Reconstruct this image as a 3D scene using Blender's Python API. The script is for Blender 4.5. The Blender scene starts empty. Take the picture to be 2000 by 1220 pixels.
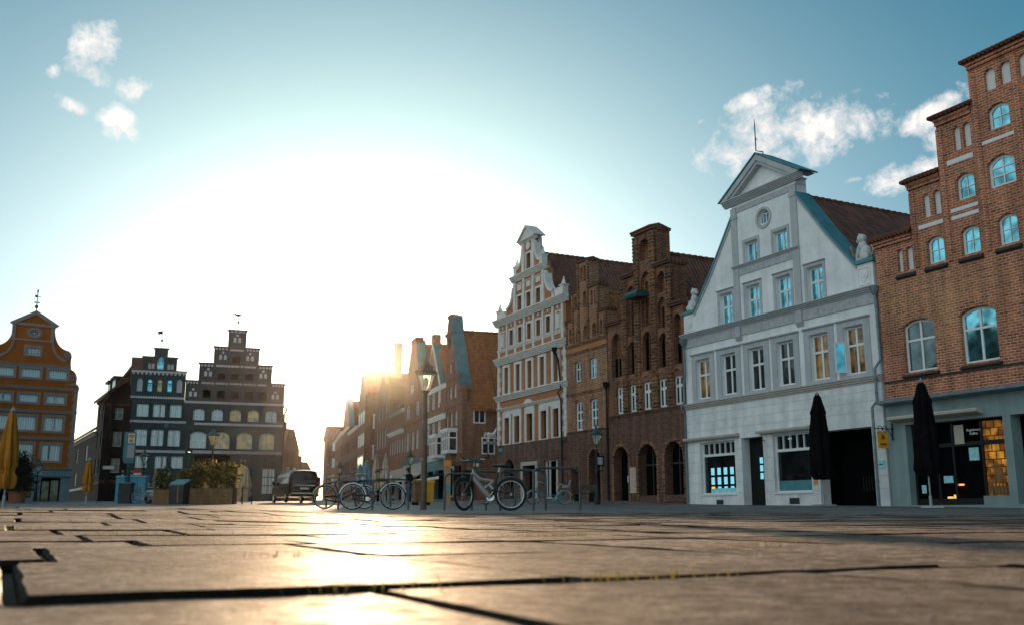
import bpy, bmesh, math, random
from mathutils import Vector, Matrix
from mathutils.geometry import tessellate_polygon
R=random.Random(7)
PI=math.pi
sc=bpy.context.scene
C=sc.collection
rad=math.radians
# ---------------------------------------------------------------- camera model (lens 34.6 mm, pitched up, almost on the ground)
FPX=1920.0; PITCH=math.atan(393/1920.0); K=FPX/math.cos(PITCH)
def at(px,d):            # plan position seen in column px (at eye level) at forward distance d
    return ((px-1000.0)/K*d, d)
# ---------------------------------------------------------------- ground height
TAB=[(-60,-.15),(-10,-.10),(0,-.08),(6,-.05),(13,.0),(20,.06),(27,.115),(33,.2),(38,.3),(49,.46),(60,.66),(75,.93),(110,1.4),(160,2.1),(300,4.2),(700,9)]
def sst(a,b,x):
    t=max(0.,min(1.,(x-a)/(b-a))); return t*t*(3-2*t)
def gz(x,y):
    for i in range(len(TAB)-1):
        if y<=TAB[i+1][0]: break
    (a,za),(b,zb)=TAB[i],TAB[i+1]
    p0=TAB[i-1] if i>0 else TAB[i]; p3=TAB[i+2] if i+2<len(TAB) else TAB[i+1]
    ma=(zb-p0[1])/(b-p0[0]); mb=(p3[1]-za)/(p3[0]-a)
    t=max(0,min(1,(y-a)/(b-a))); h=b-a
    z=(2*t**3-3*t*t+1)*za+(t**3-2*t*t+t)*h*ma+(-2*t**3+3*t*t)*zb+(t**3-t*t)*h*mb
    z+=.25*sst(45,62,y)*sst(-6,2,x)
    z+=.085*math.exp(-((y-7.5)/3.6)**2)*sst(.5,2.6,-x)
    return z
# ---------------------------------------------------------------- node helpers
MATS={}
class N:
    def __init__(s,nt): s.nt=nt
    def n(s,t,**kw):
        nd=s.nt.nodes.new(t)
        for k,v in kw.items():
            if k.startswith('i_'):
                key=k[2:]; key=int(key) if key.isdigit() else key.replace('_',' ')
                inp=nd.inputs[key]
                if hasattr(v,'is_output'): s.nt.links.new(v,inp)
                else: inp.default_value=v
            else: setattr(nd,k,v)
        return nd
    def math(s,op,a,b=0.,c=None):
        nd=s.nt.nodes.new('ShaderNodeMath'); nd.operation=op
        for i,v in enumerate((a,b) if c is None else (a,b,c)):
            if hasattr(v,'is_output'): s.nt.links.new(v,nd.inputs[i])
            else: nd.inputs[i].default_value=v
        return nd.outputs[0]
    def mix(s,f,a,b,mode='MIX'):
        nd=s.nt.nodes.new('ShaderNodeMix'); nd.data_type='RGBA'; nd.blend_type=mode
        for i,v in ((0,f),(6,a),(7,b)):
            if hasattr(v,'is_output'): s.nt.links.new(v,nd.inputs[i])
            else: nd.inputs[i].default_value=(v if i==0 else (tuple(v)+(1,))[:4])
        return nd.outputs[2]
    def ramp(s,f,stops):
        nd=s.nt.nodes.new('ShaderNodeValToRGB'); cr=nd.color_ramp
        while len(cr.elements)<len(stops): cr.elements.new(.5)
        for e,(p,c) in zip(cr.elements,stops):
            e.position=p; e.color=(c,c,c,1) if isinstance(c,(int,float)) else tuple(c)+(1,)
        s.nt.links.new(f,nd.inputs[0]); return nd.outputs[0]
    def link(s,a,b): s.nt.links.new(a,b)
def newmat(name,rough=.7,metal=0.,spec=.4):
    m=bpy.data.materials.new(name); m.use_nodes=True; nt=m.node_tree; n=N(nt)
    b=nt.nodes['Principled BSDF']; b.inputs['Roughness'].default_value=rough; b.inputs['Metallic'].default_value=metal
    b.inputs['Specular IOR Level'].default_value=spec
    MATS[name]=m; return m,n,b
def coords(n):
    tc=n.n('ShaderNodeTexCoord'); sp=n.n('ShaderNodeSeparateXYZ',i_0=tc.outputs['Object']); return tc.outputs['Object'],sp
def plain(name,col,rough=.7,metal=0.,var=.18,scale=3.,bump=.0,bscale=40.,spec=.4):
    """painted / plastered / metal surface with uneven tone, faint grime and relief"""
    m,n,b=newmat(name,rough,metal,spec); co,sp=coords(n)
    nz=n.n('ShaderNodeTexNoise',i_Vector=co,i_Scale=scale,i_Detail=6.,i_Roughness=.65)
    mp=n.n('ShaderNodeMapping',i_0=co); mp.inputs['Scale'].default_value=(4,4,.35)
    st=n.n('ShaderNodeTexNoise',i_Vector=mp.outputs[0],i_Scale=scale*.7,i_Detail=4.)
    f=n.math('ADD',n.math('MULTIPLY',nz.outputs[0],.6),n.math('MULTIPLY',st.outputs[0],.4))
    dark=tuple(c*(1-var*1.6) for c in col); lite=tuple(min(1,c*(1+var*.7)) for c in col)
    c=n.ramp(f,[(.3,dark),(.62,lite)]); n.link(c,b.inputs['Base Color'])
    rr=n.ramp(nz.outputs[0],[(.3,min(1,rough*1.12)),(.7,rough*.85)]); n.link(rr,b.inputs['Roughness'])
    if bump:
        bn=n.n('ShaderNodeTexNoise',i_Vector=co,i_Scale=bscale,i_Detail=5.)
        bp=n.n('ShaderNodeBump',i_Strength=bump,i_Distance=.02,i_Height=bn.outputs[0]); n.link(bp.outputs[0],b.inputs['Normal'])
    return m
def brick(name,c1,c2,mortar,bw=.27,bh=.09,ms=.011,alt=None,altscale=.35,rough=.82,dark=.5,glaze=None):
    m,n,b=newmat(name,rough); co,sp=coords(n)
    u=n.math('ADD',sp.outputs[0],sp.outputs[1]); cb=n.n('ShaderNodeCombineXYZ',i_0=u,i_1=sp.outputs[2])
    bt=n.n('ShaderNodeTexBrick',i_Vector=cb.outputs[0],i_Scale=1.,i_Mortar_Size=ms,i_Mortar_Smooth=.25,i_Brick_Width=bw,i_Row_Height=bh)
    bt.inputs['Bias'].default_value=0.
    big=n.n('ShaderNodeTexNoise',i_Vector=co,i_Scale=altscale,i_Detail=3.)
    fine=n.n('ShaderNodeTexNoise',i_Vector=co,i_Scale=9.,i_Detail=6.)
    if alt:
        zc=n.math('DIVIDE',n.math('SUBTRACT',sp.outputs[2],7.4),1.5); zc=n.math('EXPONENT',n.math('MULTIPLY',n.math('MULTIPLY',zc,zc),-1.))
        k=n.ramp(n.math('ADD',n.math('MULTIPLY_ADD',big.outputs[0],.8,-.03),n.math('MULTIPLY',zc,.24)),[(.44,0.),(.60,1.)])
        n.link(n.mix(k,c1,alt[0]),bt.inputs['Color1']); n.link(n.mix(k,c2,alt[1]),bt.inputs['Color2'])
    else:
        bt.inputs['Color1'].default_value=c1+(1,); bt.inputs['Color2'].default_value=c2+(1,)
    bt.inputs['Mortar'].default_value=mortar+(1,)
    # odd burnt bricks
    fl=n.n('ShaderNodeTexWhiteNoise',noise_dimensions='2D'); 
    row=n.math('FLOOR',n.math('DIVIDE',sp.outputs[2],bh)); col=n.math('FLOOR',n.math('DIVIDE',n.math('ADD',u,n.math('MULTIPLY',row,bw*.5)),bw))
    cc=n.n('ShaderNodeCombineXYZ',i_0=col,i_1=row); n.link(cc.outputs[0],fl.inputs['Vector'])
    k2=n.ramp(fl.outputs[0],[(0.,dark),(.28,1.),(.75,1.),(1.,1.25)])
    nm=n.math('SUBTRACT',1.,bt.outputs['Fac'])
    t=n.mix(nm,(1,1,1),k2); c=n.mix(1.,bt.outputs['Color'],t,'MULTIPLY')
    g=n.ramp(fine.outputs[0],[(.3,.72),(.65,1.1)]); c=n.mix(1.,c,g,'MULTIPLY')
    mp=n.n('ShaderNodeMapping',i_0=co); mp.inputs['Scale'].default_value=(2.2,2.2,.22)
    st=n.n('ShaderNodeTexNoise',i_Vector=mp.outputs[0],i_Scale=1.1,i_Detail=5.)
    c=n.mix(1.,c,n.ramp(st.outputs[0],[(.33,.62),(.6,1.05)]),'MULTIPLY')
    n.link(c,b.inputs['Base Color'])
    h=n.math('ADD',n.math('MULTIPLY',nm,1.),n.math('MULTIPLY',fine.outputs[0],.35))
    bp=n.n('ShaderNodeBump',i_Strength=.7,i_Distance=.015,i_Height=h); n.link(bp.outputs[0],b.inputs['Normal'])
    if glaze: b.inputs['Roughness'].default_value=glaze
    return m
def tiles(name,c1,c2,along='y',tw=.24,th=.3):
    """pantiles: rolls run down the slope, courses step with height"""
    m,n,b=newmat(name,.75); co,sp=coords(n)
    a=sp.outputs[1 if along=='y' else 0]; z=sp.outputs[2]
    roll=n.math('SINE',n.math('MULTIPLY',a,2*PI/tw))
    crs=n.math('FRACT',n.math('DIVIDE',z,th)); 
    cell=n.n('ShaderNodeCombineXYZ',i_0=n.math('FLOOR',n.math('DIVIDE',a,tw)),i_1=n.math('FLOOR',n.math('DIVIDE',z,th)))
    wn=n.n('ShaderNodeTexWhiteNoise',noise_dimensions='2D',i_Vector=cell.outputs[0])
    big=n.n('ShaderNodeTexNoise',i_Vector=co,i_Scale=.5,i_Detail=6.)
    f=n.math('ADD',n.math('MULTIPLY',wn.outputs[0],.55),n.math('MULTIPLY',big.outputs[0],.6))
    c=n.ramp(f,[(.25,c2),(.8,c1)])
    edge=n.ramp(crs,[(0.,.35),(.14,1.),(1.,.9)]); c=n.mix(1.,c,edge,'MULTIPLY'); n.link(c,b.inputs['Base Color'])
    h=n.math('ADD',n.math('MULTIPLY',roll,.5),n.math('MULTIPLY',n.math('SUBTRACT',1.,crs),1.2))
    bp=n.n('ShaderNodeBump',i_Strength=1.,i_Distance=.045,i_Height=h); n.link(bp.outputs[0],b.inputs['Normal'])
    return m
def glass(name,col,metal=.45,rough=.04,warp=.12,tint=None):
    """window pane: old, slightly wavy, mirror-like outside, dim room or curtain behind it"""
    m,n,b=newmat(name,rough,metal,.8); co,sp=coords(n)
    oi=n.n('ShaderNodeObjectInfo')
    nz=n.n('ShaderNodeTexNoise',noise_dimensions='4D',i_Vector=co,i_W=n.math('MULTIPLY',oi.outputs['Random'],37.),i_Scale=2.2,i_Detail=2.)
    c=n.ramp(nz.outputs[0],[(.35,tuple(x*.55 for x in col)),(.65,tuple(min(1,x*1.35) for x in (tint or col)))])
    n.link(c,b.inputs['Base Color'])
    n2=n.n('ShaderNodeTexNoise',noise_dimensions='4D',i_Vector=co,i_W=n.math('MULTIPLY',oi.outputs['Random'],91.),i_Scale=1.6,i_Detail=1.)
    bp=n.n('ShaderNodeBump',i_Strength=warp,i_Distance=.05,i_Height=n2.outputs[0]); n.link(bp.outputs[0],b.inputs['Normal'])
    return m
def emit(name,col,st):
    m,n,b=newmat(name,.5); b.inputs['Base Color'].default_value=col+(1,); b.inputs['Emission Color'].default_value=col+(1,); b.inputs['Emission Strength'].default_value=st; return m
# ---------------------------------------------------------------- mesh accumulator
class G:
    def __init__(s): s.v=[]; s.f=[]
    def add(s,v,f):
        o=len(s.v); s.v+=[tuple(p) for p in v]; s.f+=[tuple(i+o for i in q) for q in f]; return s
    def box(s,x0,x1,y0,y1,z0,z1):
        v=[(x0,y0,z0),(x1,y0,z0),(x1,y1,z0),(x0,y1,z0),(x0,y0,z1),(x1,y0,z1),(x1,y1,z1),(x0,y1,z1)]
        return s.add(v,[(0,3,2,1),(4,5,6,7),(0,1,5,4),(1,2,6,5),(2,3,7,6),(3,0,4,7)])
    def plate(s,outline,holes,y0,y1):
        loops=[outline]+list(holes)
        tri=tessellate_polygon([[Vector((p[0],p[1],0)) for p in l] for l in loops])
        flat=[p for l in loops for p in l]; n=len(flat)
        v=[(p[0],y0,p[1]) for p in flat]+[(p[0],y1,p[1]) for p in flat]
        f=[tuple(t) for t in tri]+[tuple(i+n for i in reversed(t)) for t in tri]
        o=0
        for l in loops:
            k=len(l)
            for i in range(k):
                a=o+i; b=o+(i+1)%k; f.append((a,b,b+n,a+n))
            o+=k
        return s.add(v,f)
    def prism(s,pts,y0,y1): return s.plate(pts,[],y0,y1)
    def prof(s,pts,x0,x1):          # profile in (y,z) run along x
        k=len(pts); v=[(x0,p[0],p[1]) for p in pts]+[(x1,p[0],p[1]) for p in pts]
        return s.add(v,[tuple(range(k)),tuple(range(2*k-1,k-1,-1))]+[(i,(i+1)%k,(i+1)%k+k,i+k) for i in range(k)])
    def tube(s,path,r,n=8,closed=False,cap=True):
        path=[Vector(p) for p in path]; m=len(path); rs=r if isinstance(r,(list,tuple)) else [r]*m
        prev=None; rings=[]
        for i in range(m):
            if closed: t=(path[(i+1)%m]-path[i-1])
            else: t=path[min(i+1,m-1)]-path[max(i-1,0)]
            t=t.normalized() if t.length>1e-9 else Vector((0,0,1))
            if prev is None:
                ref=Vector((0,0,1)) if abs(t.z)<.9 else Vector((0,1,0)); a=t.cross(ref).normalized()
            else:
                a=(prev-t*prev.dot(t)); a=a.normalized() if a.length>1e-6 else t.orthogonal().normalized()
            prev=a; b=t.cross(a)
            rings.append([path[i]+(a*math.cos(2*PI*k/n)+b*math.sin(2*PI*k/n))*rs[i] for k in range(n)])
        v=[p for rg in rings for p in rg]; f=[]
        for i in range(m if closed else m-1):
            j=(i+1)%m
            for k in range(n): f.append((i*n+k,i*n+(k+1)%n,j*n+(k+1)%n,j*n+k))
        if cap and not closed: f+= [tuple(range(n-1,-1,-1)),tuple(range((m-1)*n,m*n))]
        return s.add(v,f)
    def lathe(s,cx,cy,pr,n=12,fn=None):
        v=[];f=[]
        for r,z in pr:
            for k in range(n):
                a=2*PI*k/n; q=r*(fn(a,z) if fn else 1); v.append((cx+q*math.cos(a),cy+q*math.sin(a),z))
        m=len(pr)
        for i in range(m-1):
            for k in range(n): f.append((i*n+k,i*n+(k+1)%n,(i+1)*n+(k+1)%n,(i+1)*n+k))
        f+=[tuple(range(n-1,-1,-1)),tuple(range((m-1)*n,m*n))]
        return s.add(v,f)
    def ball(s,c,r,n=10,m=7):
        r=r if isinstance(r,(tuple,list)) else (r,r,r); v=[];f=[]
        for i in range(1,m):
            t=PI*i/m
            for k in range(n): v.append((c[0]+r[0]*math.sin(t)*math.cos(2*PI*k/n),c[1]+r[1]*math.sin(t)*math.sin(2*PI*k/n),c[2]-r[2]*math.cos(t)))
        v+=[(c[0],c[1],c[2]-r[2]),(c[0],c[1],c[2]+r[2])]; b=len(v)-2
        for i in range(m-2):
            for k in range(n): f.append((i*n+k,i*n+(k+1)%n,(i+1)*n+(k+1)%n,(i+1)*n+k))
        for k in range(n): f.append((b,(k+1)%n,k)); f.append((b+1,(m-2)*n+k,(m-2)*n+(k+1)%n))
        return s.add(v,f)
    def pieces(s,tol=.09):
        n=len(s.v); pa=list(range(n))
        def fd(i):
            while pa[i]!=i: pa[i]=pa[pa[i]]; i=pa[i]
            return i
        for f in s.f:
            r=fd(f[0])
            for i in f[1:]: pa[fd(i)]=r
        isl={}
        for i in range(n): isl.setdefault(fd(i),[]).append(i)
        keys=list(isl); bb=[]
        for k in keys:
            p=[s.v[i] for i in isl[k]]; bb.append([min(q[a] for q in p)-tol/2 for a in range(3)]+[max(q[a] for q in p)+tol/2 for a in range(3)])
        m=len(keys); pb=list(range(m))
        def fe(i):
            while pb[i]!=i: pb[i]=pb[pb[i]]; i=pb[i]
            return i
        for i in range(m):
            for j in range(i):
                a,b=bb[i],bb[j]
                if all(a[k]<=b[k+3] and b[k]<=a[k+3] for k in range(3)): pb[fe(i)]=fe(j)
        if len({fe(i) for i in range(m)})==1: return [s]
        own={}; ki={k:i for i,k in enumerate(keys)}; out={}
        for i in range(n): own[i]=fe(ki[fd(i)])
        mp={}
        for i in range(n):
            g=out.setdefault(own[i],G()); mp[i]=len(g.v); g.v.append(s.v[i])
        for f in s.f: out[own[f[0]]].f.append(tuple(mp[i] for i in f))
        return list(out.values())
    def sub(s,g,M):
        return s.add([M@Vector(p) for p in g.v],g.f)
    def mesh(s,name,mat,smooth=0,dz=0.,recalc=True):
        me=bpy.data.meshes.new(name); me.from_pydata([(p[0],p[1],p[2]-dz) for p in s.v],[],s.f)
        if recalc:
            bm=bmesh.new(); bm.from_mesh(me); bmesh.ops.recalc_face_normals(bm,faces=bm.faces); bm.to_mesh(me); bm.free()
        if mat: me.materials.append(MATS[mat] if isinstance(mat,str) else mat)
        if smooth:
            me.shade_smooth(); me.set_sharp_from_angle(angle=rad(smooth))
        return me
    def build(s,name,mat,parent=None,smooth=0,dz=0.,loc=None,recalc=True):
        o=bpy.data.objects.new(name,s.mesh(name,mat,smooth,dz,recalc)); C.objects.link(o)
        if parent: o.parent=parent
        if loc: o.location=loc
        return o
def tag(o,label=None,cat=None,group=None,kind=None):
    if label: o['label']=label
    if cat: o['category']=cat
    if group: o['group']=group
    if kind: o['kind']=kind
    return o
def thing(name,label,cat,loc=(0,0,0),rz=0.,group=None):
    o=bpy.data.objects.new(name,None); C.objects.link(o); o.empty_display_size=.3
    o.location=loc; o.rotation_euler=(0,0,rz); return tag(o,label,cat,group)
def kids(o): return [c for c in bpy.data.objects if c.parent==o]
def dup(o,loc=None,rz=None,label=None,parent=None):
    c=o.copy(); C.objects.link(c); c.parent=parent
    if loc is not None: c.location=loc
    if rz is not None: c.rotation_euler=(0,0,rz)
    if label: c['label']=label
    for k in kids(o): dup(k,parent=c)
    return c
# ---------------------------------------------------------------- shapes
def shape(x0,x1,z0,z1,kind='rect',rise=.2,n=8):
    if kind=='rect': return [(x0,z0),(x1,z0),(x1,z1),(x0,z1)]
    w=x1-x0; c=(x0+x1)/2
    if kind=='seg':
        rise=min(rise,w/2-1e-3); r=(w*w/4+rise*rise)/(2*rise); cz=z1-r; a=math.asin(min(1,w/2/r))
        return [(x0,z0),(x1,z0)]+[(c+r*math.sin(a-2*a*i/n),cz+r*math.cos(a-2*a*i/n)) for i in range(n+1)]
    if kind=='round': return shape(x0,x1,z0,z1,'seg',w/2-1e-3,n+2)
    if kind=='point':
        h=w*.5*1.25; zs=z1-h; r=(w*w/4+h*h)/w; pts=[]
        a1=math.asin(h/r)
        for i in range(n+1): pts.append((x1-r+r*math.cos(a1*i/n),zs+r*math.sin(a1*i/n)))
        for i in range(n-1,-1,-1): pts.append((x0+r-r*math.cos(a1*i/n),zs+r*math.sin(a1*i/n)))
        return [(x0,z0),(x1,z0)]+pts
    if kind=='oval':
        cz=(z0+z1)/2; return [(c+w/2*math.cos(2*PI*i/20),cz+(z1-z0)/2*math.sin(2*PI*i/20)) for i in range(20)]
def clip(poly,x0,x1,z0,z1):
    for ax,lim,sg in ((0,x0,1),(0,x1,-1),(1,z0,1),(1,z1,-1)):
        out=[]
        for i in range(len(poly)):
            p,q=poly[i],poly[(i+1)%len(poly)]; ip=(p[ax]-lim)*sg>=-1e-9; iq=(q[ax]-lim)*sg>=-1e-9
            if ip: out.append(p)
            if ip!=iq:
                t=(lim-p[ax])/(q[ax]-p[ax]); out.append((p[0]+(q[0]-p[0])*t,p[1]+(q[1]-p[1])*t))
        poly=out
        if not poly: return []
    cl=[]
    for p in poly:
        if not cl or math.hypot(p[0]-cl[-1][0],p[1]-cl[-1][1])>2e-3: cl.append(p)
    if len(cl)>2 and math.hypot(cl[0][0]-cl[-1][0],cl[0][1]-cl[-1][1])<2e-3: cl.pop()
    return cl
def area(p): return abs(sum(p[i][0]*p[(i+1)%len(p)][1]-p[(i+1)%len(p)][0]*p[i][1] for i in range(len(p))))/2
WC={}
def win_meshes(w,h,kind,rise,rows,fw,mw,fmat,gmat):
    key=(round(w,3),round(h,3),kind,round(rise,3),tuple(rows),fw,mw,fmat,gmat)
    if key in WC: return WC[key]
    out=shape(-w/2,w/2,0,h,kind,rise); inn=shape(-w/2+fw,w/2-fw,fw,h-fw,kind,max(.02,rise-fw*.3))
    holes=[]; z=fw; tot=h-2*fw
    for fr,nc in rows:
        z2=z+fr*tot; cw=(w-2*fw)/nc
        for i in range(nc):
            p=clip(inn,-w/2+fw+i*cw+(mw/2 if i else 0),-w/2+fw+(i+1)*cw-(mw/2 if i<nc-1 else 0),z+(mw/2 if z>fw+1e-4 else 0),z2-(mw/2 if z2<h-fw-1e-4 else 0))
            if len(p)>2 and area(p)>.004: holes.append(p)
        z=z2
    fm=G().plate(out,holes,0,.07).mesh('window',fmat)
    gm=G().plate(shape(-w/2+fw*.6,w/2-fw*.6,fw*.6,h-fw*.6,kind,max(.02,rise-fw*.2)),[],.03,.045).mesh('pane',gmat)
    WC[key]=(fm,gm); return WC[key]
WHOLE={'wall','joint_lines','arch_bricks','spokes','pane','shafts_and_corbels','ridge_tiles','roof','attic_opening','dark_niche_back','shop_interior','arch_recess','white_frieze','window_display','plate_writing','small_mark','void','passage_lining','gate_bars','rear_wall','gable_backing','emblem','door_glass','window_glass','opening_backing','windows','shopfront_frame'}
# ---------------------------------------------------------------- house in its own frame: x along the front, y into the house, z up
class House:
    def __init__(s,name,label,A,B,cat='house',zb=None,group=None):
        s.A=A;s.B=B; dx,dy=B[0]-A[0],B[1]-A[1]; s.w=math.hypot(dx,dy); s.ang=math.atan2(dy,dx)
        s.zb=gz(*A) if zb is None else zb
        s.e=thing(name,label,cat,(A[0],A[1],s.zb),s.ang,group); s.b=s.zb-1.2
    def p(s,name,g,mat,parent=None,smooth=0,label=None):
        par=parent or s.e
        gs=[g] if name in WHOLE else g.pieces()
        for q in gs[1:]: s.p1(name,q,mat,parent,smooth,label)
        return s.p1(name,gs[0],mat,parent,smooth,label)
    def p1(s,name,g,mat,parent=None,smooth=0,label=None):
        par=parent or s.e
        o=g.build(name,mat,par,smooth,dz=s.zb)
        if parent: o.location=-Vector(parent.location) if parent.parent else (0,0,0)
        if label: o['label']=label
        return o
    def win(s,x0,x1,z0,z1,kind='rect',rise=.2,rows=((.64,2),(.36,2)),fw=.075,mw=.065,dep=.12,fm='white_wood',gm='pane_dark',name='window'):
        a,b=win_meshes(x1-x0-.004,z1-z0-.004,kind,rise,rows,fw,mw,fm,gm)
        o=bpy.data.objects.new(name,a); C.objects.link(o); o.parent=s.e; o.location=((x0+x1)/2,dep,z0+.002-s.zb)
        q=bpy.data.objects.new('pane',b); C.objects.link(q); q.parent=o
        return shape(x0,x1,z0,z1,kind,rise)
    def wall(s,outline,holes,mat,t=.36,y0=0.,name='wall',label=None):
        return s.p(name,G().plate(outline,holes,y0,y0+t),mat,label=label)
    def body(s,pts,mat,y0=.365,L=14.,name='wall'):
        return s.p(name,G().prism(pts,y0,L),mat)
    def roof(s,x0,x1,ze,zr,mat,y0=.3,L=14.,xr=None,t=.16,ov=.25,ridge=True):
        xr=(x0+x1)/2 if xr is None else xr
        sl=(zr-ze)/(xr-x0); sr=(zr-ze)/(x1-xr)
        pts=[(x0-ov,ze-ov*sl),(xr,zr),(x1+ov,ze-ov*sr),(x1+ov,ze-ov*sr+t*1.5),(xr,zr+t*1.5),(x0-ov,ze-ov*sl+t*1.5)]
        g=G().prism(pts,y0,L)
        o=s.p('roof',g,mat)
        if ridge:
            gr=G()
            y=y0
            while y<L:
                gr.tube([(xr,y,zr+t*1.5-.03),(xr,min(L,y+.42),zr+t*1.5)],[.11,.13],8); y+=.4
            s.p('ridge_tiles',gr,mat,parent=o)
        return o
    def cornice(s,x0,x1,z0,z1,proj,mat,name='cornice',y=0.,steps=3,parent=None,ret=True):
        g=G(); h=z1-z0
        pts=[(y+.06,z0),(y-proj*.3,z0)]
        for i in range(steps):
            f=(i+1)/steps; zz=z0+h*f*.82
            pts+=[(y-proj*(.3+.7*(i/steps)),zz-h*.06),(y-proj*(.3+.7*f),zz)]
        pts+=[(y-proj,z1),(y+.06,z1+.02)]
        g.prof(pts,x0,x1)
        return s.p(name,g,mat,parent)
    def text(s,body,size,x,z,mat,y=-.02,extr=.012,par=None,name='lettering',align='CENTER',width=None):
        o=text_obj(body,size,mat,extr,name,align,width); o.parent=s.e; o.location=(x,y,z-s.zb); o.rotation_euler=(PI/2,0,0); return o
def text_obj(body,size,mat,extr=.01,name='lettering',align='CENTER',width=None):
    cu=bpy.data.curves.new(name,'FONT'); cu.body=body; cu.size=size; cu.extrude=extr; cu.align_x=align; cu.align_y='CENTER'
    t=bpy.data.objects.new(name,cu); C.objects.link(t); bpy.context.view_layer.update()
    me=bpy.data.meshes.new_from_object(t); bpy.data.objects.remove(t); bpy.data.curves.remove(cu)
    if width:
        xs=[v.co.x for v in me.vertices]; k=width/(max(xs)-min(xs))
        for v in me.vertices: v.co.x*=k
    me.materials.clear(); me.materials.append(MATS[mat]); me.name=name
    o=bpy.data.objects.new(name,me); C.objects.link(o); return o
SKYSTR=.10; GLOW=((50,42,30),(7.4,6.3,5.2),(7.2,5.3,4.6)); BACK_FILL=(6.7,7.1,6.75); EXPO=.30; CLOUD=((9.6,8.9,8.5),(6.6,6.5,6.6))
HAZE=.000048; HAZEG=.962
# ================================================================ materials
plain('white_wood',(.72,.74,.74),.45,var=.06,scale=6)
plain('dark_wood',(.045,.035,.03),.5,var=.2)
plain('white_stucco',(.74,.755,.76),.85,var=.15,scale=.9,bump=.25,bscale=60)
plain('grey_trim',(.42,.44,.46),.8,var=.12,scale=2,bump=.2,bscale=50)
plain('frieze_grey',(.42,.43,.44),.85,var=.2,scale=5,bump=.9,bscale=11)
plain('pale_band',(.60,.55,.52),.85,var=.1)
plain('sand_trim',(.45,.40,.36),.8,var=.12,scale=2)
plain('rusticated_white',(.70,.71,.71),.85,var=.22,scale=.9,bump=.2,bscale=50)
plain('cream_stone',(.68,.645,.60),.85,var=.14,scale=1.6,bump=.3,bscale=35)
plain('terracotta_plaster',(.42,.17,.075),.9,var=.2,scale=1.3,bump=.25)
plain('orange_plaster',(.46,.115,.012),.9,var=.16,scale=.8,bump=.25)
plain('orange_trim',(.34,.27,.235),.85,var=.12,scale=2)
plain('niche_white',(.70,.69,.68),.9,var=.06)
plain('slate',(.025,.027,.03),.55,var=.25)
plain('copper_green',(.07,.22,.25),.55,var=.22,scale=1.2)
plain('zinc',(.16,.21,.24),.5,metal=.3,var=.25)
plain('teal_stone',(.22,.29,.30),.8,var=.14,scale=1.2,bump=.2)
plain('iron',(.02,.022,.024),.5,metal=.5,var=.2)
plain('lamp_green',(.03,.10,.10),.45,metal=.3,var=.2)
plain('rusty_post',(.13,.085,.055),.6,metal=.2,var=.4,scale=7,bump=.5,bscale=25)
plain('rack_steel',(.10,.11,.11),.42,metal=.75,var=.3,scale=9)
plain('rubber',(.012,.012,.012),.75,var=.2)
plain('bright_metal',(.55,.55,.54),.3,metal=1.,var=.1)
plain('black_paint',(.012,.013,.014),.35,var=.2)
plain('black_cloth',(.006,.006,.007),.95,var=.3,bump=.3,spec=.05)
plain('yellow_cloth',(.44,.155,.008),.85,var=.2,bump=.3,bscale=25)
plain('beige_cloth',(.48,.33,.22),.85,var=.15,bump=.3,bscale=25)
plain('blue_cloth',(.15,.27,.34),.85,var=.15,bump=.3,bscale=25)
plain('pole_grey',(.35,.36,.36),.4,metal=.5,var=.12)
plain('brown_frame',(.10,.05,.03),.35,metal=.2,var=.2)
plain('pale_frame',(.30,.25,.245),.3,var=.1)
plain('teal_frame',(.03,.24,.30),.3,var=.15)
plain('grey_frame',(.25,.32,.34),.3,metal=.4,var=.15)
plain('leather',(.35,.25,.12),.5,var=.3)
plain('van_paint',(.006,.006,.007),.22,var=.1,spec=.4)
plain('van_glass',(.008,.009,.01),.1,metal=.05,var=.1,spec=.8)
plain('chrome',(.6,.62,.63),.15,metal=1.,var=.05)
plain('red_lens',(.10,.008,.006),.25,var=.1)
plain('plate_white',(.75,.77,.78),.5,var=.05)
plain('planter_wood',(.26,.13,.05),.7,var=.3,scale=3,bump=.4,bscale=14)
plain('soil',(.05,.035,.025),.95,var=.3)
plain('terracotta_pot',(.36,.13,.06),.8,var=.2)
plain('yellow_plastic',(.80,.32,.005),.45,var=.12)
plain('brown_plastic',(.20,.09,.03),.5,var=.2)
plain('blue_plastic',(.05,.30,.42),.5,var=.15)
plain('bin_teal',(.06,.22,.25),.5,var=.2)
plain('sign_white',(.72,.74,.74),.5,var=.05)
plain('sign_red',(.55,.035,.02),.45,var=.08)
plain('sign_orange',(.75,.24,.03),.5,var=.1)
plain('sign_yellow',(.78,.42,.02),.5,var=.1)
plain('sign_blue',(.05,.30,.42),.5,var=.1)
plain('poster_blue',(.35,.72,.78),.5,var=.3,scale=9)
plain('poster_pink',(.55,.36,.31),.7,var=.12)
plain('gold_leaf',(.50,.17,.02),.5,metal=.1,var=.15)
plain('bark',(.08,.055,.035),.9,var=.35,scale=8,bump=.6,bscale=18)
plain('post_wood',(.42,.24,.12),.7,var=.25,scale=5,bump=.3)
plain('stone_statue',(.55,.56,.55),.85,var=.2,scale=5,bump=.4,bscale=20)
plain('skin',(.46,.27,.19),.6,var=.08)
plain('hair',(.03,.02,.015),.6,var=.2)
plain('jacket',(.012,.012,.014),.85,var=.3,bump=.3)
plain('jeans',(.035,.13,.20),.85,var=.2,bump=.3)
plain('shoe',(.03,.025,.02),.6,var=.2)
plain('curtain',(.48,.52,.55),.9,var=.15,scale=4)
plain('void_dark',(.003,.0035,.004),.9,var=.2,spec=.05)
plain('door_dark',(.008,.008,.008),.6,var=.2,spec=.2)
plain('awning_cream',(.50,.45,.38),.8,var=.1)
emit('warm_lamp',(1.,.42,.07),1.1)
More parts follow.
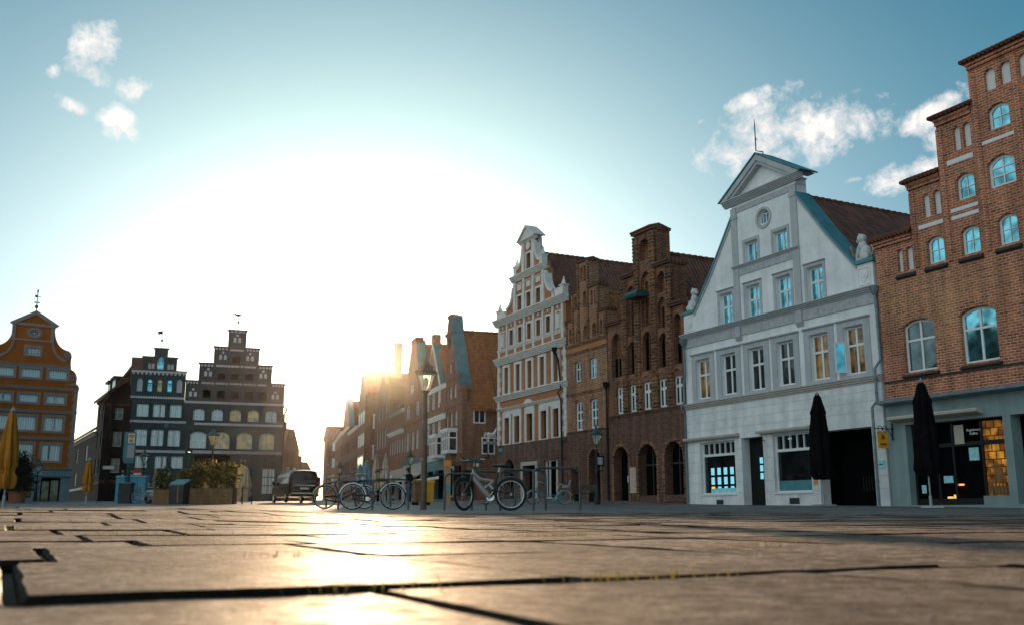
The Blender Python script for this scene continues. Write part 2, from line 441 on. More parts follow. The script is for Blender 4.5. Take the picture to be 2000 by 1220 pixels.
m,n_,b_=newmat('warm_room',.4); co,sp=coords(n_)
vz=n_.n('ShaderNodeTexBrick',i_Vector=n_.n('ShaderNodeCombineXYZ',i_0=sp.outputs[0],i_1=sp.outputs[2]).outputs[0],i_Scale=1.,i_Brick_Width=.31,i_Row_Height=.27,i_Mortar_Size=.02); vz.inputs['Color1'].default_value=(.85,.33,.03,1); vz.inputs['Color2'].default_value=(.25,.07,.008,1); vz.inputs['Mortar'].default_value=(.10,.03,.005,1)
nn=n_.n('ShaderNodeTexNoise',i_Vector=co,i_Scale=3.5,i_Detail=5.); cc=n_.mix(1.,vz.outputs[0],n_.ramp(nn.outputs[0],[(.35,.25),(.65,1.5)]),'MULTIPLY'); n_.link(cc,b_.inputs['Emission Color']); n_.link(cc,b_.inputs['Base Color']); b_.inputs['Emission Strength'].default_value=.22
emit('screen_glow',(.25,.68,.80),.55)
glass('pane_dark',(.05,.055,.06),.35)
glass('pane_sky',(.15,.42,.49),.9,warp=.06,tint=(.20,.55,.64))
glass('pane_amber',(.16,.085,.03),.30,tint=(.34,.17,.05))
m,n_,b_=newmat('pane_curtain',.14,.2,.8); co,sp=coords(n_); oi=n_.n('ShaderNodeObjectInfo')   # net curtains in folds behind the pane, parted differently in each window
ph=n_.math('MULTIPLY',oi.outputs['Random'],40.); nz_=n_.n('ShaderNodeTexNoise',noise_dimensions='4D',i_Vector=co,i_W=ph,i_Scale=1.5,i_Detail=2.)
fo=n_.math('SINE',n_.math('ADD',n_.math('MULTIPLY',sp.outputs[0],31.),n_.math('MULTIPLY',nz_.outputs[0],9.)))
gap=n_.math('ABSOLUTE',n_.math('ADD',sp.outputs[0],n_.math('MULTIPLY',n_.math('SUBTRACT',oi.outputs['Random'],.5),.3)))
cu=n_.ramp(n_.math('MULTIPLY',n_.math('ADD',fo,1.),.5),[(0.,(.42,.47,.49)),(1.,(.80,.86,.88))]); op=n_.ramp(gap,[(.06,1.),(.16,0.)]); op=n_.math('MULTIPLY',op,n_.math('GREATER_THAN',n_.math('FRACT',n_.math('MULTIPLY',oi.outputs['Random'],7.3)),.55))
n_.link(n_.mix(op,cu,(.08,.10,.11)),b_.inputs['Base Color'])
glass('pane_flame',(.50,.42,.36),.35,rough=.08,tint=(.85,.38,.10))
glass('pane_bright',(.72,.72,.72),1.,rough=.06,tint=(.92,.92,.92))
glass('pane_green',(.10,.14,.15),.6)
glass('lamp_glass',(.75,.70,.60),.0,rough=.25)
m,n_,b_=newmat('lantern_glass',.15); b_.inputs['Base Color'].default_value=(.85,.82,.74,1); b_.inputs['Transmission Weight'].default_value=.75; b_.inputs['IOR'].default_value=1.1; b_.inputs['Roughness'].default_value=.25
brick('brick_mixed',(.50,.145,.055),(.36,.09,.038),(.60,.43,.32),.27,.098,.014,alt=((.52,.215,.075),(.41,.15,.05)),altscale=.22)
brick('brick_red',(.33,.125,.06),(.24,.08,.04),(.42,.31,.24),.27,.098,.013)
brick('brick_gothic',(.29,.098,.038),(.18,.055,.025),(.29,.2,.14),.28,.10,.014,dark=.3)
brick('brick_rope',(.30,.115,.045),(.12,.045,.022),(.28,.2,.14),.40,.17,.02,dark=.3)
brick('brick_small',(.43,.175,.07),(.29,.105,.045),(.46,.34,.24),.28,.10,.014,dark=.4)
brick('brick_base',(.165,.07,.04),(.12,.05,.032),(.19,.125,.09),.28,.10,.01)
brick('brick_street',(.30,.12,.06),(.23,.085,.045),(.34,.23,.16),.27,.09,.011)
brick('brick_street_b',(.34,.145,.075),(.26,.105,.06),(.38,.26,.18),.27,.09,.011)
brick('brick_black',(.050,.064,.070),(.036,.046,.052),(.085,.09,.092),.28,.10,.009,dark=.6,glaze=.4)
brick('brick_tealblack',(.016,.062,.072),(.010,.045,.054),(.03,.075,.085),.28,.10,.009,dark=.6,glaze=.4)
brick('brick_side',(.052,.033,.025),(.035,.023,.018),(.05,.035,.028),.28,.10,.011)
brick('brick_pinkbase',(.17,.085,.06),(.13,.066,.05),(.16,.11,.09),.5,.25,.012)
brick('brick_sunny',(.40,.17,.08),(.32,.13,.06),(.40,.3,.22),.27,.09,.011)
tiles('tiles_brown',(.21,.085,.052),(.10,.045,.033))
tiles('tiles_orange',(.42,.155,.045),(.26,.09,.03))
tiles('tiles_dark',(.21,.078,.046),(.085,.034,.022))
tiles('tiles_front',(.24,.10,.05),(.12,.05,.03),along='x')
# ================================================================ the row on the right, nearest first
PB=(17.53,31.81); PA=(14.37,38.0)
def far_b(A,B,w):      # extend front to width w
    d=math.hypot(B[0]-A[0],B[1]-A[1]); return (A[0]+(B[0]-A[0])/d*w,A[1]+(B[1]-A[1])/d*w)
# ---------------------------------------------------------------- brick stepped gable with the cafe
h=House('stepped_brick_house','tall red and yellow brick house with a stepped gable over a teal stone cafe front',PA,far_b(PA,PB,13.7),zb=.24)
W0=.16; CX=6.9; mir=lambda x:2*CX-x
steps=[(W0,10.55),(2.0,12.45),(3.5,14.52),(5.07,16.12)]
outl=[(W0,4.1),(mir(W0),4.1)]
for x,z in steps: outl+=[(mir(x),z)] if x==W0 else [(mir(x),prevz),(mir(x),z)]; prevz=z
left=[]
for i in range(3,-1,-1):
    x,z=steps[i]; left.append((x,z)); 
    if i: left.append((x,steps[i-1][1]))
outl+=left
holes=[]
for a,b in ((1.2,2.64),(3.75,5.22),(6.3,7.76),(8.85,10.3),(11.2,12.6)):
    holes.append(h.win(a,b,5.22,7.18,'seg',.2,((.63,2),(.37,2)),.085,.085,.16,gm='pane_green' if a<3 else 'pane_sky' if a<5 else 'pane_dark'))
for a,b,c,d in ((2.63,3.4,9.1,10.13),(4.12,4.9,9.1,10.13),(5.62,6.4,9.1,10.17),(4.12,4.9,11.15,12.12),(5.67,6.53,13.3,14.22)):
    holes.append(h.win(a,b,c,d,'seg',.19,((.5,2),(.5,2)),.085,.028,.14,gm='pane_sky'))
    if CX*2-b>7: holes.append(h.win(mir(b),mir(a),c,d,'seg',.19,((.5,2),(.5,2)),.085,.028,.14,gm='pane_sky'))
holes.append(h.win(5.45,6.53,11.2,12.33,'seg',.25,((.34,2),(.33,2),(.33,2)),.10,.05,.14,gm='pane_sky'))
holes.append(h.win(mir(6.53),mir(5.45),11.2,12.33,'seg',.25,((.34,2),(.33,2),(.33,2)),.10,.05,.14,gm='pane_sky'))
niche=[(5.70,6.13,14.78,15.62),(6.32,6.77,14.78,15.62),(4.2,4.5,13.05,13.98),(4.62,4.94,13.05,13.98),(2.62,2.93,10.92,11.85),(3.1,3.42,10.92,11.85),(1.24,1.48,9.1,10.02),(1.66,1.97,9.1,10.02)]
niche+=[(mir(b),mir(a),c,d) for a,b,c,d in niche[:6]]
g=G()
for a,b,c,d in niche:
    s_=shape(a,b,c,d,'round'); holes.append(s_); g.plate(shape(a-.02,b+.02,c-.02,d+.03,'round'),[],.13,.17)
h.wall(outl,holes,'brick_mixed',t=.62)
h.p('blind_panel',g,'niche_white')
g=G()
for a,b,c,d in ((3.84,4.95,12.6,12.77),(5.36,6.63,12.87,13.0),(2.34,3.47,10.53,10.68),(3.82,4.97,10.78,10.91),(3.82,4.97,10.5,10.64),(mir(6.63),mir(5.36),12.87,13.0),(mir(4.95),mir(3.84),12.6,12.77)):
    g.box(a,b,-.012,.05,c,d)
h.p('plaster_band',g,'niche_white')
g=G()     # round shafts between the bays, soldier arches, corbels
for x,z0,z1 in ((.72,9.1,10.2),(2.17,9.1,12.0),(3.63,9.0,14.1),(5.22,9.0,15.7),(6.9,9.0,15.7)):
    for xx in {x,mir(x)}: g.tube([(xx,.02,z0),(xx,.02,z0+.25),(xx,.02,z1)],[.10,.155,.155],8)
for sx in (0,1):
    f=(lambda q:mir(q)) if sx else (lambda q:q)
    for x0,x1,z in ((W0,2.0,10.55),(2.0,3.5,12.45),(3.5,5.07,14.52),(5.07,6.9,16.12)):
        a,b=sorted((f(x0),f(x1)))
        g.box(a+.01,b-.01,-.10,.03,z-.28,z-.16); g.box(a+.005,b-.005,-.16,.03,z-.15,z-.02)
        k=a+.06
        while k<b-.1: g.box(k,k+.07,-.15,.02,z-.155,z-.09); k+=.15
h.p('shafts_and_corbels',g,'brick_mixed')
for a,b,c,d in ((1.2,2.64,7.18,.2),(3.75,5.22,7.18,.2),(6.3,7.76,7.18,.2)):
    g=G()
    w=b-a; r=(w*w/4+d*d)/(2*d); am=math.asin(w/2/r); cx=(a+b)/2; cz=c-r; n=17
    for i in range(n):
        t0=-am*1.12+2*am*1.12*(i+.07)/n; t1=-am*1.12+2*am*1.12*(i+.93)/n
        q=[(cx+rr*math.sin(t),cz+rr*math.cos(t)) for rr,t in ((r+.015,t0),(r+.015,t1),(r+.27,t1),(r+.27,t0))]
        g.prism(q,-.02,.03)
    h.p('arch_bricks',g,'brick_mixed')
g=G()
for a,b,z in ((1.1,2.74,5.2),(3.65,5.32,5.2),(6.2,7.86,5.2)):
    g.prof([(.12,z),(-.12,z-.10),(-.12,z-.15),(.0,z-.17),(.05,z-.17)],a,b)
g.prof([(.03,5.03),(-.035,5.0),(-.035,4.93),(.03,4.92)],W0+.01,mir(W0)-.01)
for a,b in ((2.5,3.5),(4.0,5.0),(5.5,6.5),(mir(5),mir(4)),(mir(6.5),mir(5.5)),(1.15,2.05)):
    g.prof([(.12,9.09),(-.11,8.93),(-.11,8.88),(.02,8.8),(.04,8.8)],a,b)
h.p('slate_sill',g,'slate')
g=G()
for sx in (0,1):
    f=(lambda q:mir(q)) if sx else (lambda q:q)
    for i,(x0,x1,z) in enumerate(((W0-.12,2.0,10.55),(1.85,3.5,12.45),(3.35,5.07,14.52),(4.92,6.9,16.12))):
        a,b=sorted((f(x0),f(x1))); k=a
        g.prof([(-.3,z-.01),(.12,z+.22),(.50,z-.01)],a,b)
        while k<b: g.tube([(k+.09,-.32,z+.02),(k+.09,.10,z+.25)],[.075,.06],6); k+=.19
h.p('coping_tiles',g,'tiles_dark')
bp=[(W0,h.b),(mir(W0),h.b),(mir(W0),8.6),(CX,15.1),(W0,8.6)]
h.body(bp,'brick_mixed',y0=.625,L=15); h.roof(W0,mir(W0),8.6,15.1,'tiles_dark',y0=.63,L=15)
# cafe front
sho=[(1.02,.32),(5.12,.32),(5.12,3.28),(1.02,3.28)]; sh2=[(5.42,.32),(8.4,.32),(8.4,3.28),(5.42,3.28)]; sh3=[(9.2,.32),(13.,.32),(13.,3.28),(9.2,3.28)]
h.wall([(W0,h.b),(mir(W0),h.b),(mir(W0),4.09),(W0,4.09)],[sho,sh2,sh3],'teal_stone',t=.5,y0=-.06,name='ground_floor_wall')
h.p('canopy',G().prof([(.03,4.30),(-.5,4.24),(-.55,4.20),(-.55,4.12),(-.2,4.06),(.03,4.05)],W0-.02,mir(W0)+.02),'zinc')
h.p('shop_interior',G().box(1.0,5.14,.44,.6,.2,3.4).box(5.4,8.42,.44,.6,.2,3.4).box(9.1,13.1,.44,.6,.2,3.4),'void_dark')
g=G()
for x in (1.04,2.05,2.75,3.95,5.02): g.box(x,x+.09,.25,.33,.33,3.27)
g.box(1.13,5.02,.26,.32,2.38,2.52).box(1.13,3.95,.26,.32,.33,.55)
h.p('shopfront_frame',g,'black_paint')
h.p('shop_plinth',G().box(4.06,5.1,.0,.3,.2,.62),'teal_stone')
h.p('shop_window',G().box(4.05,5.01,.30,.31,.63,2.37).box(4.05,5.01,.30,.31,2.53,3.2),'warm_room',label='amber lit shop window')
g=G()
g.box(4.3,4.75,.285,.297,1.6,1.68).box(4.35,4.7,.285,.297,1.1,1.55).box(4.2,4.86,.285,.297,.64,.95); 
for i in range(7): x=4.12+i*.13; g.lathe(x,.27,[(.03,.64),(.045,.75),(.03,.95+.1*(i%3)),(.012,1.05+.1*(i%3))],6)
h.p('window_display',g,'planter_wood')
h.p('awning_box',G().prof([(-.06,3.62),(-.45,3.60),(-.50,3.56),(-.48,3.48),(-.12,3.40),(-.06,3.40)],.55,4.45),'awning_cream')
h.p('door_poster',G().box(2.9,3.3,.24,.25,2.45,3.13),'awning_cream')
g=G(); g.box(3.45,3.85,.24,.25,1.85,2.3).box(1.3,1.5,.24,.25,.75,1.05).box(2.3,2.7,.24,.25,1.1,1.35); h.p('notice',g,'poster_blue')
g=G(); g.box(2.35,2.55,.30,.36,.45,.62).box(2.62,2.80,.30,.36,.45,.68); h.p('counter_lamp',g,'warm_lamp')
g=G(); g.ball((1.75,.36,2.0),.035).box(2.75,3.05,.34,.36,1.0,1.06); h.p('counter_lamp',g,'warm_lamp')
h.text('Regelmann\nKaffee',.13,1.6,2.85,'sign_white',y=.235); h.text('Regelmann\nKaffee',.13,3.72,2.85,'sign_white',y=.235)
g=G(); g.tube([(.45,-.12,3.4),(.45,-.14,2.75)],.03).tube([(.45,-.12,3.35),(.62,-.3,3.2)],.018); h.p('wall_bracket',g,'iron')
def downpipe(h,pts,r=.055,mat='zinc',hop=None):
    g=G(); g.tube(pts,r,8)
    for i in range(len(pts)-1):
        a,b=Vector(pts[i]),Vector(pts[i+1])
        if (b-a).length>1.2:
            for t in (.3,.75): p=a.lerp(b,t); g.tube([p-Vector((0,0,.025)),p+Vector((0,0,.025))],r*1.35,8)
    if hop: x,y,z=hop; g.lathe(x,y,[(.07,z-.25),(.17,z-.05),(.2,z+.12),(.16,z+.13)],8)
    return h.p('downpipe',g,mat,smooth=40)
downpipe(h,[(.07,-.09,8.6),(.10,-.09,7.8),(.12,-.09,5.9),(-.10,-.2,5.55),(-.10,-.2,4.3),(.02,-.62,4.0),(.02,-.62,.28)],hop=(.07,-.09,8.7))
# hanging sign of the cafe
e=thing('hanging_sign','yellow shop sign hanging from curly black iron between the white house and the cafe','sign',(PA[0]+.45*.4545+.06*-.89,PA[1]-.45*.8908-.06*.4545,3.12),h.ang)
g=G().box(-.02,.02,-.86,-.32,-.68,-.12).box(-.028,.028,-.9,-.28,-.12,-.07)
g2=G().tube([(0,0,.05),(0,-.98,.05)],.018)
for k in (-.45,-.7): g2.tube([(0,k+.11*math.cos(t*.5),.04+.11*math.sin(t*.5)) for t in range(13)],.014,6,True)
g2.tube([(0,0,-.35),(0,-.3,.03)],.014)
g.build('sign_panel','sign_yellow',e); g2.build('bracket','iron',e)
o=G().box(.021,.026,-.68,-.5,-.36,-.25).box(.021,.026,-.76,-.42,-.58,-.5).ball((.02,-.59,-.27),(.012,.08,.1)).build('emblem','sign_red',e)
# ---------------------------------------------------------------- white gabled house
HW=h=House('white_gabled_house','white plastered gable house with grey window surrounds and a triangular pediment on top',(8.73,49.04),PA,zb=.42)
W=12.4; CX=6.24
outl=[(0,3.72),(W,3.72),(W,9.86),(11.56,9.86),(10.1,11.6),(8.42,13.8),(8.42,14.35),(4.06,14.35),(4.06,13.8),(2.4,11.6),(.92,9.86),(0,9.86)]
holes=[]
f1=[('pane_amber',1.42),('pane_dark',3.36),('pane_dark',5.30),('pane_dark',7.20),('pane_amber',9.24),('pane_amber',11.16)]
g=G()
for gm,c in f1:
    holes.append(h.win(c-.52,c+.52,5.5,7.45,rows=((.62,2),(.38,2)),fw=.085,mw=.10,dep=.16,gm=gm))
    g.plate([(c-.86,5.36),(c+.86,5.36),(c+.86,7.70),(c-.86,7.70)],[[(c-.53,5.49),(c-.53,7.46),(c+.53,7.46),(c+.53,5.49)]],-.045,.02)
    g.prof([(.02,7.70),(-.10,7.70),(-.13,7.76),(.02,7.79)],c-.9,c+.9)
h.p('window_surround',g,'grey_trim')
g=G()
for c in (3.36,5.28,7.3,9.24):
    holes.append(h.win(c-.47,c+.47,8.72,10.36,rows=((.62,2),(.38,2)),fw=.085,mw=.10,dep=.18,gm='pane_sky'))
    g.plate([(c-.62,8.70),(c+.62,8.70),(c+.62,10.52),(c-.62,10.52)],[[(c-.48,8.71),(c-.48,10.37),(c+.48,10.37),(c+.48,8.71)]],-.035,.02)
    g.prof([(.02,10.52),(-.08,10.52),(-.10,10.56),(.02,10.58)],c-.65,c+.65)
for c in (5.32,7.28):
    holes.append(h.win(c-.45,c+.45,11.28,12.46,rows=((1.,2),),fw=.085,mw=.10,dep=.18,gm='pane_sky'))
    g.plate([(c-.58,11.26),(c+.58,11.26),(c+.58,12.62),(c-.58,12.62)],[[(c-.46,11.27),(c-.46,12.47),(c+.46,12.47),(c+.46,11.27)]],-.035,.02)
h.p('window_surround',g,'grey_trim')
ov=shape(5.85,6.68,12.94,13.74,'oval'); holes.append(ov)
h.wall(outl,holes,'white_stucco',t=.62)
g=G(); g.plate(shape(5.74,6.79,12.83,13.85,'oval'),[shape(5.86,6.67,12.95,13.73,'oval')],-.05,.03); h.p('oculus_ring',g,'grey_trim',smooth=30)
a=G().plate(shape(5.85,6.68,12.94,13.74,'oval'),[[(6.07,13.14),(6.23,13.14),(6.23,13.54),(6.07,13.54)],[(6.29,13.14),(6.45,13.14),(6.45,13.54),(6.29,13.54)],[(5.92,13.2),(6.02,13.1),(6.02,13.55),(5.92,13.45)],[(6.5,13.1),(6.6,13.2),(6.6,13.45),(6.5,13.55)],[(6.05,13.08),(6.26,13.0),(6.46,13.08)],[(6.05,13.6),(6.46,13.6),(6.26,13.68)]],.16,.21)
o=h.p('oculus_window',a,'white_wood'); h.p('pane',G().plate(shape(5.87,6.66,12.96,13.72,'oval'),[],.215,.225),'pane_sky',parent=o)
# trim: pilasters, bands, frieze
g=G()
for x0,x1 in ((4.02,4.42),(8.04,8.44)): g.box(x0,x1,-.06,.03,8.80,14.33); 
g.box(3.98,4.46,-.09,.02,13.78,13.92).box(8.0,8.48,-.09,.02,13.78,13.92)
h.p('pilaster',g,'grey_trim')
g=G().box(.02,W-.02,-.05,.02,8.16,8.62); g.box(4.43,8.03,-.04,.02,10.98,11.3).box(4.43,8.03,-.035,.02,14.06,14.3)
h.p('ornamental_frieze',g,'frieze_grey')
g=G()
for c in (4.22,8.24): g.box(c-.17,c+.17,-.13,.0,8.1,8.6); g.prof([(0,8.1),(-.13,8.1),(-.02,7.92),(0,7.9)],c-.2,c+.2)
h.p('bracket',g,'grey_trim')
h.cornice(-.12,W+.12,8.60,8.84,.28,'grey_trim'); h.cornice(4.0,8.46,11.3,11.46,.16,'grey_trim'); h.cornice(-.05,W+.04,5.04,5.34,.22,'sand_trim')
g=G()   # relief shields on the shoulders
for c in (.47,W-.47):
    g.plate([(c-.34,8.98),(c+.34,8.98),(c+.34,9.72),(c-.34,9.72)],[[(c-.28,9.04),(c-.28,9.66),(c+.28,9.66),(c+.28,9.04)]],-.03,.01)
    g.prism([(c-.2,9.58),(c-.22,9.35),(c,9.08),(c+.22,9.35),(c+.2,9.58)],-.04,.01); g.plate(shape(c-.1,c+.1,9.27,9.5,'oval'),[],-.06,.0)
h.p('relief_shield',g,'white_stucco')
# sloping copings, green copper on both sides
def coping(h,pts,mat,y0=-.1,y1=.55,t=.14):
    g=G()
    for i in range(len(pts)-1):
        (xa,za),(xb,zb)=pts[i],pts[i+1]; g.prism([(xa,za),(xb,zb),(xb,zb+t),(xa,za+t)],y0,y1)
    return h.p('coping',g,mat)
coping(h,[(-.08,9.87),(.94,9.87),(2.42,11.62),(4.05,13.82)],'copper_green',t=.15,y1=.78); coping(h,[(8.43,13.82),(10.08,11.62),(11.54,9.87),(W+.1,9.87)],'copper_green',t=.15,y1=.78)
g=G(); 
for pts in ([(.9,9.7),(2.4,11.45),(4.0,13.6)],[(8.46,13.6),(10.1,11.45),(11.58,9.7)]):
    for i in range(2): (xa,za),(xb,zb)=pts[i],pts[i+1]; g.prism([(xa,za),(xb,zb),(xb,zb+.17),(xa,za+.17)],-.06,.02)
h.p('raking_moulding',g,'grey_trim')
# pediment
g=G().prism([(4.06,14.30),(8.42,14.30),(8.42,14.62),(4.06,14.62)],.0,.62)
g.prism([(3.95,14.6),(8.53,14.6),(6.24,16.05)],.08,.66); h.p('pediment_wall',g,'white_stucco')
h.cornice(3.62,8.84,14.46,14.76,.30,'grey_trim',steps=4)
g=G(); 
for sx in (-1,1):
    q=[(6.24+sx*2.70,14.74),(6.24,16.38),(6.24,16.10),(6.24+sx*2.25,14.74)]; g.prism(q,-.27,.7)
    q=[(6.24+sx*2.26,14.75),(6.24,16.11),(6.24,15.92),(6.24+sx*1.95,14.75)]; g.prism(q,-.2,.4)
h.p('pediment_moulding',g,'grey_trim')
g=G()
for sx in (-1,1): g.prism([(6.24+sx*2.76,14.74),(6.24,16.42),(6.24,16.48),(6.24+sx*2.84,14.77)],-.32,.75)
h.p('pediment_roof',g,'copper_green')
g=G().tube([(6.35,.1,16.4),(6.35,.1,16.52),(6.1,-.1,16.62),(6.1,-.1,17.9),(6.1,-.1,18.2)],[.03,.03,.03,.025,.008],6); g.tube([(6.1,-.1,17.3),(6.22,-.1,17.15),(6.1,-.1,17.1)],.015,5)
h.p('lightning_rod',g,'iron')
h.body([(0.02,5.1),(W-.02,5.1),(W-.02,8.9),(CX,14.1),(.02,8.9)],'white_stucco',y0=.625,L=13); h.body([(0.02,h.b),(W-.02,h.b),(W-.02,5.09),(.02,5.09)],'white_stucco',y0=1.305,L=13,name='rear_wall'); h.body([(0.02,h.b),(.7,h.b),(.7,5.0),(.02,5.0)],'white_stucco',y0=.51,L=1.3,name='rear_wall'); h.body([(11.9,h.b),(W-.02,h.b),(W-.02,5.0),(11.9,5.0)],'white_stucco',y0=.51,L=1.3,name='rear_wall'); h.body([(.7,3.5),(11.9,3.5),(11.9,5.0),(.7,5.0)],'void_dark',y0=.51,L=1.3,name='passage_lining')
h.roof(.1,W-.1,8.95,14.55,'tiles_dark',y0=.63,L=13,ov=.15)
# ground floor, rusticated
so=[[(1.0,.86),(3.56,.86),(3.56,3.38),(1.0,3.38)],[(4.05,.3),(5.5,.3),(5.5,3.42),(4.05,3.42)],[(6.14,.86),(8.38,.86),(8.38,3.42),(6.14,3.42)],[(8.86,.2),(11.78,.2),(11.78,3.36),(8.86,3.36)]]
h.wall([(-.02,h.b),(W+.02,h.b),(W+.02,5.04),(-.02,5.04)],so,'rusticated_white',t=.55,y0=-.05,name='ground_floor_wall')
g=G()
for z in (3.95,4.35,4.75): g.box(0,W,-.053,-.045,z,z+.018)
for z in (.95,1.45,1.95,2.45,2.95):
    for a,b in ((0,.98),(3.58,4.03),(5.52,6.12),(8.4,8.84),(11.8,W)): g.box(a,b,-.053,-.045,z,z+.018)
h.p('joint_lines',g,'grey_trim')
g=G(); g.prof([(-.03,3.52),(-.26,3.5),(-.3,3.58),(-.28,3.64),(-.03,3.68)],-.05,3.95); g.prof([(-.03,3.52),(-.26,3.5),(-.3,3.58),(-.28,3.64),(-.03,3.68)],5.3,8.55); h.p('awning_box',g,'sand_trim')
def shopwin(x0,x1,z0,zt,z1,n,gm):
    g=G().plate([(x0,z0),(x1,z0),(x1,z1),(x0,z1)],[[(x0+.07,z0+.07),(x1-.07,z0+.07),(x1-.07,zt-.06),(x0+.07,zt-.06)]]+[[(x0+.07+i*(x1-x0-.14)/n+.025,zt+.06),(x0+.07+(i+1)*(x1-x0-.14)/n-.025,zt+.06),(x0+.07+(i+1)*(x1-x0-.14)/n-.025,z1-.07),(x0+.07+i*(x1-x0-.14)/n+.025,z1-.07)] for i in range(n)],.10,.2)
    g.box(x0-.04,x1+.04,-.1,.12,z0-.06,z0+.02)
    o=h.p('shop_window',g,'white_wood'); h.p('pane',G().box(x0+.05,x1-.05,.17,.18,z0+.05,z1-.05),gm,parent=o); return o
glass('pane_black',(.012,.013,.014),.12,warp=.05)
o=shopwin(1.0,3.56,.92,2.76,3.38,6,'pane_black')
g=G(); gy=G()
for i in range(4):
    for j in range(3):
        x=1.52+i*.47; z=2.16-j*.44
        (gy if (i==0 and j==2) else g).box(x,x+.24,.155,.165,z-(.34 if j else .33),z)
h.p('lit_poster',g,'screen_glow',parent=o); h.p('lit_poster',gy,'warm_lamp',parent=o); h.p('window_shelf',G().box(1.5,3.45,.14,.165,.98,1.2),'poster_blue',parent=o)
o=shopwin(6.14,8.38,.92,2.72,3.42,5,'pane_black'); h.p('frosted_strip',G().box(6.24,8.28,.155,.167,1.0,1.42),'bin_teal',parent=o)
h.p('lamp_reflection_plate',G().box(6.9,7.1,.15,.165,3.18,3.24),'screen_glow',parent=o)  # glowing strip imitates a lamp mirrored in the pane
d=h.p('door',G().box(4.05,5.5,.42,.5,.2,3.42),'door_dark'); g=G()
for i in range(2):
    for j in range(3): g.box(4.72+i*.38,4.92+i*.38,.405,.415,1.55+j*.35,1.82+j*.35)
h.p('lit_poster',g,'screen_glow',parent=d)
d=h.p('gate',G().box(8.86,11.78,1.2,1.29,.1,3.4),'void_dark'); g=G()
for k in range(4): g.box(10.0+k*.15,10.05+k*.15,1.17,1.195,.9,1.5)
h.p('gate_bars',g,'iron',parent=d)
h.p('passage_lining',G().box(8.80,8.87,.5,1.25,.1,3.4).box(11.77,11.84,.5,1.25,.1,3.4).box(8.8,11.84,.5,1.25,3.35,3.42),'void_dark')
h.p('cellar_vent',G().box(2.1,2.6,-.06,-.03,.45,.66).box(7.0,7.6,-.06,-.03,.42,.68),'slate')
h.text('8',.2,8.6,2.92,'slate',y=-.06); g=G().lathe(0,0,[(.10,-.01),(.10,.01)],16); 
pl=G().plate(shape(8.52,8.74,2.2,2.42,'oval'),[],-.075,-.05); h.p('round_plaque',pl,'slate')
pl=G().box(8.5,8.75,-.07,-.05,1.38,1.62).box(8.5,8.75,-.07,-.05,1.2,1.36); o=h.p('notice_plate',pl,'sign_orange'); h.p('notice_mark',G().plate(shape(8.54,8.71,1.41,1.6,'oval'),[],-.078,-.07),'slate',parent=o)
o=h.p('arrow_sign',G().box(11.1,11.7,1.12,1.15,2.28,2.68),'sign_white'); h.p('arrow',G().prism([(11.25,2.38),(11.4,2.47),(11.3,2.6),(11.58,2.5)],1.10,1.122),'slate',parent=o)
o=h.p('wall_plate',G().box(12.0,12.33,-.08,-.05,1.72,2.03),'poster_blue'); h.p('orange_plate',G().box(11.82,12.0,-.08,-.05,1.72,2.03),'sign_orange',parent=o); h.p('plate_writing',G().box(12.05,12.25,-.086,-.08,1.85,1.89),'slate',parent=o)
g=G().tube([(5.6,-.05,3.2),(5.75,-.3,3.25),(5.75,-.3,2.8)],.025); h.p('lamp_arm',g,'iron')
# open casement in the last first-floor window
o=h.p('open_casement',G().plate([(0,0),(.46,0),(.46,1.25),(0,1.25)],[[(.06,.06),(.06,1.19),(.40,1.19),(.40,.06)]],0,.05),'white_wood'); 
o.location=(10.66,.0,5.6); o.rotation_euler=(0,0,rad(-115)); 
for v in o.data.vertices: v.co.z+=h.zb
o.location.z=5.6-h.zb; v=None
q=G().box(.05,.41,.02,.03,.05,1.2).build('pane','pane_sky',o)
downpipe(h,[(.10,-.13,8.55),(.12,-.13,8.0),(.12,-.13,6.7),(-.02,-.13,6.35),(-.02,-.13,5.5),(-.02,-.34,5.2),(-.02,-.13,4.9),(.0,-.13,.45)],hop=(.1,-.16,8.5))
# lions sitting on the shoulders
def lion(name,label,x,sx):
    e=thing(name,label,'statue',(0,0,0)); e.parent=None
    M=Matrix.Translation((h.e.location))@Matrix.Rotation(h.ang,4,'Z'); P=M@Vector((x,.25,9.98-h.zb)); e.location=P; e.rotation_euler=(0,0,h.ang)
    g=G().box(-.42,.42,-.25,.25,0,.07); g.ball((.05*sx,0,.36),(.3,.22,.34)).ball((-.08*sx,0,.66),(.2,.18,.28)).ball((-.14*sx,0,.98),(.17,.17,.18)).ball((-.28*sx,0,.93),(.10,.1,.09))
    g.ball((-.1*sx,0,1.0),(.2,.21,.2)).ball((-.1*sx,.12,1.16),.05).ball((-.1*sx,-.12,1.16),.05)
    for y in (-.13,.13): g.tube([(-.12*sx,y,.66),(-.28*sx,y,.35),(-.30*sx,y,.08),(-.4*sx,y,.05)],[.1,.075,.07,.06],7); g.ball((.12*sx,y*1.5,.2),(.24,.1,.17)); g.ball((-.05*sx,y*1.5,.1),(.2,.08,.07))
    g.tube([(.3*sx,0,.2),(.45*sx,0,.35),(.42*sx,0,.55),(.36*sx,0,.62)],[.05,.04,.04,.06],6)
    o=g.build('body','stone_statue',e,smooth=60)
    g2=G().plate(shape(-.62*sx-.14,-.62*sx+.14,.1,.5,'oval'),[],-.06,.0); g2.tube([(-.62*sx,-.03,.5),(-.7*sx,-.03,.8)],[.02,.05],6); g2.build('shield','gold_leaf',e); return e
lion('lion_statue','stone lion seated on the right shoulder of the white gable, under the dark tiles',11.82,1); lion('lion_statue','stone lion seated on the left shoulder of the white gable, beside the brown gothic gable',.55,-1)
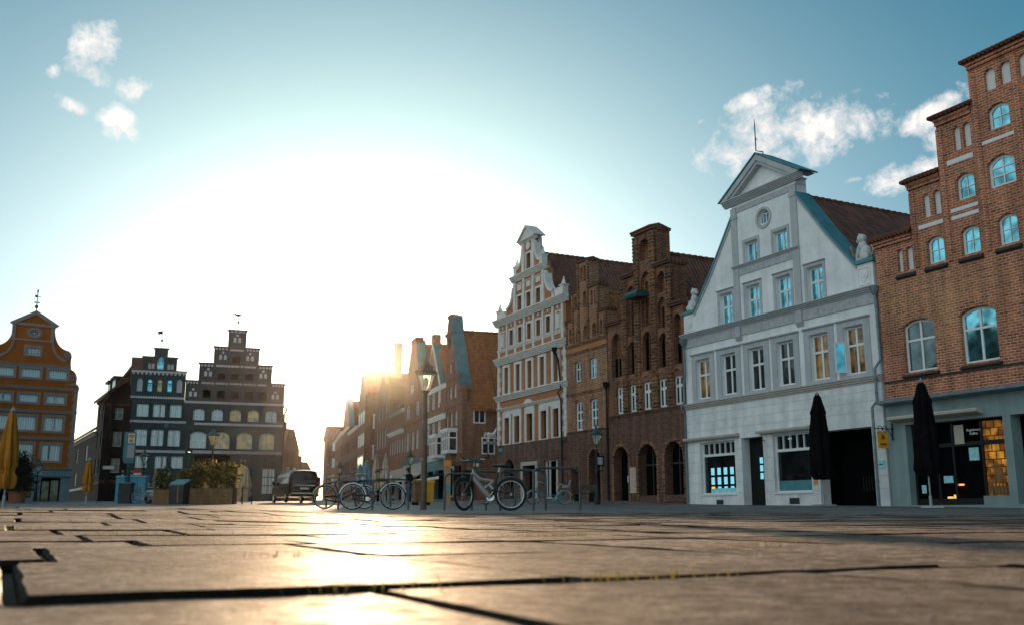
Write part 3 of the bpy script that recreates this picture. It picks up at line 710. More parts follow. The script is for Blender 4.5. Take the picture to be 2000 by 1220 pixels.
# ---------------------------------------------------------------- brown gothic house
h=House('gothic_brick_house','dark brown brick house with ribbed piers rising into a stepped gothic gable above three arches',(5.44,55.5),(8.73,49.04),zb=.64)
W=7.25
st=[(.08,10.55),(1.72,12.95),(3.0,15.15),(4.78,12.95),(6.1,10.55)]
outl=[(.08,5.3),(7.2,5.3),(7.2,10.55),(6.12,10.55),(6.12,12.95),(4.8,12.95),(4.8,15.15),(2.98,15.15),(2.98,12.95),(1.72,12.95),(1.72,10.55),(.08,10.55)]
holes=[]
for i,x in enumerate((.88,2.16,3.46,4.86,6.22)):
    holes.append(h.win(x,x+.74,5.42,6.92,rows=((.68,2),(.32,2)),fw=.11,mw=.15,dep=.12,gm='pane_black'))
nich=[(.45,1.45,7.5,10.0),(2.12,2.95,7.5,9.3),(2.12,2.95,9.6,12.4),(3.5,4.45,7.5,9.6),(3.5,4.45,9.9,12.9),(3.45,4.42,13.55,14.75),(4.98,5.88,7.5,9.3),(4.98,5.88,9.55,11.2),(4.98,5.88,11.45,12.6),(6.36,7.0,7.5,10.1)]
for a,b,c,d in nich: holes.append(shape(a,b,c,d,'point' if d<13 else 'round',n=5))
h.wall(outl,holes,'brick_gothic')
h.body([(.08,5.2),(7.2,5.2),(7.2,10.5),(6.12,10.5),(6.12,12.9),(4.8,12.9),(4.8,15.1),(2.98,15.1),(2.98,12.9),(1.72,12.9),(1.72,10.5),(.08,10.5)],'brick_gothic',y0=.37,L=1.1,name='gable_backing')
g=G()
for a,b,c,d in nich:
    if d-c>1.4 and c>9:
        g.plate(shape(a-.01,b+.01,c-.02,d+.01,'point',n=5),[shape(a+.12,(a+b)/2-.04,c+.02,d-.45,'point',n=4),shape((a+b)/2+.04,b-.12,c+.02,d-.45,'point',n=4)],.2,.3)
h.p('blind_tracery',g,'brick_gothic')
g=G(); g.box(1.9,2.9,.26,.34,7.3,9.4).box(3.4,4.5,.26,.34,7.3,9.9).box(4.9,5.9,.26,.34,7.3,9.4).box(.4,1.5,.26,.34,7.3,8.6).box(6.3,7.05,.26,.34,7.3,8.6); h.p('dark_niche_back',g,'void_dark'); h.p('opening_bars',G().box(.9,.97,.15,.2,7.5,9.9).box(2.5,2.56,.15,.2,7.5,9.2).box(3.94,4.0,.15,.2,7.5,9.5).box(5.4,5.46,.15,.2,7.5,9.2),'brick_gothic')  # near-black sheets stand in for the shade deep in the lower niches
for x,zt in ((1.88,12.8),(3.16,15.0),(4.68,15.0),(6.05,12.8)):
    g=G()
    for dx in (-.11,.11): g.tube([(x+dx,-.03,5.34),(x+dx,-.03,zt)],.115,8)
    z=5.5
    while z<zt-.1:      # rope-moulded courses
        for dx in (-.11,.11): g.tube([(x+dx,-.03,z),(x+dx,-.03,z+.075)],.150,8)
        z+=.20
    h.p('pier',g,'brick_rope')
g=G(); 
for a,b,z in ((.0,1.7,10.5),(1.66,2.95,12.9),(2.9,4.88,15.1),(4.82,6.2,12.9),(6.14,7.28,10.5)):
    g.box(a,b,-.17,1.14,z,z+.12)
    k=a
    g.prof([(-.24,z+.12),(.45,z+.34),(1.2,z+.12)],a-.02,b+.02)
    while k<b: g.tube([(k+.08,-.26,z+.15),(k+.08,.45,z+.36)],.06,6); k+=.2
h.p('coping_tiles',g,'tiles_brown')
g=G()
for x in (.88,2.16,3.46,4.86,6.22):
    c=x+.37
    for i in range(9):
        t0=-.9+1.8*(i+.08)/9; t1=-.9+1.8*(i+.92)/9; r=.52
        g.prism([(c+r*math.sin(t0),6.72+r*math.cos(t0)),(c+r*math.sin(t1),6.72+r*math.cos(t1)),(c+(r+.2)*math.sin(t1),6.72+(r+.2)*math.cos(t1)),(c+(r+.2)*math.sin(t0),6.72+(r+.2)*math.cos(t0))],-.04,.02)
h.p('window_arch',g,'brick_red')
h.p('hoist_box',G().prof([(-.05,11.45),(-.85,11.40),(-.9,11.55),(-.8,11.75),(-.05,11.72)],3.2,4.35),'lamp_green')
h.cornice(.05,7.22,5.16,5.36,.12,'brick_base')
ar=[(.55,2.0),(2.95,4.6),(5.3,6.9)]
holes=[shape(a,b,.60 if i==0 else .95,3.62,'round') for i,(a,b) in enumerate(ar)]
h.wall([(.08,h.b),(7.2,h.b),(7.2,5.18),(.08,5.18)],holes,'brick_base',t=.5,y0=-.05,name='ground_floor_wall')
g=G()
for i,(a,b) in enumerate(ar): g.plate(shape(a-.2,b+.2,.62,3.82,'round'),[shape(a-.002,b+.002,.62,3.622,'round')],-.08,-.03)
h.p('arch_ring',g,'brick_rope')
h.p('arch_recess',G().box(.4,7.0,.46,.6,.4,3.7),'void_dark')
d=h.p('door',G().box(1.4,1.95,.3,.36,.62,2.75).box(1.4,1.95,.31,.35,2.85,3.2),'copper_green'); h.p('door_notice',G().box(1.35,1.8,.285,.3,1.7,2.05).box(1.6,1.8,.285,.3,1.2,1.7),'poster_blue',parent=d)
h.p('notice_board',G().box(2.15,2.72,-.1,-.05,1.1,2.45),'poster_pink')
g=G()
for a,b in ar[1:]: g.box((a+b)/2-.03,(a+b)/2+.03,.3,.36,1.0,3.5); g.box(a,b,.3,.36,2.5,2.58)
h.p('window_mullion',g,'dark_wood')
h.body([(.1,h.b),(7.15,h.b),(7.15,8.8),(3.9,12.6),(.1,8.8)],'brick_gothic',y0=1.05,L=15,name='rear_wall')
h.roof(.1,7.15,8.8,13.9,'tiles_brown',y0=1.12,L=15,xr=3.9)
downpipe(h,[(.02,-.2,7.2),(.02,-.12,6.8),(.02,-.12,.7)],hop=(.02,-.16,7.2),mat='iron')
# ---------------------------------------------------------------- small stepped house
h=House('small_stepped_house','narrow brown brick house with a small stepped gable and two white windows per floor',(3.35,59.68),(5.44,55.5),zb=.78)
W=4.67; s2=[(.05,11.6),(.82,13.25),(1.55,15.0),(2.66,13.25),(3.78,11.6)]
outl=[(.05,4.75),(4.62,4.75),(4.62,11.6),(3.78,11.6),(3.78,13.25),(2.7,13.25),(2.7,15.0),(1.5,15.0),(1.5,13.25),(.82,13.25),(.82,11.6),(.05,11.6)]
holes=[h.win(.98,1.74,7.75,8.98,'seg',.06,((.65,2),(.35,2)),gm='pane_sky'),h.win(2.71,3.47,7.75,8.98,'seg',.06,((.65,2),(.35,2)),gm='pane_sky'),
 h.win(.98,1.84,4.84,6.56,'seg',.06,((.33,2),(.33,2),(.34,2)),fw=.11,mw=.09,gm='pane_sky'),h.win(2.68,3.54,4.84,6.56,'seg',.06,((.33,2),(.33,2),(.34,2)),fw=.11,mw=.09,gm='pane_sky')]
for a,b,c,d in ((1.2,1.7,10.18,11.0),(2.03,2.56,10.18,11.02),(3.04,3.5,10.2,11.03),(.35,.62,10.2,11.1),(3.9,4.2,10.2,11.1),(4.28,4.5,10.2,11.1),(2.0,2.52,12.1,13.1),(2.95,3.2,12.1,13.0),(3.35,3.6,12.1,13.0),(1.0,1.3,12.1,13.0),(1.8,2.05,13.7,14.7),(2.15,2.42,13.7,14.7)): holes.append(shape(a,b,c,d,'point',n=4))
h.wall(outl,holes,'brick_small',t=.3)
h.body([(p[0],(4.69 if p[1]<5 else p[1]-.04)) for p in outl],'brick_small',y0=.305,L=.75,name='gable_backing')
g=G()
for x,z in ((.08,11.5),(.86,13.1),(1.56,14.9),(2.64,14.9),(3.72,13.1),(4.55,11.5)): g.tube([(x,-.02,9.95),(x,-.02,z)],.11,8)
h.p('pier',g,'brick_rope')
g=G()
for a,b,z in ((-.05,.85,11.55),(.75,1.52,13.2),(1.42,2.8,14.95),(2.7,3.88,13.2),(3.8,4.7,11.55)):
    g.box(a,b,-.13,.8,z,z+.1); g.prof([(-.17,z+.1),(.3,z+.24),(.84,z+.1)],a-.02,b+.02)
h.p('coping_tiles',g,'tiles_brown')
h.cornice(.02,4.65,9.9,10.05,.13,'brick_small'); h.cornice(.02,4.65,9.42,9.56,.12,'brick_small'); h.cornice(.02,4.65,6.95,7.12,.12,'brick_small'); h.cornice(.02,4.65,4.66,4.8,.10,'brick_base')
h.p('plaster_band',G().box(.1,4.57,-.012,.02,9.57,9.88),'terracotta_plaster')
g=G()
for x in (.98,2.68):
    c=x+.43
    for i in range(9):
        t0=-.75+1.5*(i+.08)/9; t1=-.75+1.5*(i+.92)/9; r=.62
        g.prism([(c+r*math.sin(t0),6.05+r*math.cos(t0)),(c+r*math.sin(t1),6.05+r*math.cos(t1)),(c+(r+.22)*math.sin(t1),6.05+(r+.22)*math.cos(t1)),(c+(r+.22)*math.sin(t0),6.05+(r+.22)*math.cos(t0))],-.03,.02)
h.p('window_arch',g,'brick_small')
h.wall([(.05,h.b),(4.62,h.b),(4.62,4.68),(.05,4.68)],[[(.45,.7),(1.3,.7),(1.3,2.72),(.45,2.72)],shape(2.55,3.85,.7,3.66,'round')],'brick_base',t=.5,y0=-.05,name='ground_floor_wall')
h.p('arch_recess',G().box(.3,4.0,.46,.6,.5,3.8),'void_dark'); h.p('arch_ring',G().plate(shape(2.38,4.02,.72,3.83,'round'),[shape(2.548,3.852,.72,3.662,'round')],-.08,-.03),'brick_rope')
g=G().box(3.17,3.23,.3,.36,.7,3.6).box(2.56,3.84,.3,.36,2.5,2.58); h.p('window_mullion',g,'dark_wood')
h.body([(.08,h.b),(4.6,h.b),(4.6,9.6),(2.1,12.7),(.08,9.6)],'brick_small',y0=.7,L=12,name='rear_wall'); h.roof(.08,4.6,9.6,13.0,'tiles_orange',y0=.76,L=12,xr=2.1)
e=thing('hanging_sign','small square black sign on an iron arm beside the lamp at the narrow brown house','sign',(5.44,55.5,3.1),h.ang); G().box(-.02,.02,-.95,-.35,-.5,.1).build('sign_panel','black_paint',e); G().box(.021,.027,-.85,-.45,-.4,0).build('sign_face','grey_trim',e); G().tube([(0,0,.2),(0,-1.0,.2)],.02).build('bracket','iron',e)
# ---------------------------------------------------------------- cream and terracotta renaissance house
h=House('renaissance_house','cream and terracotta house with scrolled gable, obelisks and a dark stone ground floor',(-.98,68.51),(3.35,59.68),zb=.92)
W=9.84; CX=4.8
def curve(p0,p1,p2,n=7): return [((1-t)**2*p0[0]+2*t*(1-t)*p1[0]+t*t*p2[0],(1-t)**2*p0[1]+2*t*(1-t)*p1[1]+t*t*p2[1]) for t in [i/n for i in range(n+1)]]
mx=lambda p:(2*CX-p[0],p[1])
right=[(W-.02,4.6),(W-.02,13.25),(8.15,13.25)]+curve((8.15,13.9),(7.2,13.95),(7.08,15.2))+[(7.05,15.75),(6.75,15.75)]+[(6.75,16.3)]+curve((6.55,16.35),(5.75,16.35),(5.62,17.6))+[(5.5,17.75),(5.5,18.15)]
outl=right+[mx(p) for p in reversed(right)]; outl=[(max(.02,x),z) for x,z in outl]
holes=[]
for x0,x1 in ((1.12,1.88),(2.66,3.44),(4.44,5.33),(6.45,7.25),(8.1,8.85)): holes.append(h.win(x0,x1,4.66,6.42,rows=((.64,2),(.36,2)),fw=.07,mw=.05,dep=.22,fm='dark_wood',gm='pane_dark'))
for c in (1.42,3.2,4.92,6.67,8.5): holes.append(h.win(c-.3,c+.3,8.1,9.9,rows=((.66,2),(.34,2)),fw=.06,mw=.05,dep=.22,fm='dark_wood',gm='pane_sky'))
for c in (2.16,3.48,4.84,6.16,7.5): holes.append(h.win(c-.28,c+.28,11.35,12.4,rows=((.6,2),(.4,2)),fw=.05,mw=.04,dep=.2,fm='dark_wood',gm='pane_green'))
for c in (3.42,4.78,6.16): holes.append(h.win(c-.31,c+.31,13.55,14.52,rows=((.6,2),(.4,2)),fw=.05,mw=.04,dep=.2,fm='dark_wood',gm='pane_sky'))
holes.append(h.win(4.48,5.1,16.15,17.2,rows=((.6,2),(.4,2)),fw=.05,mw=.04,dep=.2,fm='dark_wood',gm='pane_sky'))
h.wall(outl,holes,'terracotta_plaster',t=.62)
g=G()
def sur(g,x0,x1,z0,z1,m=.2,t=.06,mt=None): g.plate([(x0-m,z0-.06),(x1+m,z0-.06),(x1+m,z1+(mt or m)),(x0-m,z1+(mt or m))],[[(x0-.003,z0-.003),(x0-.003,z1+.003),(x1+.003,z1+.003),(x1+.003,z0-.003)]],-t,.02)
for x0,x1 in ((1.12,1.88),(2.66,3.44),(4.44,5.33),(6.45,7.25),(8.1,8.85)): sur(g,x0,x1,4.66,6.42,.24,.07,.42)
for c in (1.42,3.2,4.92,6.67,8.5): sur(g,c-.3,c+.3,8.1,9.9,.26,.07,.18)
for c in (2.16,3.48,4.84,6.16,7.5): sur(g,c-.28,c+.28,11.35,12.4,.14,.05)
for c in (3.42,4.78,6.16): sur(g,c-.31,c+.31,13.55,14.52,.14,.05)
sur(g,4.48,5.1,16.15,17.2,.14,.05)
h.p('window_surround',g,'cream_stone')
g=G()
for x in (.25,1.5,2.82,4.16,5.5,6.83,8.17,9.42): g.box(x-.12,x+.12,-.08,.02,10.66,13.0)
for x in (2.72,4.1,5.47,6.88): g.box(x-.15,x+.15,-.09,.02,13.42,15.72)
for x in (4.02,5.5): g.box(x-.17,x+.17,-.09,.02,16.0,18.1)
for i in range(17):
    w=.52 if i%2 else .36
    for x0,x1 in ((.0,w),(W-w,W)): g.box(x0+.005,x1-.005,-.06,.02,4.62+i*.335,4.62+i*.335+.315)
h.p('pilaster',g,'cream_stone')
g=G()
for x in (.72,8.82): g.plate([(x-.34,11.2),(x+.34,11.2),(x+.34,12.55),(x-.34,12.55)],[[(x-.24,11.3),(x-.24,12.45),(x+.24,12.45),(x+.24,11.3)]],-.04,.02); g.box(x-.17,x+.17,-.05,.02,11.4,12.35)
for c in (3.42,4.78,6.16): g.box(c-.3,c+.3,-.05,.02,14.92,15.4)
g.plate(shape(4.5,5.08,17.45,18.0,'oval'),[],-.08,.02); g.plate(shape(4.1,5.4,7.0,7.4,'seg',.35),[],-.12,.02)
for c in (2.16,3.48,4.84,6.16,7.5,.8,8.8): g.ball((c,-.02,12.75),(.09,.08,.13))
g.box(1.0,3.6,-.05,.02,6.62,6.9).box(4.3,5.5,-.05,.02,6.62,6.9).box(6.25,9.05,-.05,.02,6.62,6.9)
h.p('stone_relief',g,'cream_stone')
h.cornice(.1,9.3,6.93,7.12,.2,'cream_stone'); h.cornice(-.12,W+.1,7.62,7.98,.32,'cream_stone'); h.cornice(-.15,W+.12,10.15,10.62,.36,'cream_stone',steps=4)
h.cornice(.0,W,11.05,11.25,.12,'cream_stone'); h.cornice(-.25,W+.25,12.92,13.38,.4,'cream_stone',steps=4); h.cornice(2.3,7.3,15.6,15.98,.3,'cream_stone'); h.cornice(2.55,7.05,15.25,15.38,.12,'cream_stone')
h.cornice(3.6,6.0,17.98,18.2,.25,'cream_stone')
g=G().prism([(3.6,18.2),(6.0,18.2),(4.8,19.0)],-.18,.5); g.prism([(3.45,18.2),(3.6,18.18),(4.8,19.0),(6.0,18.18),(6.15,18.2),(4.8,19.14)],-.3,.6); g.box(4.0,5.6,.3,.6,15.9,18.2).box(2.75,6.85,.3,.5,13.3,15.9)
h.p('pediment',g,'cream_stone')
g=G()    # scroll mouldings, parapets, obelisks
for fx in (lambda p:p,mx):
    for pts in (curve((8.15,13.9),(7.2,13.95),(7.08,15.2)),curve((6.55,16.35),(5.75,16.35),(5.62,17.6))):
        for i in range(len(pts)-1):
            (a,b),(c,d)=fx(pts[i]),fx(pts[i+1]); nx,nz=(.17,.12) if fx((1,0))[0]==1 else (-.17,.12)
            g.prism([(a,b),(c,d),(c+nx,d+nz),(a+nx,b+nz)],-.1,.42)
        a,b=fx(pts[-1]); g.lathe(a,.1,[(.02,b),(.14,b+.02),(.14,b+.3),(.03,b+.34)],8)
    for x,z,s in ((8.3,13.38,.62),(9.45,13.38,1.0),(6.72,15.98,1.0)):
        x,_=fx((x,0)); g.box(x-.2*s,x+.2*s,-.12,.28,z,z+.62*s); g.box(x-.25*s,x+.25*s,-.17,.33,z+.62*s,z+.70*s); g.lathe(x,.08,[(.2*s,z+.70*s),(.05*s,z+1.1*s),(.07*s,z+1.14*s),(.01,z+1.24*s)],4)
    a=fx((8.5,0))[0]; b=fx((9.28,0))[0]; a,b=min(a,b),max(a,b); g.box(a,b,-.05,.25,13.38,13.75); g.prism(shape(a,b,13.75,14.0,'seg',.22),-.05,.25)
h.p('scrolls_and_obelisks',g,'cream_stone')
h.wall([(.02,h.b),(W-.02,h.b),(W-.02,4.60),(.02,4.60)],[shape(1.1,2.65,.8,3.6,'round'),[(3.95,.75),(5.75,.75),(5.75,3.08),(3.95,3.08)],[(6.87,.95),(8.75,.95),(8.75,3.3),(6.87,3.3)]],'brick_pinkbase',t=.5,y0=-.05,name='ground_floor_wall')
g=G().plate([(3.7,.75),(6.0,.75),(6.0,3.32),(3.7,3.32)],[[(3.948,.74),(3.948,3.082),(5.752,3.082),(5.752,.74)]],-.1,.0); h.p('door_surround',g,'sand_trim')
h.p('arch_recess',G().box(.9,9.,.46,.6,.6,3.7),'void_dark')
h.p('shop_window',G().plate([(6.87,.95),(8.75,.95),(8.75,3.3),(6.87,3.3)],[[(6.93,1.0),(7.3,1.0),(7.3,3.24),(6.93,3.24)],[(7.36,1.0),(8.2,1.0),(8.2,3.24),(7.36,3.24)],[(8.26,1.0),(8.69,1.0),(8.69,3.24),(8.26,3.24)]],.1,.2),'white_wood'); h.p('lit_display',G().box(8.3,8.62,.3,.34,1.5,2.6),'warm_room')
h.p('street_plate',G().box(.35,.85,-.09,-.05,4.2,4.42),'sign_blue')
h.body([(.03,h.b),(W-.03,h.b),(W-.03,9.5),(CX,16.9),(.03,9.5)],'brick_street_b',y0=.625,L=16); h.roof(.1,W-.05,9.5,17.1,'tiles_brown',y0=.64,L=16,xr=CX)
downpipe(h,[(9.05,-.45,9.9),(9.05,-.16,9.4),(9.35,-.16,7.5),(9.35,-.38,7.3),(9.35,-.16,6.9),(9.45,-.16,.95)],hop=(9.05,-.42,10.0),mat='iron')
# horse statue on a bracket at the corner
e=thing('horse_statue','white prancing horse statue on a ledge at the corner of the cream house','statue',(0,0,0))
P=Matrix.Translation(h.e.location)@Matrix.Rotation(h.ang,4,'Z')@Vector((-.55,-.25,4.95-h.zb)); e.location=P; e.rotation_euler=(0,0,h.ang+rad(100)); e.scale=(.62,.62,.62)
g=G(); g.ball((0,0,.75),(.48,.19,.22),12,8).ball((.36,0,.84),(.22,.18,.26)).ball((-.38,0,.8),(.24,.2,.24)); g.tube([(.42,0,.9),(.58,0,1.2),(.66,0,1.42)],[.17,.13,.1],8); g.tube([(.62,0,1.42),(.78,0,1.38),(.95,0,1.25)],[.1,.085,.055],8); g.tube([(.64,.05,1.5),(.66,.06,1.62)],[.035,.01],5); g.tube([(.64,-.05,1.5),(.66,-.06,1.62)],[.035,.01],5); g.tube([(.74,0,1.45),(.9,0,1.85)],[.03,.005],5)
for y,pts in ((.1,[(-.42,.1,.7),(-.36,.1,.42),(-.55,.1,.25),(-.5,.1,0)]),(-.1,[(-.42,-.1,.7),(-.3,-.1,.42),(-.45,-.1,.25),(-.38,-.1,0)]),(.1,[(.38,.1,.72),(.62,.1,.6),(.7,.1,.35)]),(-.1,[(.38,-.1,.72),(.55,-.1,.45),(.72,-.1,.3)])): g.tube(pts,[.12,.08,.055,.05][:len(pts)],6)
g.tube([(-.58,0,.9),(-.78,0,.95),(-.9,0,.6),(-.85,0,.35)],[.05,.08,.09,.03],7)
g.build('body','niche_white',e,smooth=60); G().box(-.85,.85,-.28,.28,-.16,0).box(-.7,.7,-.2,.2,-.3,-.16).build('ledge','sand_trim',e)
# ---------------------------------------------------------------- corner house with blue copings
HC=h=House('corner_brick_house','brown brick corner house with blue gable copings, white bay windows and a broad orange roof',(-5.31,78.91),(-3.53,73.51),zb=1.2)
W=5.0; CX=1.2
outl=[(0,4.6),(W,4.6),(W,9.6),(4.6,9.6),(3.1,14.0),(3.05,15.0),(2.1,15.5),(.85,15.5),(.0,14.2),(.0,13.9),(-.15,9.8)]
outl=[(0,3.9),(W,3.9),(W,9.55),(4.05,9.7),(1.75,13.9),(1.7,14.3),(1.3,15.5),(.45,15.5),(-.05,14.3)]
holes=[]
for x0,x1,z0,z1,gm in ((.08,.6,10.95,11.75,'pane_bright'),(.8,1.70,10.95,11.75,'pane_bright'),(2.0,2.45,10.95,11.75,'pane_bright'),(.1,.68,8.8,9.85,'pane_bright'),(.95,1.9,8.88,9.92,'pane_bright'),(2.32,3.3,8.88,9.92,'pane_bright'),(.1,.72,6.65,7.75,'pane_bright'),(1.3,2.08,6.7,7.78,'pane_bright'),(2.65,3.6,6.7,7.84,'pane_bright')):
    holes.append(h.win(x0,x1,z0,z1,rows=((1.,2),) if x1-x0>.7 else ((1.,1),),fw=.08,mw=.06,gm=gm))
holes.append(shape(.5,1.25,13.0,13.75,'seg',.2))
h.wall(outl,holes,'brick_street')
h.p('attic_opening',G().box(.45,1.3,.2,.36,12.95,13.8),'void_dark')
coping(h,[(4.12,9.72),(1.77,14.0)],'copper_green',y0=-.08,y1=.95,t=.2); coping(h,[(1.80,14.1),(1.32,15.5)],'copper_green',y0=-.08,y1=.95,t=.2); h.cornice(-.2,1.85,14.05,14.3,.15,'brick_street_b')
g=G().box(.35,1.4,-.06,.6,15.5,15.75).box(3.95,W+.1,-.12,.8,9.3,9.62); h.p('brick_caps',g,'brick_street_b')
h.cornice(0,W,8.15,8.3,.1,'brick_street_b'); h.cornice(0,W,10.35,10.5,.1,'brick_street_b'); h.cornice(.05,2.6,12.2,12.35,.1,'brick_street_b')
def bay(h,x0,x1,z0,z1,d):
    g=G().box(x0,x1,-d,.02,z0,z0+.16).box(x0-.06,x1+.06,-d-.06,.02,z1-.12,z1+.1)
    n=4; sp=(x1-x0)/n
    fr=G().plate([(x0,z0+.1),(x1,z0+.1),(x1,z1-.1),(x0,z1-.1)],[[(x0+i*sp+.06,za),(x0+(i+1)*sp-.06,za),(x0+(i+1)*sp-.06,zc),(x0+i*sp+.06,zc)] for i in range(n) for za,zc in ((z0+.25,z0+(z1-z0)*.62),(z0+(z1-z0)*.62+.1,z1-.2))],-d,-d+.08)
    o=h.p('bay_window',g.sub(fr,Matrix()),'white_wood')
    s=G()
    for x in (x0+.001,x1-.081):
        q=[(-d+.08,z0+.1),(0,z0+.1),(0,z1-.1),(-d+.08,z1-.1)]; gp=G().plate([(p[0],p[1]) for p in q],[[(-d+.16,za),(-.08,za),(-.08,zc),(-d+.16,zc)] for za,zc in ((z0+.25,z0+(z1-z0)*.62),(z0+(z1-z0)*.62+.1,z1-.2))],0,.08)
        s.add([(x+p[1],p[0],p[2]) for p in gp.v],gp.f)
    h.p('bay_side',s,'white_wood',parent=o); h.p('pane',G().box(x0+.05,x1-.05,-d+.04,-.02,z0+.15,z1-.15),'pane_dark',parent=o)
bay(h,1.5,3.6,4.55,6.35,.75); bay(h,-2.3,-.3,4.4,6.2,.75)
h.wall([(0,h.b),(W,h.b),(W,3.88),(0,3.88)],[[(.3,1.3),(2.6,1.3),(2.6,3.6),(.3,3.6)],[(3.0,1.3),(4.8,1.3),(4.8,3.6),(3.0,3.6)]],'brick_base',name='ground_floor_wall'); h.p('shop_interior',G().box(.1,4.95,.34,.5,1.2,3.7),'void_dark')
g=G().plate([(.3,1.3),(2.6,1.3),(2.6,3.6),(.3,3.6)],[[(.4,1.4),(2.5,1.4),(2.5,3.5),(.4,3.5)]],-.04,.2); h.p('shop_frame',g,'poster_blue')
h.body([(.02,h.b),(W-.02,h.b),(W-.02,8.1),(CX+.02,13.9),(.02,11)],'brick_street',L=15)
h.roof(-2.4,W+.0,8.05,14.2,'tiles_orange',y0=.72,L=17,xr=CX)
# its long side wall toward the gap
for (u0,u1,z0,z1,k) in ((.56,1.52,6.72,7.83,'seg'),(1.23,2.28,4.42,5.7,'rect')):
    a,b=win_meshes(u1-u0,z1-z0,k,.12,((1.,2),) if k=='seg' else ((.66,2),(.34,2)),.10,.08,'white_wood','pane_dark'); o=bpy.data.objects.new('window',a); C.objects.link(o); o.parent=h.e; o.location=(W+.03,(u0+u1)/2+.3,z0-h.zb); o.rotation_euler=(0,0,PI/2); q=bpy.data.objects.new('pane',b); C.objects.link(q); q.parent=o
h.p('fascia_sign',G().box(W,W+.12,-.05,1.4,3.9,4.1),'copper_green'); h.p('sign_board',G().box(W,W+.06,.9,1.3,3.5,3.75),'sign_white')
h.p('side_door',G().box(W-.01,W+.06,-.0+.1,.9,1.3,3.2),'door_dark')
e=thing('shop_awning','black shop awning with pale edge hanging over the corner house shop','awning',h.e.location,h.ang)
G().prof([(0,3.25),(-1.7,2.75),(-1.72,2.55),(-1.66,2.55),(-1.64,2.68),(0,3.1)],-3.5,4.9).build('canvas','black_cloth',e,dz=h.zb); G().box(-3.52,4.92,-1.76,-1.725,2.56,2.75).build('valance','sign_white',e,dz=h.zb); g=G().tube([(-3.3,0,2.6),(-3.3,-1.6,2.6)],.03).tube([(4.7,0,2.6),(4.7,-1.6,2.6)],.03); g.build('arm','iron',e,dz=h.zb)
# ---------------------------------------------------------------- receding street fronts
def grid(h,cols,z0,z1,gm,fm='white_wood',rows=((.66,2),(.34,2)),kind='rect',fw=.08):
    return [h.win(a,b,z0,z1,kind,.12,rows,fw,.06,.10,fm=fm,gm=(gm[i%len(gm)] if isinstance(gm,(list,tuple)) else gm)) for i,(a,b) in enumerate(cols)]
h=House('fascia_brick_house','brown brick house with white fascia bands and a white edged pointed gable','' or (-7.62,85.87),(-5.31,78.91),zb=1.15)
W=7.34; cols=((.5,1.55),(2.4,3.5),(4.3,5.35)); c2=((.65,1.75),(2.55,3.65),(4.45,5.6))
holes=grid(h,cols,8.64,10.0,['pane_curtain','pane_bright'])+grid(h,c2,5.75,7.5,['pane_curtain','pane_bright'])+[h.win(2.38,3.35,11.2,12.38,gm='pane_bright')]
h.wall([(0,4.4),(W,4.4),(W,10.4),(5.4,10.4),(2.64,14.2),(0,10.4)],holes,'brick_street')
h.cornice(-.05,W,10.02,10.36,.2,'white_wood'); h.cornice(-.05,W,7.55,7.95,.2,'white_wood'); h.cornice(-.05,W,4.3,4.75,.25,'white_wood')
coping(h,[(2.66,14.2),(5.45,10.4)],'copper_green',y0=.0,y1=.8,t=.2); coping(h,[(-.05,10.4),(2.64,14.2)],'white_wood',y0=-.06,y1=.1,t=.14); g=G().prism([(2.64,14.2),(5.45,10.35),(5.45,10.55),(2.64,14.38)],-.1,-.0); g.box(5.4,5.55,-.1,.0,9.,10.4); h.p('white_edge',g,'white_wood')
h.p('gable_cap',G().box(2.3,3.0,-.05,.6,14.2,15.1),'brick_street_b')
h.wall([(0,h.b),(W,h.b),(W,4.32),(0,4.32)],[[(.4,1.2),(3.4,1.2),(3.4,3.5),(.4,3.5)],[(3.9,1.2),(6.8,1.2),(6.8,3.5),(3.9,3.5)]],'copper_green',name='shopfront'); h.p('shop_interior',G().box(.2,7,.34,.5,1.1,3.6),'void_dark')
h.body([(.02,h.b),(W-.02,h.b),(W-.02,9.5),(2.64,13.9),(.02,10)],'brick_street',L=14); h.roof(.0,W-.02,9.6,14.0,'tiles_orange',y0=.4,L=14,xr=2.64)
downpipe(h,[(-.1,-.15,10.2),(-.1,-.15,1.3)])
h=House('plain_gable_house','brown brick house with narrow white windows and a pointed gable behind the lamp post',(-10.39,94.67),(-7.62,85.87),zb=1.2)
W=9.2
holes=grid(h,((.95,2.6),(3.6,4.15),(5.3,6.8)),8.75,10.0,['pane_bright','pane_curtain'])+grid(h,((-.0+.1,.85),(1.25,2.4),(3.7,4.8),(5.55,6.7)),5.75,7.45,'pane_curtain')+[h.win(2.4,4.3,11.0,11.85,gm='pane_curtain',rows=((.5,2),(.5,2)))]
h.wall([(0,4.6),(W,4.6),(W,10.4),(6.6,11.6),(5.0,15.6),(3.0,15.6),(1.6,13.5),(0,10.6)],holes,'brick_street_b')
coping(h,[(5.0,15.6),(6.6,11.6),(W,10.4)],'copper_green',y0=.0,y1=.9,t=.2); h.p('gable_cap',G().box(2.9,5.1,-.05,.7,15.6,16.1),'brick_street')
h.cornice(0,W,8.05,8.3,.12,'brick_street'); h.cornice(-.05,W,4.5,4.85,.25,'copper_green')
h.wall([(0,h.b),(W,h.b),(W,4.6),(0,4.6)],[[(.4,1.2),(4.2,1.2),(4.2,3.6),(.4,3.6)],[(4.8,1.2),(8.8,1.2),(8.8,3.6),(4.8,3.6)]],'sand_trim',name='shopfront'); h.p('shop_interior',G().box(.2,9,.34,.5,1.1,3.7),'pane_dark')
h.body([(.02,h.b),(W-.02,h.b),(W-.02,10),(4,15),(.02,10)],'brick_street',L=14); h.roof(0,W,10,15.3,'tiles_orange',y0=.4,L=14,xr=4.0)
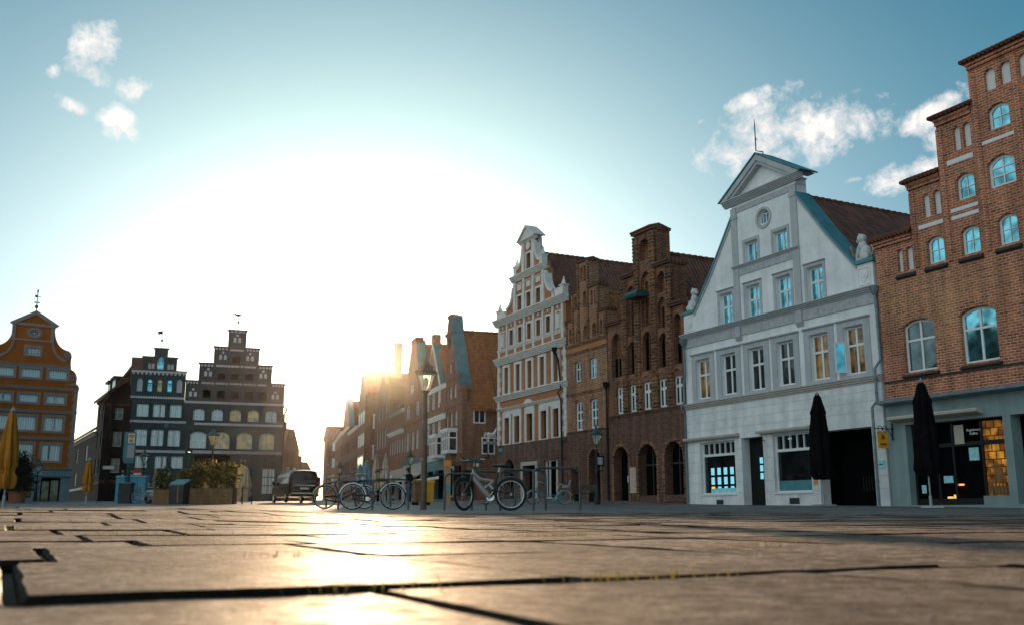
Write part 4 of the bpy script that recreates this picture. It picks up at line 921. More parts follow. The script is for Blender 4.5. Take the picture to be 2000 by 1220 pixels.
e=thing('shop_awning','cream awning with pale front edge over the shop behind the walking person','awning',h.e.location,h.ang); G().prof([(0,3.6),(-1.5,3.0),(-1.5,2.8),(-1.45,2.8),(0,3.45)],4.0,9.0).build('canvas','awning_cream',e,dz=h.zb)
h=House('eaves_brick_house','brown eaves house with white fascias and slim window rows, under the sun',(-12.62,101.8),(-10.39,94.67),zb=1.28)
W=7.47
holes=grid(h,[(.1+i*1.22,.9+i*1.22) for i in range(6)],5.85,7.25,'pane_curtain')
h.wall([(0,4.3),(W,4.3),(W,9.8),(0,9.8)],holes,'brick_street_b'); h.cornice(-.1,W+.05,7.7,8.05,.3,'white_wood'); h.cornice(-.1,W+.05,9.7,10.0,.35,'white_wood')
g=G()
for i in range(6): g.box(.2+i*1.22,.8+i*1.22,-.03,.02,8.3,9.4)
h.p('blind_panel',g,'brick_street')
h.wall([(0,h.b),(W,h.b),(W,4.3),(0,4.3)],[[(.4,1.3),(3.4,1.3),(3.4,3.5),(.4,3.5)],[(4.,1.3),(7.,1.3),(7.,3.5),(4.,3.5)]],'sand_trim',name='shopfront'); h.p('shop_interior',G().box(.2,7.2,.34,.5,1.2,3.6),'void_dark')
h.body([(.02,h.b),(W-.02,h.b),(W-.02,9.7),(.02,9.7)],'brick_street',L=12)
rf=G().prof([(-.45,9.9),(5.5,14.55),(12.4,9.9),(12.4,10.15),(5.5,14.85),(-.45,10.15)],-.1,W+.05); h.p('roof',rf,'tiles_front')
o=h.p('dormer',G().box(1.6,4.2,1.6,4.5,10.9,12.1).prof([(1.3,12.1),(4.8,12.25),(4.8,12.45),(1.3,12.3)],1.4,4.4),'white_wood'); h.p('pane',G().box(1.8,4.0,1.58,1.6,11.1,11.9),'pane_curtain',parent=o)
e=thing('shop_awning','narrow sunlit brown awning over the shop under the slim windows','awning',h.e.location,h.ang); G().prof([(0,3.5),(-1.6,2.9),(-1.6,2.7),(-1.55,2.7),(0,3.35)],.5,7.0).build('canvas','post_wood',e,dz=h.zb)
h=House('volute_gable_house','street house with curved gable and tall chimney beside the low sun',(-15.48,111.13),(-12.62,101.8),zb=1.3)
W=9.77
holes=grid(h,[(1.5+i*1.65,2.4+i*1.65) for i in range(4)],6.9,8.85,'pane_curtain')+grid(h,((2.2,3.2),(4.4,5.4),(6.6,7.6)),9.9,11.4,'pane_curtain')
h.wall([(0,4.3),(W,4.3),(W,10.8),(8.6,11.8),(7.3,13.6),(6.0,14.2),(5.9,14.75),(4.1,14.75),(3.6,14.1),(2.4,13.4),(1.2,11.8),(0,10.8)],holes,'brick_street')
h.wall([(0,h.b),(W,h.b),(W,4.3),(0,4.3)],[[(.6,1.3),(4.5,1.3),(4.5,3.5),(.6,3.5)],[(5.2,1.3),(9.2,1.3),(9.2,3.5),(5.2,3.5)]],'sand_trim',name='shopfront'); h.p('shop_interior',G().box(.2,9.4,.34,.5,1.2,3.6),'void_dark')
h.body([(.02,h.b),(W-.02,h.b),(W-.02,10.4),(5,14.2),(.02,10.4)],'brick_street_b',L=14); rr=h.roof(0,W,10.4,14.3,'tiles_front',y0=.4,L=14,xr=5)
h.p('chimney',G().box(2.8,3.5,1.5,2.3,12,18.6).box(2.72,3.58,1.42,2.38,18.45,18.75),'brick_street_b',parent=rr)
# house standing forward with bays on its side wall
B=at(708,119); 
def alongp(A,vp,xt):
    dx=(vp-1000.)/K; t=(xt-1000.)/K; s=(t*A[1]-A[0])/(dx-t); return (A[0]+dx*s,A[1]+s)
A=alongp(B,480,694)
h=House('bay_corner_house','sunlit corner house far down the street with white bays on its side wall',A,B,zb=1.5)
W=h.w
h.body([(0,h.b),(W,h.b),(W,14.2),(W*.55,17.2),(W*.3,17.2),(0,14.2)],'brick_sunny',y0=0,L=10); h.p('roof',G().prism([(W+.15,14.1),(W+.15,14.5),(W*.5,17.6),(-.1,14.5),(-.1,14.1),(W*.5,17.2)],.1,10),'tiles_orange')
for z0 in (10.1,6.4):
    g=G().box(W,W+.7,.9,1.8,z0,z0+1.75); o=h.p('bay_window',g,'white_wood'); h.p('pane',G().box(W+.1,W+.6,.88,.9,z0+.2,z0+1.5).box(W+.7,W+.72,1.0,1.7,z0+.2,z0+1.5),'pane_curtain',parent=o)
g=G()
for i in range(3):
    for z in (5.6,8.2,10.9): g.box(W*.12+i*W*.3,W*.12+i*W*.3+W*.18,-.04,.02,z,z+1.5)
o=h.p('window',g,'white_wood'); h.p('pane',G().box(W*.15,W*.85,-.05,-.041,5.8,6.9),'pane_curtain',parent=o)
prev=A
def street(name,label,xt,vp,ze,zr,mat,roofm,style,gm='pane_curtain'):
    global prev
    A=alongp(prev,vp,xt); h=House(name,label,A,prev); W=h.w; prev=A
    n=max(2,int(W/2.6)); cw=W/n
    rows=[(z,z+1.6) for z in (5.2,8.1,11.) if z+1.9<ze]
    holes=[]
    for z0,z1 in rows: holes+=grid(h,[(i*cw+cw*.28,i*cw+cw*.72) for i in range(n)],h.zb-1.5+z0,h.zb-1.5+z1,gm)
    top=[(W,ze),(W*.62,zr),(W*.38,zr),(0,ze)] if style=='gable' else [(W,ze),(0,ze)]
    h.wall([(0,h.b),(W,h.b)]+top,holes,mat)
    if style=='gable': h.body([(.02,h.b),(W-.02,h.b),(W-.02,ze-.1),(W/2,zr-.3),(.02,ze-.1)],mat,L=12); h.roof(0,W,ze-.1,zr-.2,roofm,y0=.4,L=12); coping(h,[(W*.62,zr),(W+.05,ze)],'blue_cloth',y0=0,y1=.8,t=.25)
    else: h.body([(.02,h.b),(W-.02,h.b),(W-.02,ze),(.02,ze)],mat,L=11); h.p('roof',G().prof([(-.4,ze),(5,zr),(11.3,ze),(11.3,ze+.25),(5,zr+.3),(-.4,ze+.25)],-.05,W+.05),roofm)
    h.cornice(-.05,W+.05,ze-.35,ze,.3,'white_wood'); h.cornice(-.02,W+.02,h.zb+3.3,h.zb+3.6,.2,'sand_trim')
    h.p('chimney',G().box(W*.3,W*.3+.8,5,5.8,zr-1,zr+1.5),'brick_street_b'); return h
street('far_eaves_house','far house with pale cornice and wide roof, left of the sunlit corner house',676,500,11.2,14.6,'brick_street_b','tiles_front','eaves')
street('far_gable_house','far street house with a pale blue coping on its gable, above the glowing lamp',663,520,12.2,16.4,'brick_street','tiles_orange','gable')
street('far_plain_house','far brown street house in the haze between the gable and the last block',650,560,12.5,15.5,'brick_street_b','tiles_front','eaves')
B=at(633,205); A=alongp(B,600,628); h=House('last_street_house','last flat topped brown house at the far end of the street',A,B); W=h.w
h.body([(0,h.b),(W,h.b),(W,17.3),(0,17.3)],'brick_street_b',y0=0,L=9); h.cornice(-.05,W+.05,17.3,17.7,.3,'brick_street'); h.p('roof',G().box(-.1,W+.1,-.1,9.2,17.7,17.9),'tiles_orange')
g=G()
for k in range(3):
    for z in (6,9.4,12.8): g.box(W,W+.05,1.2+k*2.6,2.4+k*2.6,z,z+1.9)
h.p('window',g,'pane_curtain')
h.p('wall_lamp',G().tube([(0,-.1,10),(0,-1.2,10)],.06).box(-.15,.15,-1.9,-1.1,9.85,10.05),'iron')
# distant houses left of the street
for nm,lb,x0,x1,d,ze,zr,mat in (('distant_gable_house','distant tan gable house with chimney directly right of the dark stepped gable',550,579,150,9.8,12.8,'brick_street_b'),('distant_low_house','distant low tan house with two chimneys above the van roof',578,608,185,7.6,9.6,'brick_street')):
    A=at(x0,d); B=at(x1,d+4); h=House(nm,lb,A,B); W=h.w
    h.wall([(0,h.b),(W,h.b),(W,ze),(W*.6,zr),(W*.2,zr),(0,ze)],grid(h,[(W*.15,W*.15+1.1),(W*.6,W*.6+1.1)],5.4,7.0,'pane_curtain'),mat); h.body([(.02,h.b),(W-.02,h.b),(W-.02,ze-.2),(W/2,zr-.4),(.02,ze-.2)],mat,L=9); o=h.roof(0,W,ze-.2,zr-.4,'tiles_orange',y0=.4,L=9,ridge=False)
    h.p('chimney',G().box(W*.45,W*.45+.9,1.5,2.3,zr-1,zr+1.2).box(W*.8,W*.8+.8,3,3.8,zr-2,zr+.6),'brick_street',parent=o)
# ================================================================ the dark stepped gables on the left
TA=(-38.37,100.); TB=(-32.78,101.96); GB=(-24.11,104.99)
h=House('dark_stepped_house','large dark grey brick house with high stepped gable and white blind panels',TB,GB,zb=1.25)
W=9.18; CX=3.77
lv=[(-1.18,8.9,13.55),(.05,7.5,15.45),(1.45,6.08,17.25),(2.82,4.66,19.1)]
outl=[(-1.18,11.5),(8.9,11.5)]+[(8.9,13.55),(7.5,13.55),(7.5,15.45),(6.08,15.45),(6.08,17.25),(4.66,17.25),(4.66,19.1),(2.82,19.1),(2.82,17.25),(1.45,17.25),(1.45,15.45),(.05,15.45),(.05,13.55),(-1.18,13.55)]
holes=[]
for i in range(5):
    c=.97+i*1.416; holes.append(shape(c-.40,c+.40,11.9,12.74,'seg',.12))
for c in (2.35,3.71,5.16): holes.append(shape(c-.40,c+.40,13.88,14.6,'seg',.12))
holes.append(shape(3.35,4.15,15.7,16.42,'seg',.12))
h.wall(outl,holes,'brick_black',t=.4)
h.p('attic_opening',G().box(.3,7.3,.3,.42,11.7,13.0).box(1.8,5.7,.3,.42,13.7,14.7).box(3.2,4.3,.3,.42,15.6,16.5),'void_dark')
g=G()
for i in range(5): c=.97+i*1.416; g.plate(shape(c-.56,c+.56,11.75,12.95,'round'),[shape(c-.44,c+.44,11.72,12.80,'seg',.16)],-.07,.0)
for c in (2.35,3.71,5.16): g.plate(shape(c-.56,c+.56,13.72,14.82,'round'),[shape(c-.44,c+.44,13.7,14.66,'seg',.16)],-.07,.0)
g.plate(shape(3.17,4.33,15.55,16.65,'round'),[shape(3.31,4.19,15.53,16.48,'seg',.16)],-.07,.0)
h.p('arch_moulding',g,'brick_black')
g=G()
def tri(g,c,z): 
    g.plate(shape(c-.13,c+.13,z+.62,z+.88,'oval'),[],-.03,.02)
    for s in (-1,1): g.plate(shape(c+s*.24-.145,c+s*.24+.145,z,z+.53,'round',n=5),[],-.03,.02)
for c,z in ((-.42,11.97),(7.95,11.97),(.96,14.15),(6.6,14.15),(2.36,15.98),(5.14,15.98),(3.73,17.88)): tri(g,c,z)
for a,b,z in ((-1.1,.1,13.33),(7.55,8.8,13.33),(.12,1.5,15.19),(6.1,7.45,15.19),(1.5,2.85,17.02),(4.7,6.0,17.02),(2.95,4.55,18.9)):
    n=4; s=(b-a)/n
    for i in range(n): g.box(a+i*s+.06,a+(i+1)*s-.06,-.03,.02,z,z+.2)
for i in range(5): g.box(.34+i*1.42,1.42+i*1.42-.12,-.03,.02,13.34,13.56)
for i in range(4): g.plate(shape(1.50+i*1.42-.15+.0,1.50+i*1.42+.15,13.3,13.6,'oval'),[],-.04,.02)
for a,b in ((1.7,2.85),(3.2,4.1),(4.6,5.8)): g.box(a,b,-.03,.02,15.2,15.42)
for c in (3.02,4.35): g.plate(shape(c-.15,c+.15,15.16,15.46,'oval'),[],-.04,.02)
g.box(3.05,4.45,-.03,.02,16.95,17.15)
h.p('blind_panel',g,'niche_white')
g=G()
for a,b,z in lv: g.box(a-.1,b+.1,-.16,.55,z,z+.13)
for z,c0,r in ((11.5,0,0),): pass
h.p('step_coping',g,'tiles_dark')
holes=[]
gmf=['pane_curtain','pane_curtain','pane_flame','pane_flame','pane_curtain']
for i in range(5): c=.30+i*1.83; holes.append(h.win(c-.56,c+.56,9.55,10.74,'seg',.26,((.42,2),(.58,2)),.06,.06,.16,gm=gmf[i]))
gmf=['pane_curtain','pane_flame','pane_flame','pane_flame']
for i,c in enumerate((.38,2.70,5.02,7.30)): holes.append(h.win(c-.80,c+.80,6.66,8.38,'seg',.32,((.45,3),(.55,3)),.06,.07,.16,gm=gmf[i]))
h.wall([(-1.18,6.3),(8.9,6.3),(8.9,11.48),(-1.18,11.48)],holes,'brick_black',t=.4)
g=G()
for i in range(5): c=.30+i*1.83; g.plate(shape(c-.78,c+.78,9.5,10.95,'seg',.42),[shape(c-.60,c+.60,9.47,10.78,'seg',.28)],-.07,.0); 
for i in range(5): c=1.22+i*1.83-1.83; g.plate(shape(c-.19,c+.19,10.86,11.24,'oval'),[shape(c-.09,c+.09,10.96,11.14,'oval')],-.10,.0)
for c in (.38,2.70,5.02,7.30): g.plate(shape(c-1.02,c+1.02,6.6,8.66,'seg',.5),[shape(c-.84,c+.84,6.57,8.42,'seg',.34)],-.07,.0)
h.p('arch_moulding',g,'brick_tealblack')
h.p('white_band',G().box(-1.17,8.95,-.06,.02,11.28,11.52).box(-.1,8.9,-.06,.02,9.05,9.29).box(-.1,8.9,-.06,.02,6.14,6.44),'pale_band')
h.p('corner_gutter',G().tube([(9.0,-.05,11.3),(9.25,-.1,11.0),(9.0,.1,10.4),(8.98,.1,1.2)],.09),'iron')
h.text('INDUSTRIE- UND HANDELSKAMMER',.30,5.5,6.29,'gold_leaf',y=-.075,width=5.6)
h.wall([(-.02,h.b),(8.9,h.b),(8.9,6.12),(-.02,6.12)],[[(2.6,2.4),(3.4,2.4),(3.4,4.9),(2.6,4.9)],shape(4.35,5.75,1.3,5.15,'round'),[(6.05+.9,2.0),(8.35,2.0),(8.35,4.72),(6.95,4.72)],[(.4,2.4),(1.9,2.4),(1.9,4.9),(.4,4.9)]],'brick_black',t=.4,name='ground_floor_wall')
g=G()
for a,b in ((6.98,7.62),(7.68,8.32)):
    g.plate([(a,2.02),(b,2.02),(b,4.70),(a,4.70)],[[(a+.06+i*.28,z),(a+.30+i*.28,z),(a+.30+i*.28,z+.78),(a+.06+i*.28,z+.78)] for i in range(2) for z in (2.1,2.97,3.85)],.15,.22)
o=h.p('window',g,'dark_wood'); h.p('pane',G().box(7.0,8.3,.23,.24,2.05,4.68),'pane_curtain',parent=o)
g=G()
for a,b in ((.4,1.9),(2.6,3.4)): g.plate([(a,2.4),(b,2.4),(b,4.9),(a,4.9)],[[(a+.07,2.47),((a+b)/2-.03,2.47),((a+b)/2-.03,4.83),(a+.07,4.83)],[((a+b)/2+.03,2.47),(b-.07,2.47),(b-.07,4.83),((a+b)/2+.03,4.83)]],.15,.22)
o=h.p('window',g,'sand_trim'); h.p('pane',G().box(.45,1.85,.23,.24,2.4,4.9).box(2.65,3.35,.23,.24,2.4,4.9),'pane_flame',parent=o)
h.p('door',G().box(4.3,5.8,.3,.4,1.2,5.2),'pane_flame'); h.p('door_frame',G().plate(shape(4.35,5.75,1.3,5.15,'round'),[[(4.42,1.3),(5.0,1.3),(5.0,3.9),(4.42,3.9)],[(5.1,1.3),(5.68,1.3),(5.68,3.9),(5.1,3.9)],shape(4.5,5.6,4.05,5.0,'seg',.45)],.2,.3),'dark_wood')
g=G()
for c in (4.05,6.05): g.tube([(c,0,4.55),(c,-.45,4.7),(c,-.45,4.5)],.03); g.lathe(c,-.45,[(.06,4.5),(.3,4.25),(.3,4.2)],8); g.lathe(c,-.45,[(.14,3.75),(.24,4.2)],6)
h.p('wall_lantern',g,'lamp_green')
g=G()
for i in range(2): g.box(4.75+i*.4,4.85+i*.4,-.04,0,5.3,5.6)
h.p('small_mark',g,'sand_trim')
e=thing('shop_awning','dark rounded awning over the left windows of the large stepped house','awning',h.e.location,h.ang); G().prof([(-.02,6.0),(-.5,5.9),(-1.1,5.55),(-1.45,5.0),(-1.5,4.85),(-1.45,4.85),(-.02,5.7)],.1,3.6).build('canvas','black_cloth',e,dz=h.zb,smooth=50)
h.body([(-.0,h.b),(8.88,h.b),(8.88,11.2),(CX,17.2),(-.0,11.2)],'brick_side',y0=.42,L=14); h.roof(-.4,8.9,11.3,17.4,'tiles_brown',y0=.5,L=14,xr=CX,ov=.1)
def vane(h,x,z,kind):
    g=G().tube([(x,.2,z),(x,.2,z+1.9)],.03,6).ball((x,.2,z+.85),(.12,.12,.15)); 
    if kind=='bird': g.ball((x-.05,.2,z+1.6),(.34,.07,.13)).ball((x-.38,.2,z+1.72),(.14,.05,.08)).ball((x+.38,.2,z+1.62),(.12,.04,.05))
    elif kind=='flag': g.prism([(x-.5,z+1.45),(x,z+1.5),(x,z+1.85),(x-.5,z+1.75),(x-.4,z+1.6)],.18,.22)
    return h.p('weather_vane',g,'iron')
vane(h,3.75,19.25,'bird')
h=House('teal_stepped_house','narrow blue black glazed brick house with pointed niches and a small stepped top',TA,TB,zb=1.25)
W=5.9
outl=[(-.55,11.6),(4.72,11.6),(4.72,14.4),(3.75,14.4),(3.75,15.85),(2.8,15.85),(2.8,16.75),(1.48,16.75),(1.48,15.85),(.4,15.85),(.4,14.4),(-.55,14.4)]
holes=[]; gw=G()
for i,c in enumerate((.27,1.24,2.2,3.17,4.12)):
    if i in (0,4): holes.append(shape(c-.27,c+.27,12.31,13.68,'point',n=5)); gw.plate(shape(c-.3,c+.3,12.29,13.7,'point',n=5),[],.12,.16)
    else: holes.append(h.win(c-.26,c+.26,12.31,13.62,'point',.2,((.68,1),(.32,1)),.05,.08,.14,fm='dark_wood',gm='pane_flame' if i==2 else 'pane_sky'))
holes.append(h.win(1.86,2.48,14.62,16.0,'point',.2,((.7,1),(.3,1)),.05,.08,.14,fm='dark_wood',gm='pane_sky'))
for c in (1.08,1.42,2.96,3.3): holes.append(shape(c-.14,c+.14,14.68,15.26,'round',n=4)); gw.plate(shape(c-.16,c+.16,14.66,15.28,'round',n=4),[],.10,.14)
h.wall(outl,holes,'brick_tealblack',t=.4); h.p('blind_panel',gw,'niche_white')
g=G()
for i,c in enumerate((.27,1.24,2.2,3.17,4.12)): g.plate(shape(c-.42,c+.42,12.25,13.95,'point',n=5),[shape(c-.30,c+.30,12.22,13.74,'point',n=5)],-.07,.0)
g.plate(shape(1.66,2.68,14.55,16.35,'point',n=5),[shape(1.82,2.52,14.52,16.06,'point',n=5)],-.07,.0)
for c in (1.25,3.13): g.plate(shape(c-.5,c+.5,14.6,15.55,'round'),[shape(c-.38,c+.38,14.58,15.42,'round')],-.06,.0)
h.p('arch_moulding',g,'brick_tealblack')
g=G().box(-.6,4.76,-.12,.02,14.28,14.46)
for i in range(13): g.lathe(-.38+i*.405,-.06,[(.0,14.02),(.10,14.1),(.12,14.29)],6)
for i in range(22): g.box(-.5+i*.238,-.36+i*.238,-.12,.0,11.74,11.84)
g.box(-.56,4.74,-.10,.02,11.62,11.74)
h.p('white_frieze',g,'niche_white')
h.p('step_coping',G().box(1.38,2.9,-.15,.5,16.75,16.88).box(2.8,3.87,-.15,.5,15.85,15.97).box(.3,1.48,-.15,.5,15.85,15.97).box(-.62,4.85,-.14,.5,14.46,14.56),'tiles_dark')
holes=[]
for c in (.72,2.30,3.92): holes.append(h.win(c-.58,c+.58,9.74,11.05,rows=((1.,2),),fw=.07,mw=.14,dep=.16,gm='pane_curtain')); holes.append(h.win(c-.60,c+.60,6.8,8.46,rows=((.62,2),(.38,2)),fw=.07,mw=.14,dep=.16,gm='pane_curtain'))
for c in (.93,2.80,4.38): holes.append(h.win(c-.57,c+.57,4.57,5.78,rows=((1.,2),),fw=.07,mw=.14,dep=.16,gm='pane_curtain'))
h.wall([(-.35,h.b),(5.9,h.b),(5.9,6.1),(4.9,6.4),(4.72,11.58),(-.35,11.58)],holes,'brick_tealblack',t=.4)
g=G()
for c in (.72,2.30,3.92):
    for z in (9.7,6.76): g.plate(shape(c-.85,c+.85,z,z+(1.62 if z>9 else 1.98),'seg',.3),[shape(c-.66,c+.66,z-.03,z+(1.46 if z>9 else 1.8),'seg',.2)],-.06,.0)
for c,z in ((-.12,9.0),(1.5,8.95),): g.plate(shape(c-.2,c+.2,z-.2,z+.2,'oval'),[shape(c-.09,c+.09,z-.09,z+.09,'oval')],-.12,.0)
h.p('arch_moulding',g,'brick_tealblack'); h.p('roundel',G().plate(shape(2.92,3.32,8.68,9.08,'oval'),[],-.14,-.02),'copper_green')
h.p('white_band',G().box(-.4,5.0,-.06,.02,9.14,9.37).box(-.36,5.1,-.06,.02,6.12,6.38),'pale_band')
h.p('street_plate',G().box(3.1,3.85,-.06,0,3.9,4.18),'poster_blue')
h.body([(-.3,h.b),(5.0,h.b),(5.0,11.2),(-.3,11.2)],'brick_side',y0=.42,L=13); h.p('roof',G().prof([(1.6,15.9),(2.4,16.15),(3.2,15.9),(14,11.2),(14,11.0),(1.2,13.0)],-.74,.38),'tiles_brown'); h.p('attic_block',G().box(-.5,4.6,.42,5,11.2,14.3),'brick_side')
vane(h,2.1,16.85,'flag')
# dark side house, gable wall toward the square and eaves front to the side street
SC=(-42.51,104.); SG=(-34.95,106.64); SD=(-47.79,113.39)
h=House('dark_gable_house','very dark brown house with white cross windows, half its gable behind the teal house',SC,SG,zb=1.3)
W=8.0
holes=[h.win(.2,1.27,9.8,11.03,gm='pane_black'),h.win(.25,1.3,6.97,8.55,gm='pane_black'),h.win(.28,1.3,4.25,5.76,gm='pane_black'),h.win(1.95,2.5,12.45,13.35,rows=((1.,1),),gm='pane_sky')]
h.wall([(-.55,h.b),(W,h.b),(W,11.5),(2.6,16.0),(2.2,16.0),(-.6,11.6)],holes,'brick_side')
h.p('string_course',G().box(-.5,W,-.1,.02,3.2,3.5).box(-.4,W,-.08,.02,11.3,11.5).box(1.0,W,-.12,.02,14.1,14.3),'brick_gothic')
h.p('verge',G().prism([(-.75,11.4),(-.75,11.75),(2.2,16.35),(2.2,16.0)],-.15,.4),'tiles_brown')
ub=math.atan2(SC[1]-SD[1],SC[0]-SD[0])-h.ang
LL=math.hypot(SC[0]-SD[0],SC[1]-SD[1])
hf=House('eaves_front',None,SD,SC,zb=1.3); 
holes=[]
for x0 in (1.3,4.3,7.6): 
    for z0,z1 in ((10.25,11.9),(7.3,9.1),(4.35,6.0)): holes.append(hf.win(x0,x0+1.9,z0,z1,gm='pane_black'))
hf.wall([(0,hf.b),(LL+.6,hf.b),(LL+.6,12.6),(0,12.6)],holes,'brick_side')
hf.p('roof',G().prof([(-.5,12.4),(4.5,16.1),(4.5,16.4),(-.5,12.7)],-.1,LL+1.0),'tiles_brown')
o=hf.p('dormer',G().box(6.2,8.6,.6,3.2,13.2,14.5).box(6.0,8.8,.3,3.4,14.5,14.72),'dark_wood'); hf.p('pane',G().box(6.4,7.3,.56,.6,13.4,14.4).box(7.5,8.4,.56,.6,13.4,14.4),'pane_curtain',parent=o)
o=hf.p('dormer',G().box(2.2,4.4,.6,3.2,13.2,14.5).box(2.0,4.6,.3,3.4,14.5,14.72),'dark_wood'); hf.p('pane',G().box(2.4,3.2,.56,.6,13.4,14.4).box(3.4,4.2,.56,.6,13.4,14.4),'pane_curtain',parent=o)
hf.p('string_course',G().box(0,LL,-.12,.02,3.2,3.5).box(0,LL,-.2,.02,12.35,12.6),'brick_gothic')
# the eaves front belongs to the same building: hang its parts on the gable house
Mi=(Matrix.Translation(h.e.location)@Matrix.Rotation(h.ang,4,'Z')).inverted()@(Matrix.Translation(hf.e.location)@Matrix.Rotation(hf.ang,4,'Z'))
for c in kids(hf.e):
    L=Mi@Matrix.Translation(c.location)@c.rotation_euler.to_matrix().to_4x4(); c.parent=h.e; c.location=L.translation; c.rotation_euler=L.to_euler()
bpy.data.objects.remove(hf.e)
h.body([(-.4,h.b),(W,h.b),(W,11.4),(2.4,15.8),(-.4,11.4)],'brick_side',y0=.4,L=9)
A=alongp(SD,-103,122); h=House('side_street_house','low dark house with sunlit windows and a small roofed chimney behind the yellow parasol',A,SD,zb=1.4); W=h.w
holes=[]
for i in range(3): holes.append(h.win(1.0+i*W/3,1.0+i*W/3+2.4,6.4,8.2,gm='pane_flame' if i<2 else 'pane_curtain',rows=((1.,2),))); holes.append(h.win(1.0+i*W/3,1.0+i*W/3+2.4,3.6,5.2,gm='pane_flame' if i==0 else 'pane_curtain',rows=((1.,2),)))
h.wall([(0,h.b),(W,h.b),(W,9.4),(0,9.4)],holes,'brick_side'); h.p('roof',G().prof([(-.5,9.2),(5,13.0),(9,9.2),(9,9.5),(5,13.4),(-.5,9.5)],-.2,W+.1),'tiles_brown'); h.cornice(0,W,8.9,9.3,.3,'sand_trim'); h.p('string_course',G().box(0,W,-.12,.02,2.9,3.2),'sand_trim')
h.body([(.02,h.b),(W-.02,h.b),(W-.02,9.2),(.02,9.2)],'brick_side',L=9); h.p('chimney',G().box(W-3.2,W-2.0,3,4,11,13.2).box(W-3.3,W-1.9,2.9,4.1,13.6,13.75).box(W-3.2,W-3.05,3,4,13.2,13.6).box(W-2.15,W-2.0,3,4,13.2,13.6),'brick_side')
# ---------------------------------------------------------------- orange scrolled gable
h=House('orange_gable_house','orange plastered house with grey trim, scrolled baroque gable and a weather vane',(-47.26,90.36),(-41.68,94.),zb=1.0)
W=6.66; CX=2.38; mx=lambda p:(2*CX-p[0],p[1]); X0=2*CX-W
rt=[(W,4.1),(W,12.1),(6.45,12.2)]+curve((6.45,12.3),(6.62,13.3),(5.85,13.62),4)+[(5.8,14.3)]+curve((5.80,14.4),(6.0,15.35),(5.25,15.42),4)+curve((5.2,15.42),(4.35,15.75),(4.18,17.0),6)+[(4.16,17.6)]
outl=rt+[(CX,18.75)]+[mx(p) for p in reversed(rt)]
holes=[]; g=G()
def ow(c,z0,z1,w=.80,gm='pane_sky',rows=((1.,2),),kind='rect',m=.22):
    holes.append(h.win(c-w,c+w,z0,z1,kind,.22,rows,.10,.12,.12,gm=gm)); a=shape(c-w-m,c+w+m,z0-m,z1+m,'rect'); g.plate(a,[shape(c-w,c+w,z0,z1,kind,.22)],-.05,.02)
for c in (-2.23+.18,.18,2.42,4.76):
    if c>X0+1: ow(c,12.62,13.4,gm='pane_curtain'); ow(c,10.28,11.0,gm='pane_curtain'); ow(c,7.68,8.95,gm='pane_curtain'); ow(c-.0,4.9,6.4,gm='pane_curtain')
ow(2.43,14.72,15.45,.62,'pane_dark',((.34,4),(.33,4),(.33,4)),'seg',.18)
holes.append(shape(1.92,2.86,16.5,17.1,'oval'))
h.wall(outl,holes,'orange_plaster'); h.p('window_surround',g,'orange_trim')
g=G().plate(shape(1.72,3.06,16.3,17.3,'oval'),[shape(1.93,2.85,16.51,17.09,'oval')],-.06,.02); h.p('oculus_ring',g,'orange_trim',smooth=30)
g=G()
for k in range(8): a=k*PI/4; g.tube([(2.39,.13,16.8),(2.39+.45*math.cos(a),.13,16.8+.29*math.sin(a))],.022,5)
g.plate(shape(1.9,2.88,16.48,17.12,'oval'),[shape(1.99,2.79,16.56,17.04,'oval')],.1,.17); o=h.p('oculus_window',g,'white_wood'); h.p('pane',G().plate(shape(1.92,2.86,16.5,17.1,'oval'),[],.17,.18),'pane_dark',parent=o)
g=G()
for z,x1 in ((13.62,5.85),(11.5,W+.05),(9.3,W+.05),(6.82,W+.05)): g.prof([(.02,z),(-.06,z),(-.12,z+.22),(-.14,z+.28),(.02,z+.3)],2*CX-x1,x1)
g.box(.75,4.0,-.08,.02,17.42,17.68).box(.75,4.0,-.08,.02,16.0,16.18)
for x in (.62,3.98): g.box(x-.16,x+.16,-.09,.02,16.0,17.6)
g.box(5.75,6.5,-.08,.1,12.05,12.2).box(2*CX-6.5,2*CX-5.75,-.08,.1,12.05,12.2)
for i in range(20):
    w=.42 if i%2 else .3; z=4.1+i*.385
    for x0,x1 in ((W-w,W+.03),(X0-.03,X0+w)): g.box(x0,x1,-.05,.02,z,z+.36)
for s in (-1,1):
    f=(lambda p:p) if s>0 else mx
    pts=curve((4.0,16.0),(4.05,14.6),(5.3,14.25),8)
    for i in range(len(pts)-1):
        (a,b),(c,d)=f(pts[i]),f(pts[i+1]); t=(.13*s,.2); g.prism([(a,b),(c,d),(c+t[0],d+t[1]),(a+t[0],b+t[1])],-.07,.02)
    for cx,cz,r in ((5.42,14.86,.33),(6.05,12.72,.36)):
        pts=[]
        for k in range(26):
            a=k/25*2.1*2*PI; q=r*(1-.85*k/25); p=f((cx+q*math.cos(a),cz+q*math.sin(a))); pts.append((p[0],-.03,p[1]))
        g.tube(pts,.065,5)
    q=[f((CX+s*0,18.72)),f((4.3,17.55)),f((4.45,17.75)),f((CX,18.98))]; g.prism([(CX,18.55),f((4.2,17.42)),f((4.5,17.66)),(CX,18.95)],-.16,.4)
h.p('grey_trim',g,'orange_trim')
h.wall([(X0,h.b),(W,h.b),(W,4.1),(X0,4.1)],[[(2.2,1.5),(3.45,1.5),(3.45,3.3),(2.2,3.3)],[(4.15,1.0),(5.85,1.0),(5.85,3.35),(4.15,3.35)],[(-1.4,1.2),(1.8,1.2),(1.8,3.3),(-1.4,3.3)]],'teal_stone',t=.4,y0=-.04,name='ground_floor_wall')
h.cornice(X0-.05,W+.08,4.0,4.2,.25,'teal_stone'); h.cornice(X0-.05,W+.08,3.34,3.5,.25,'teal_stone')
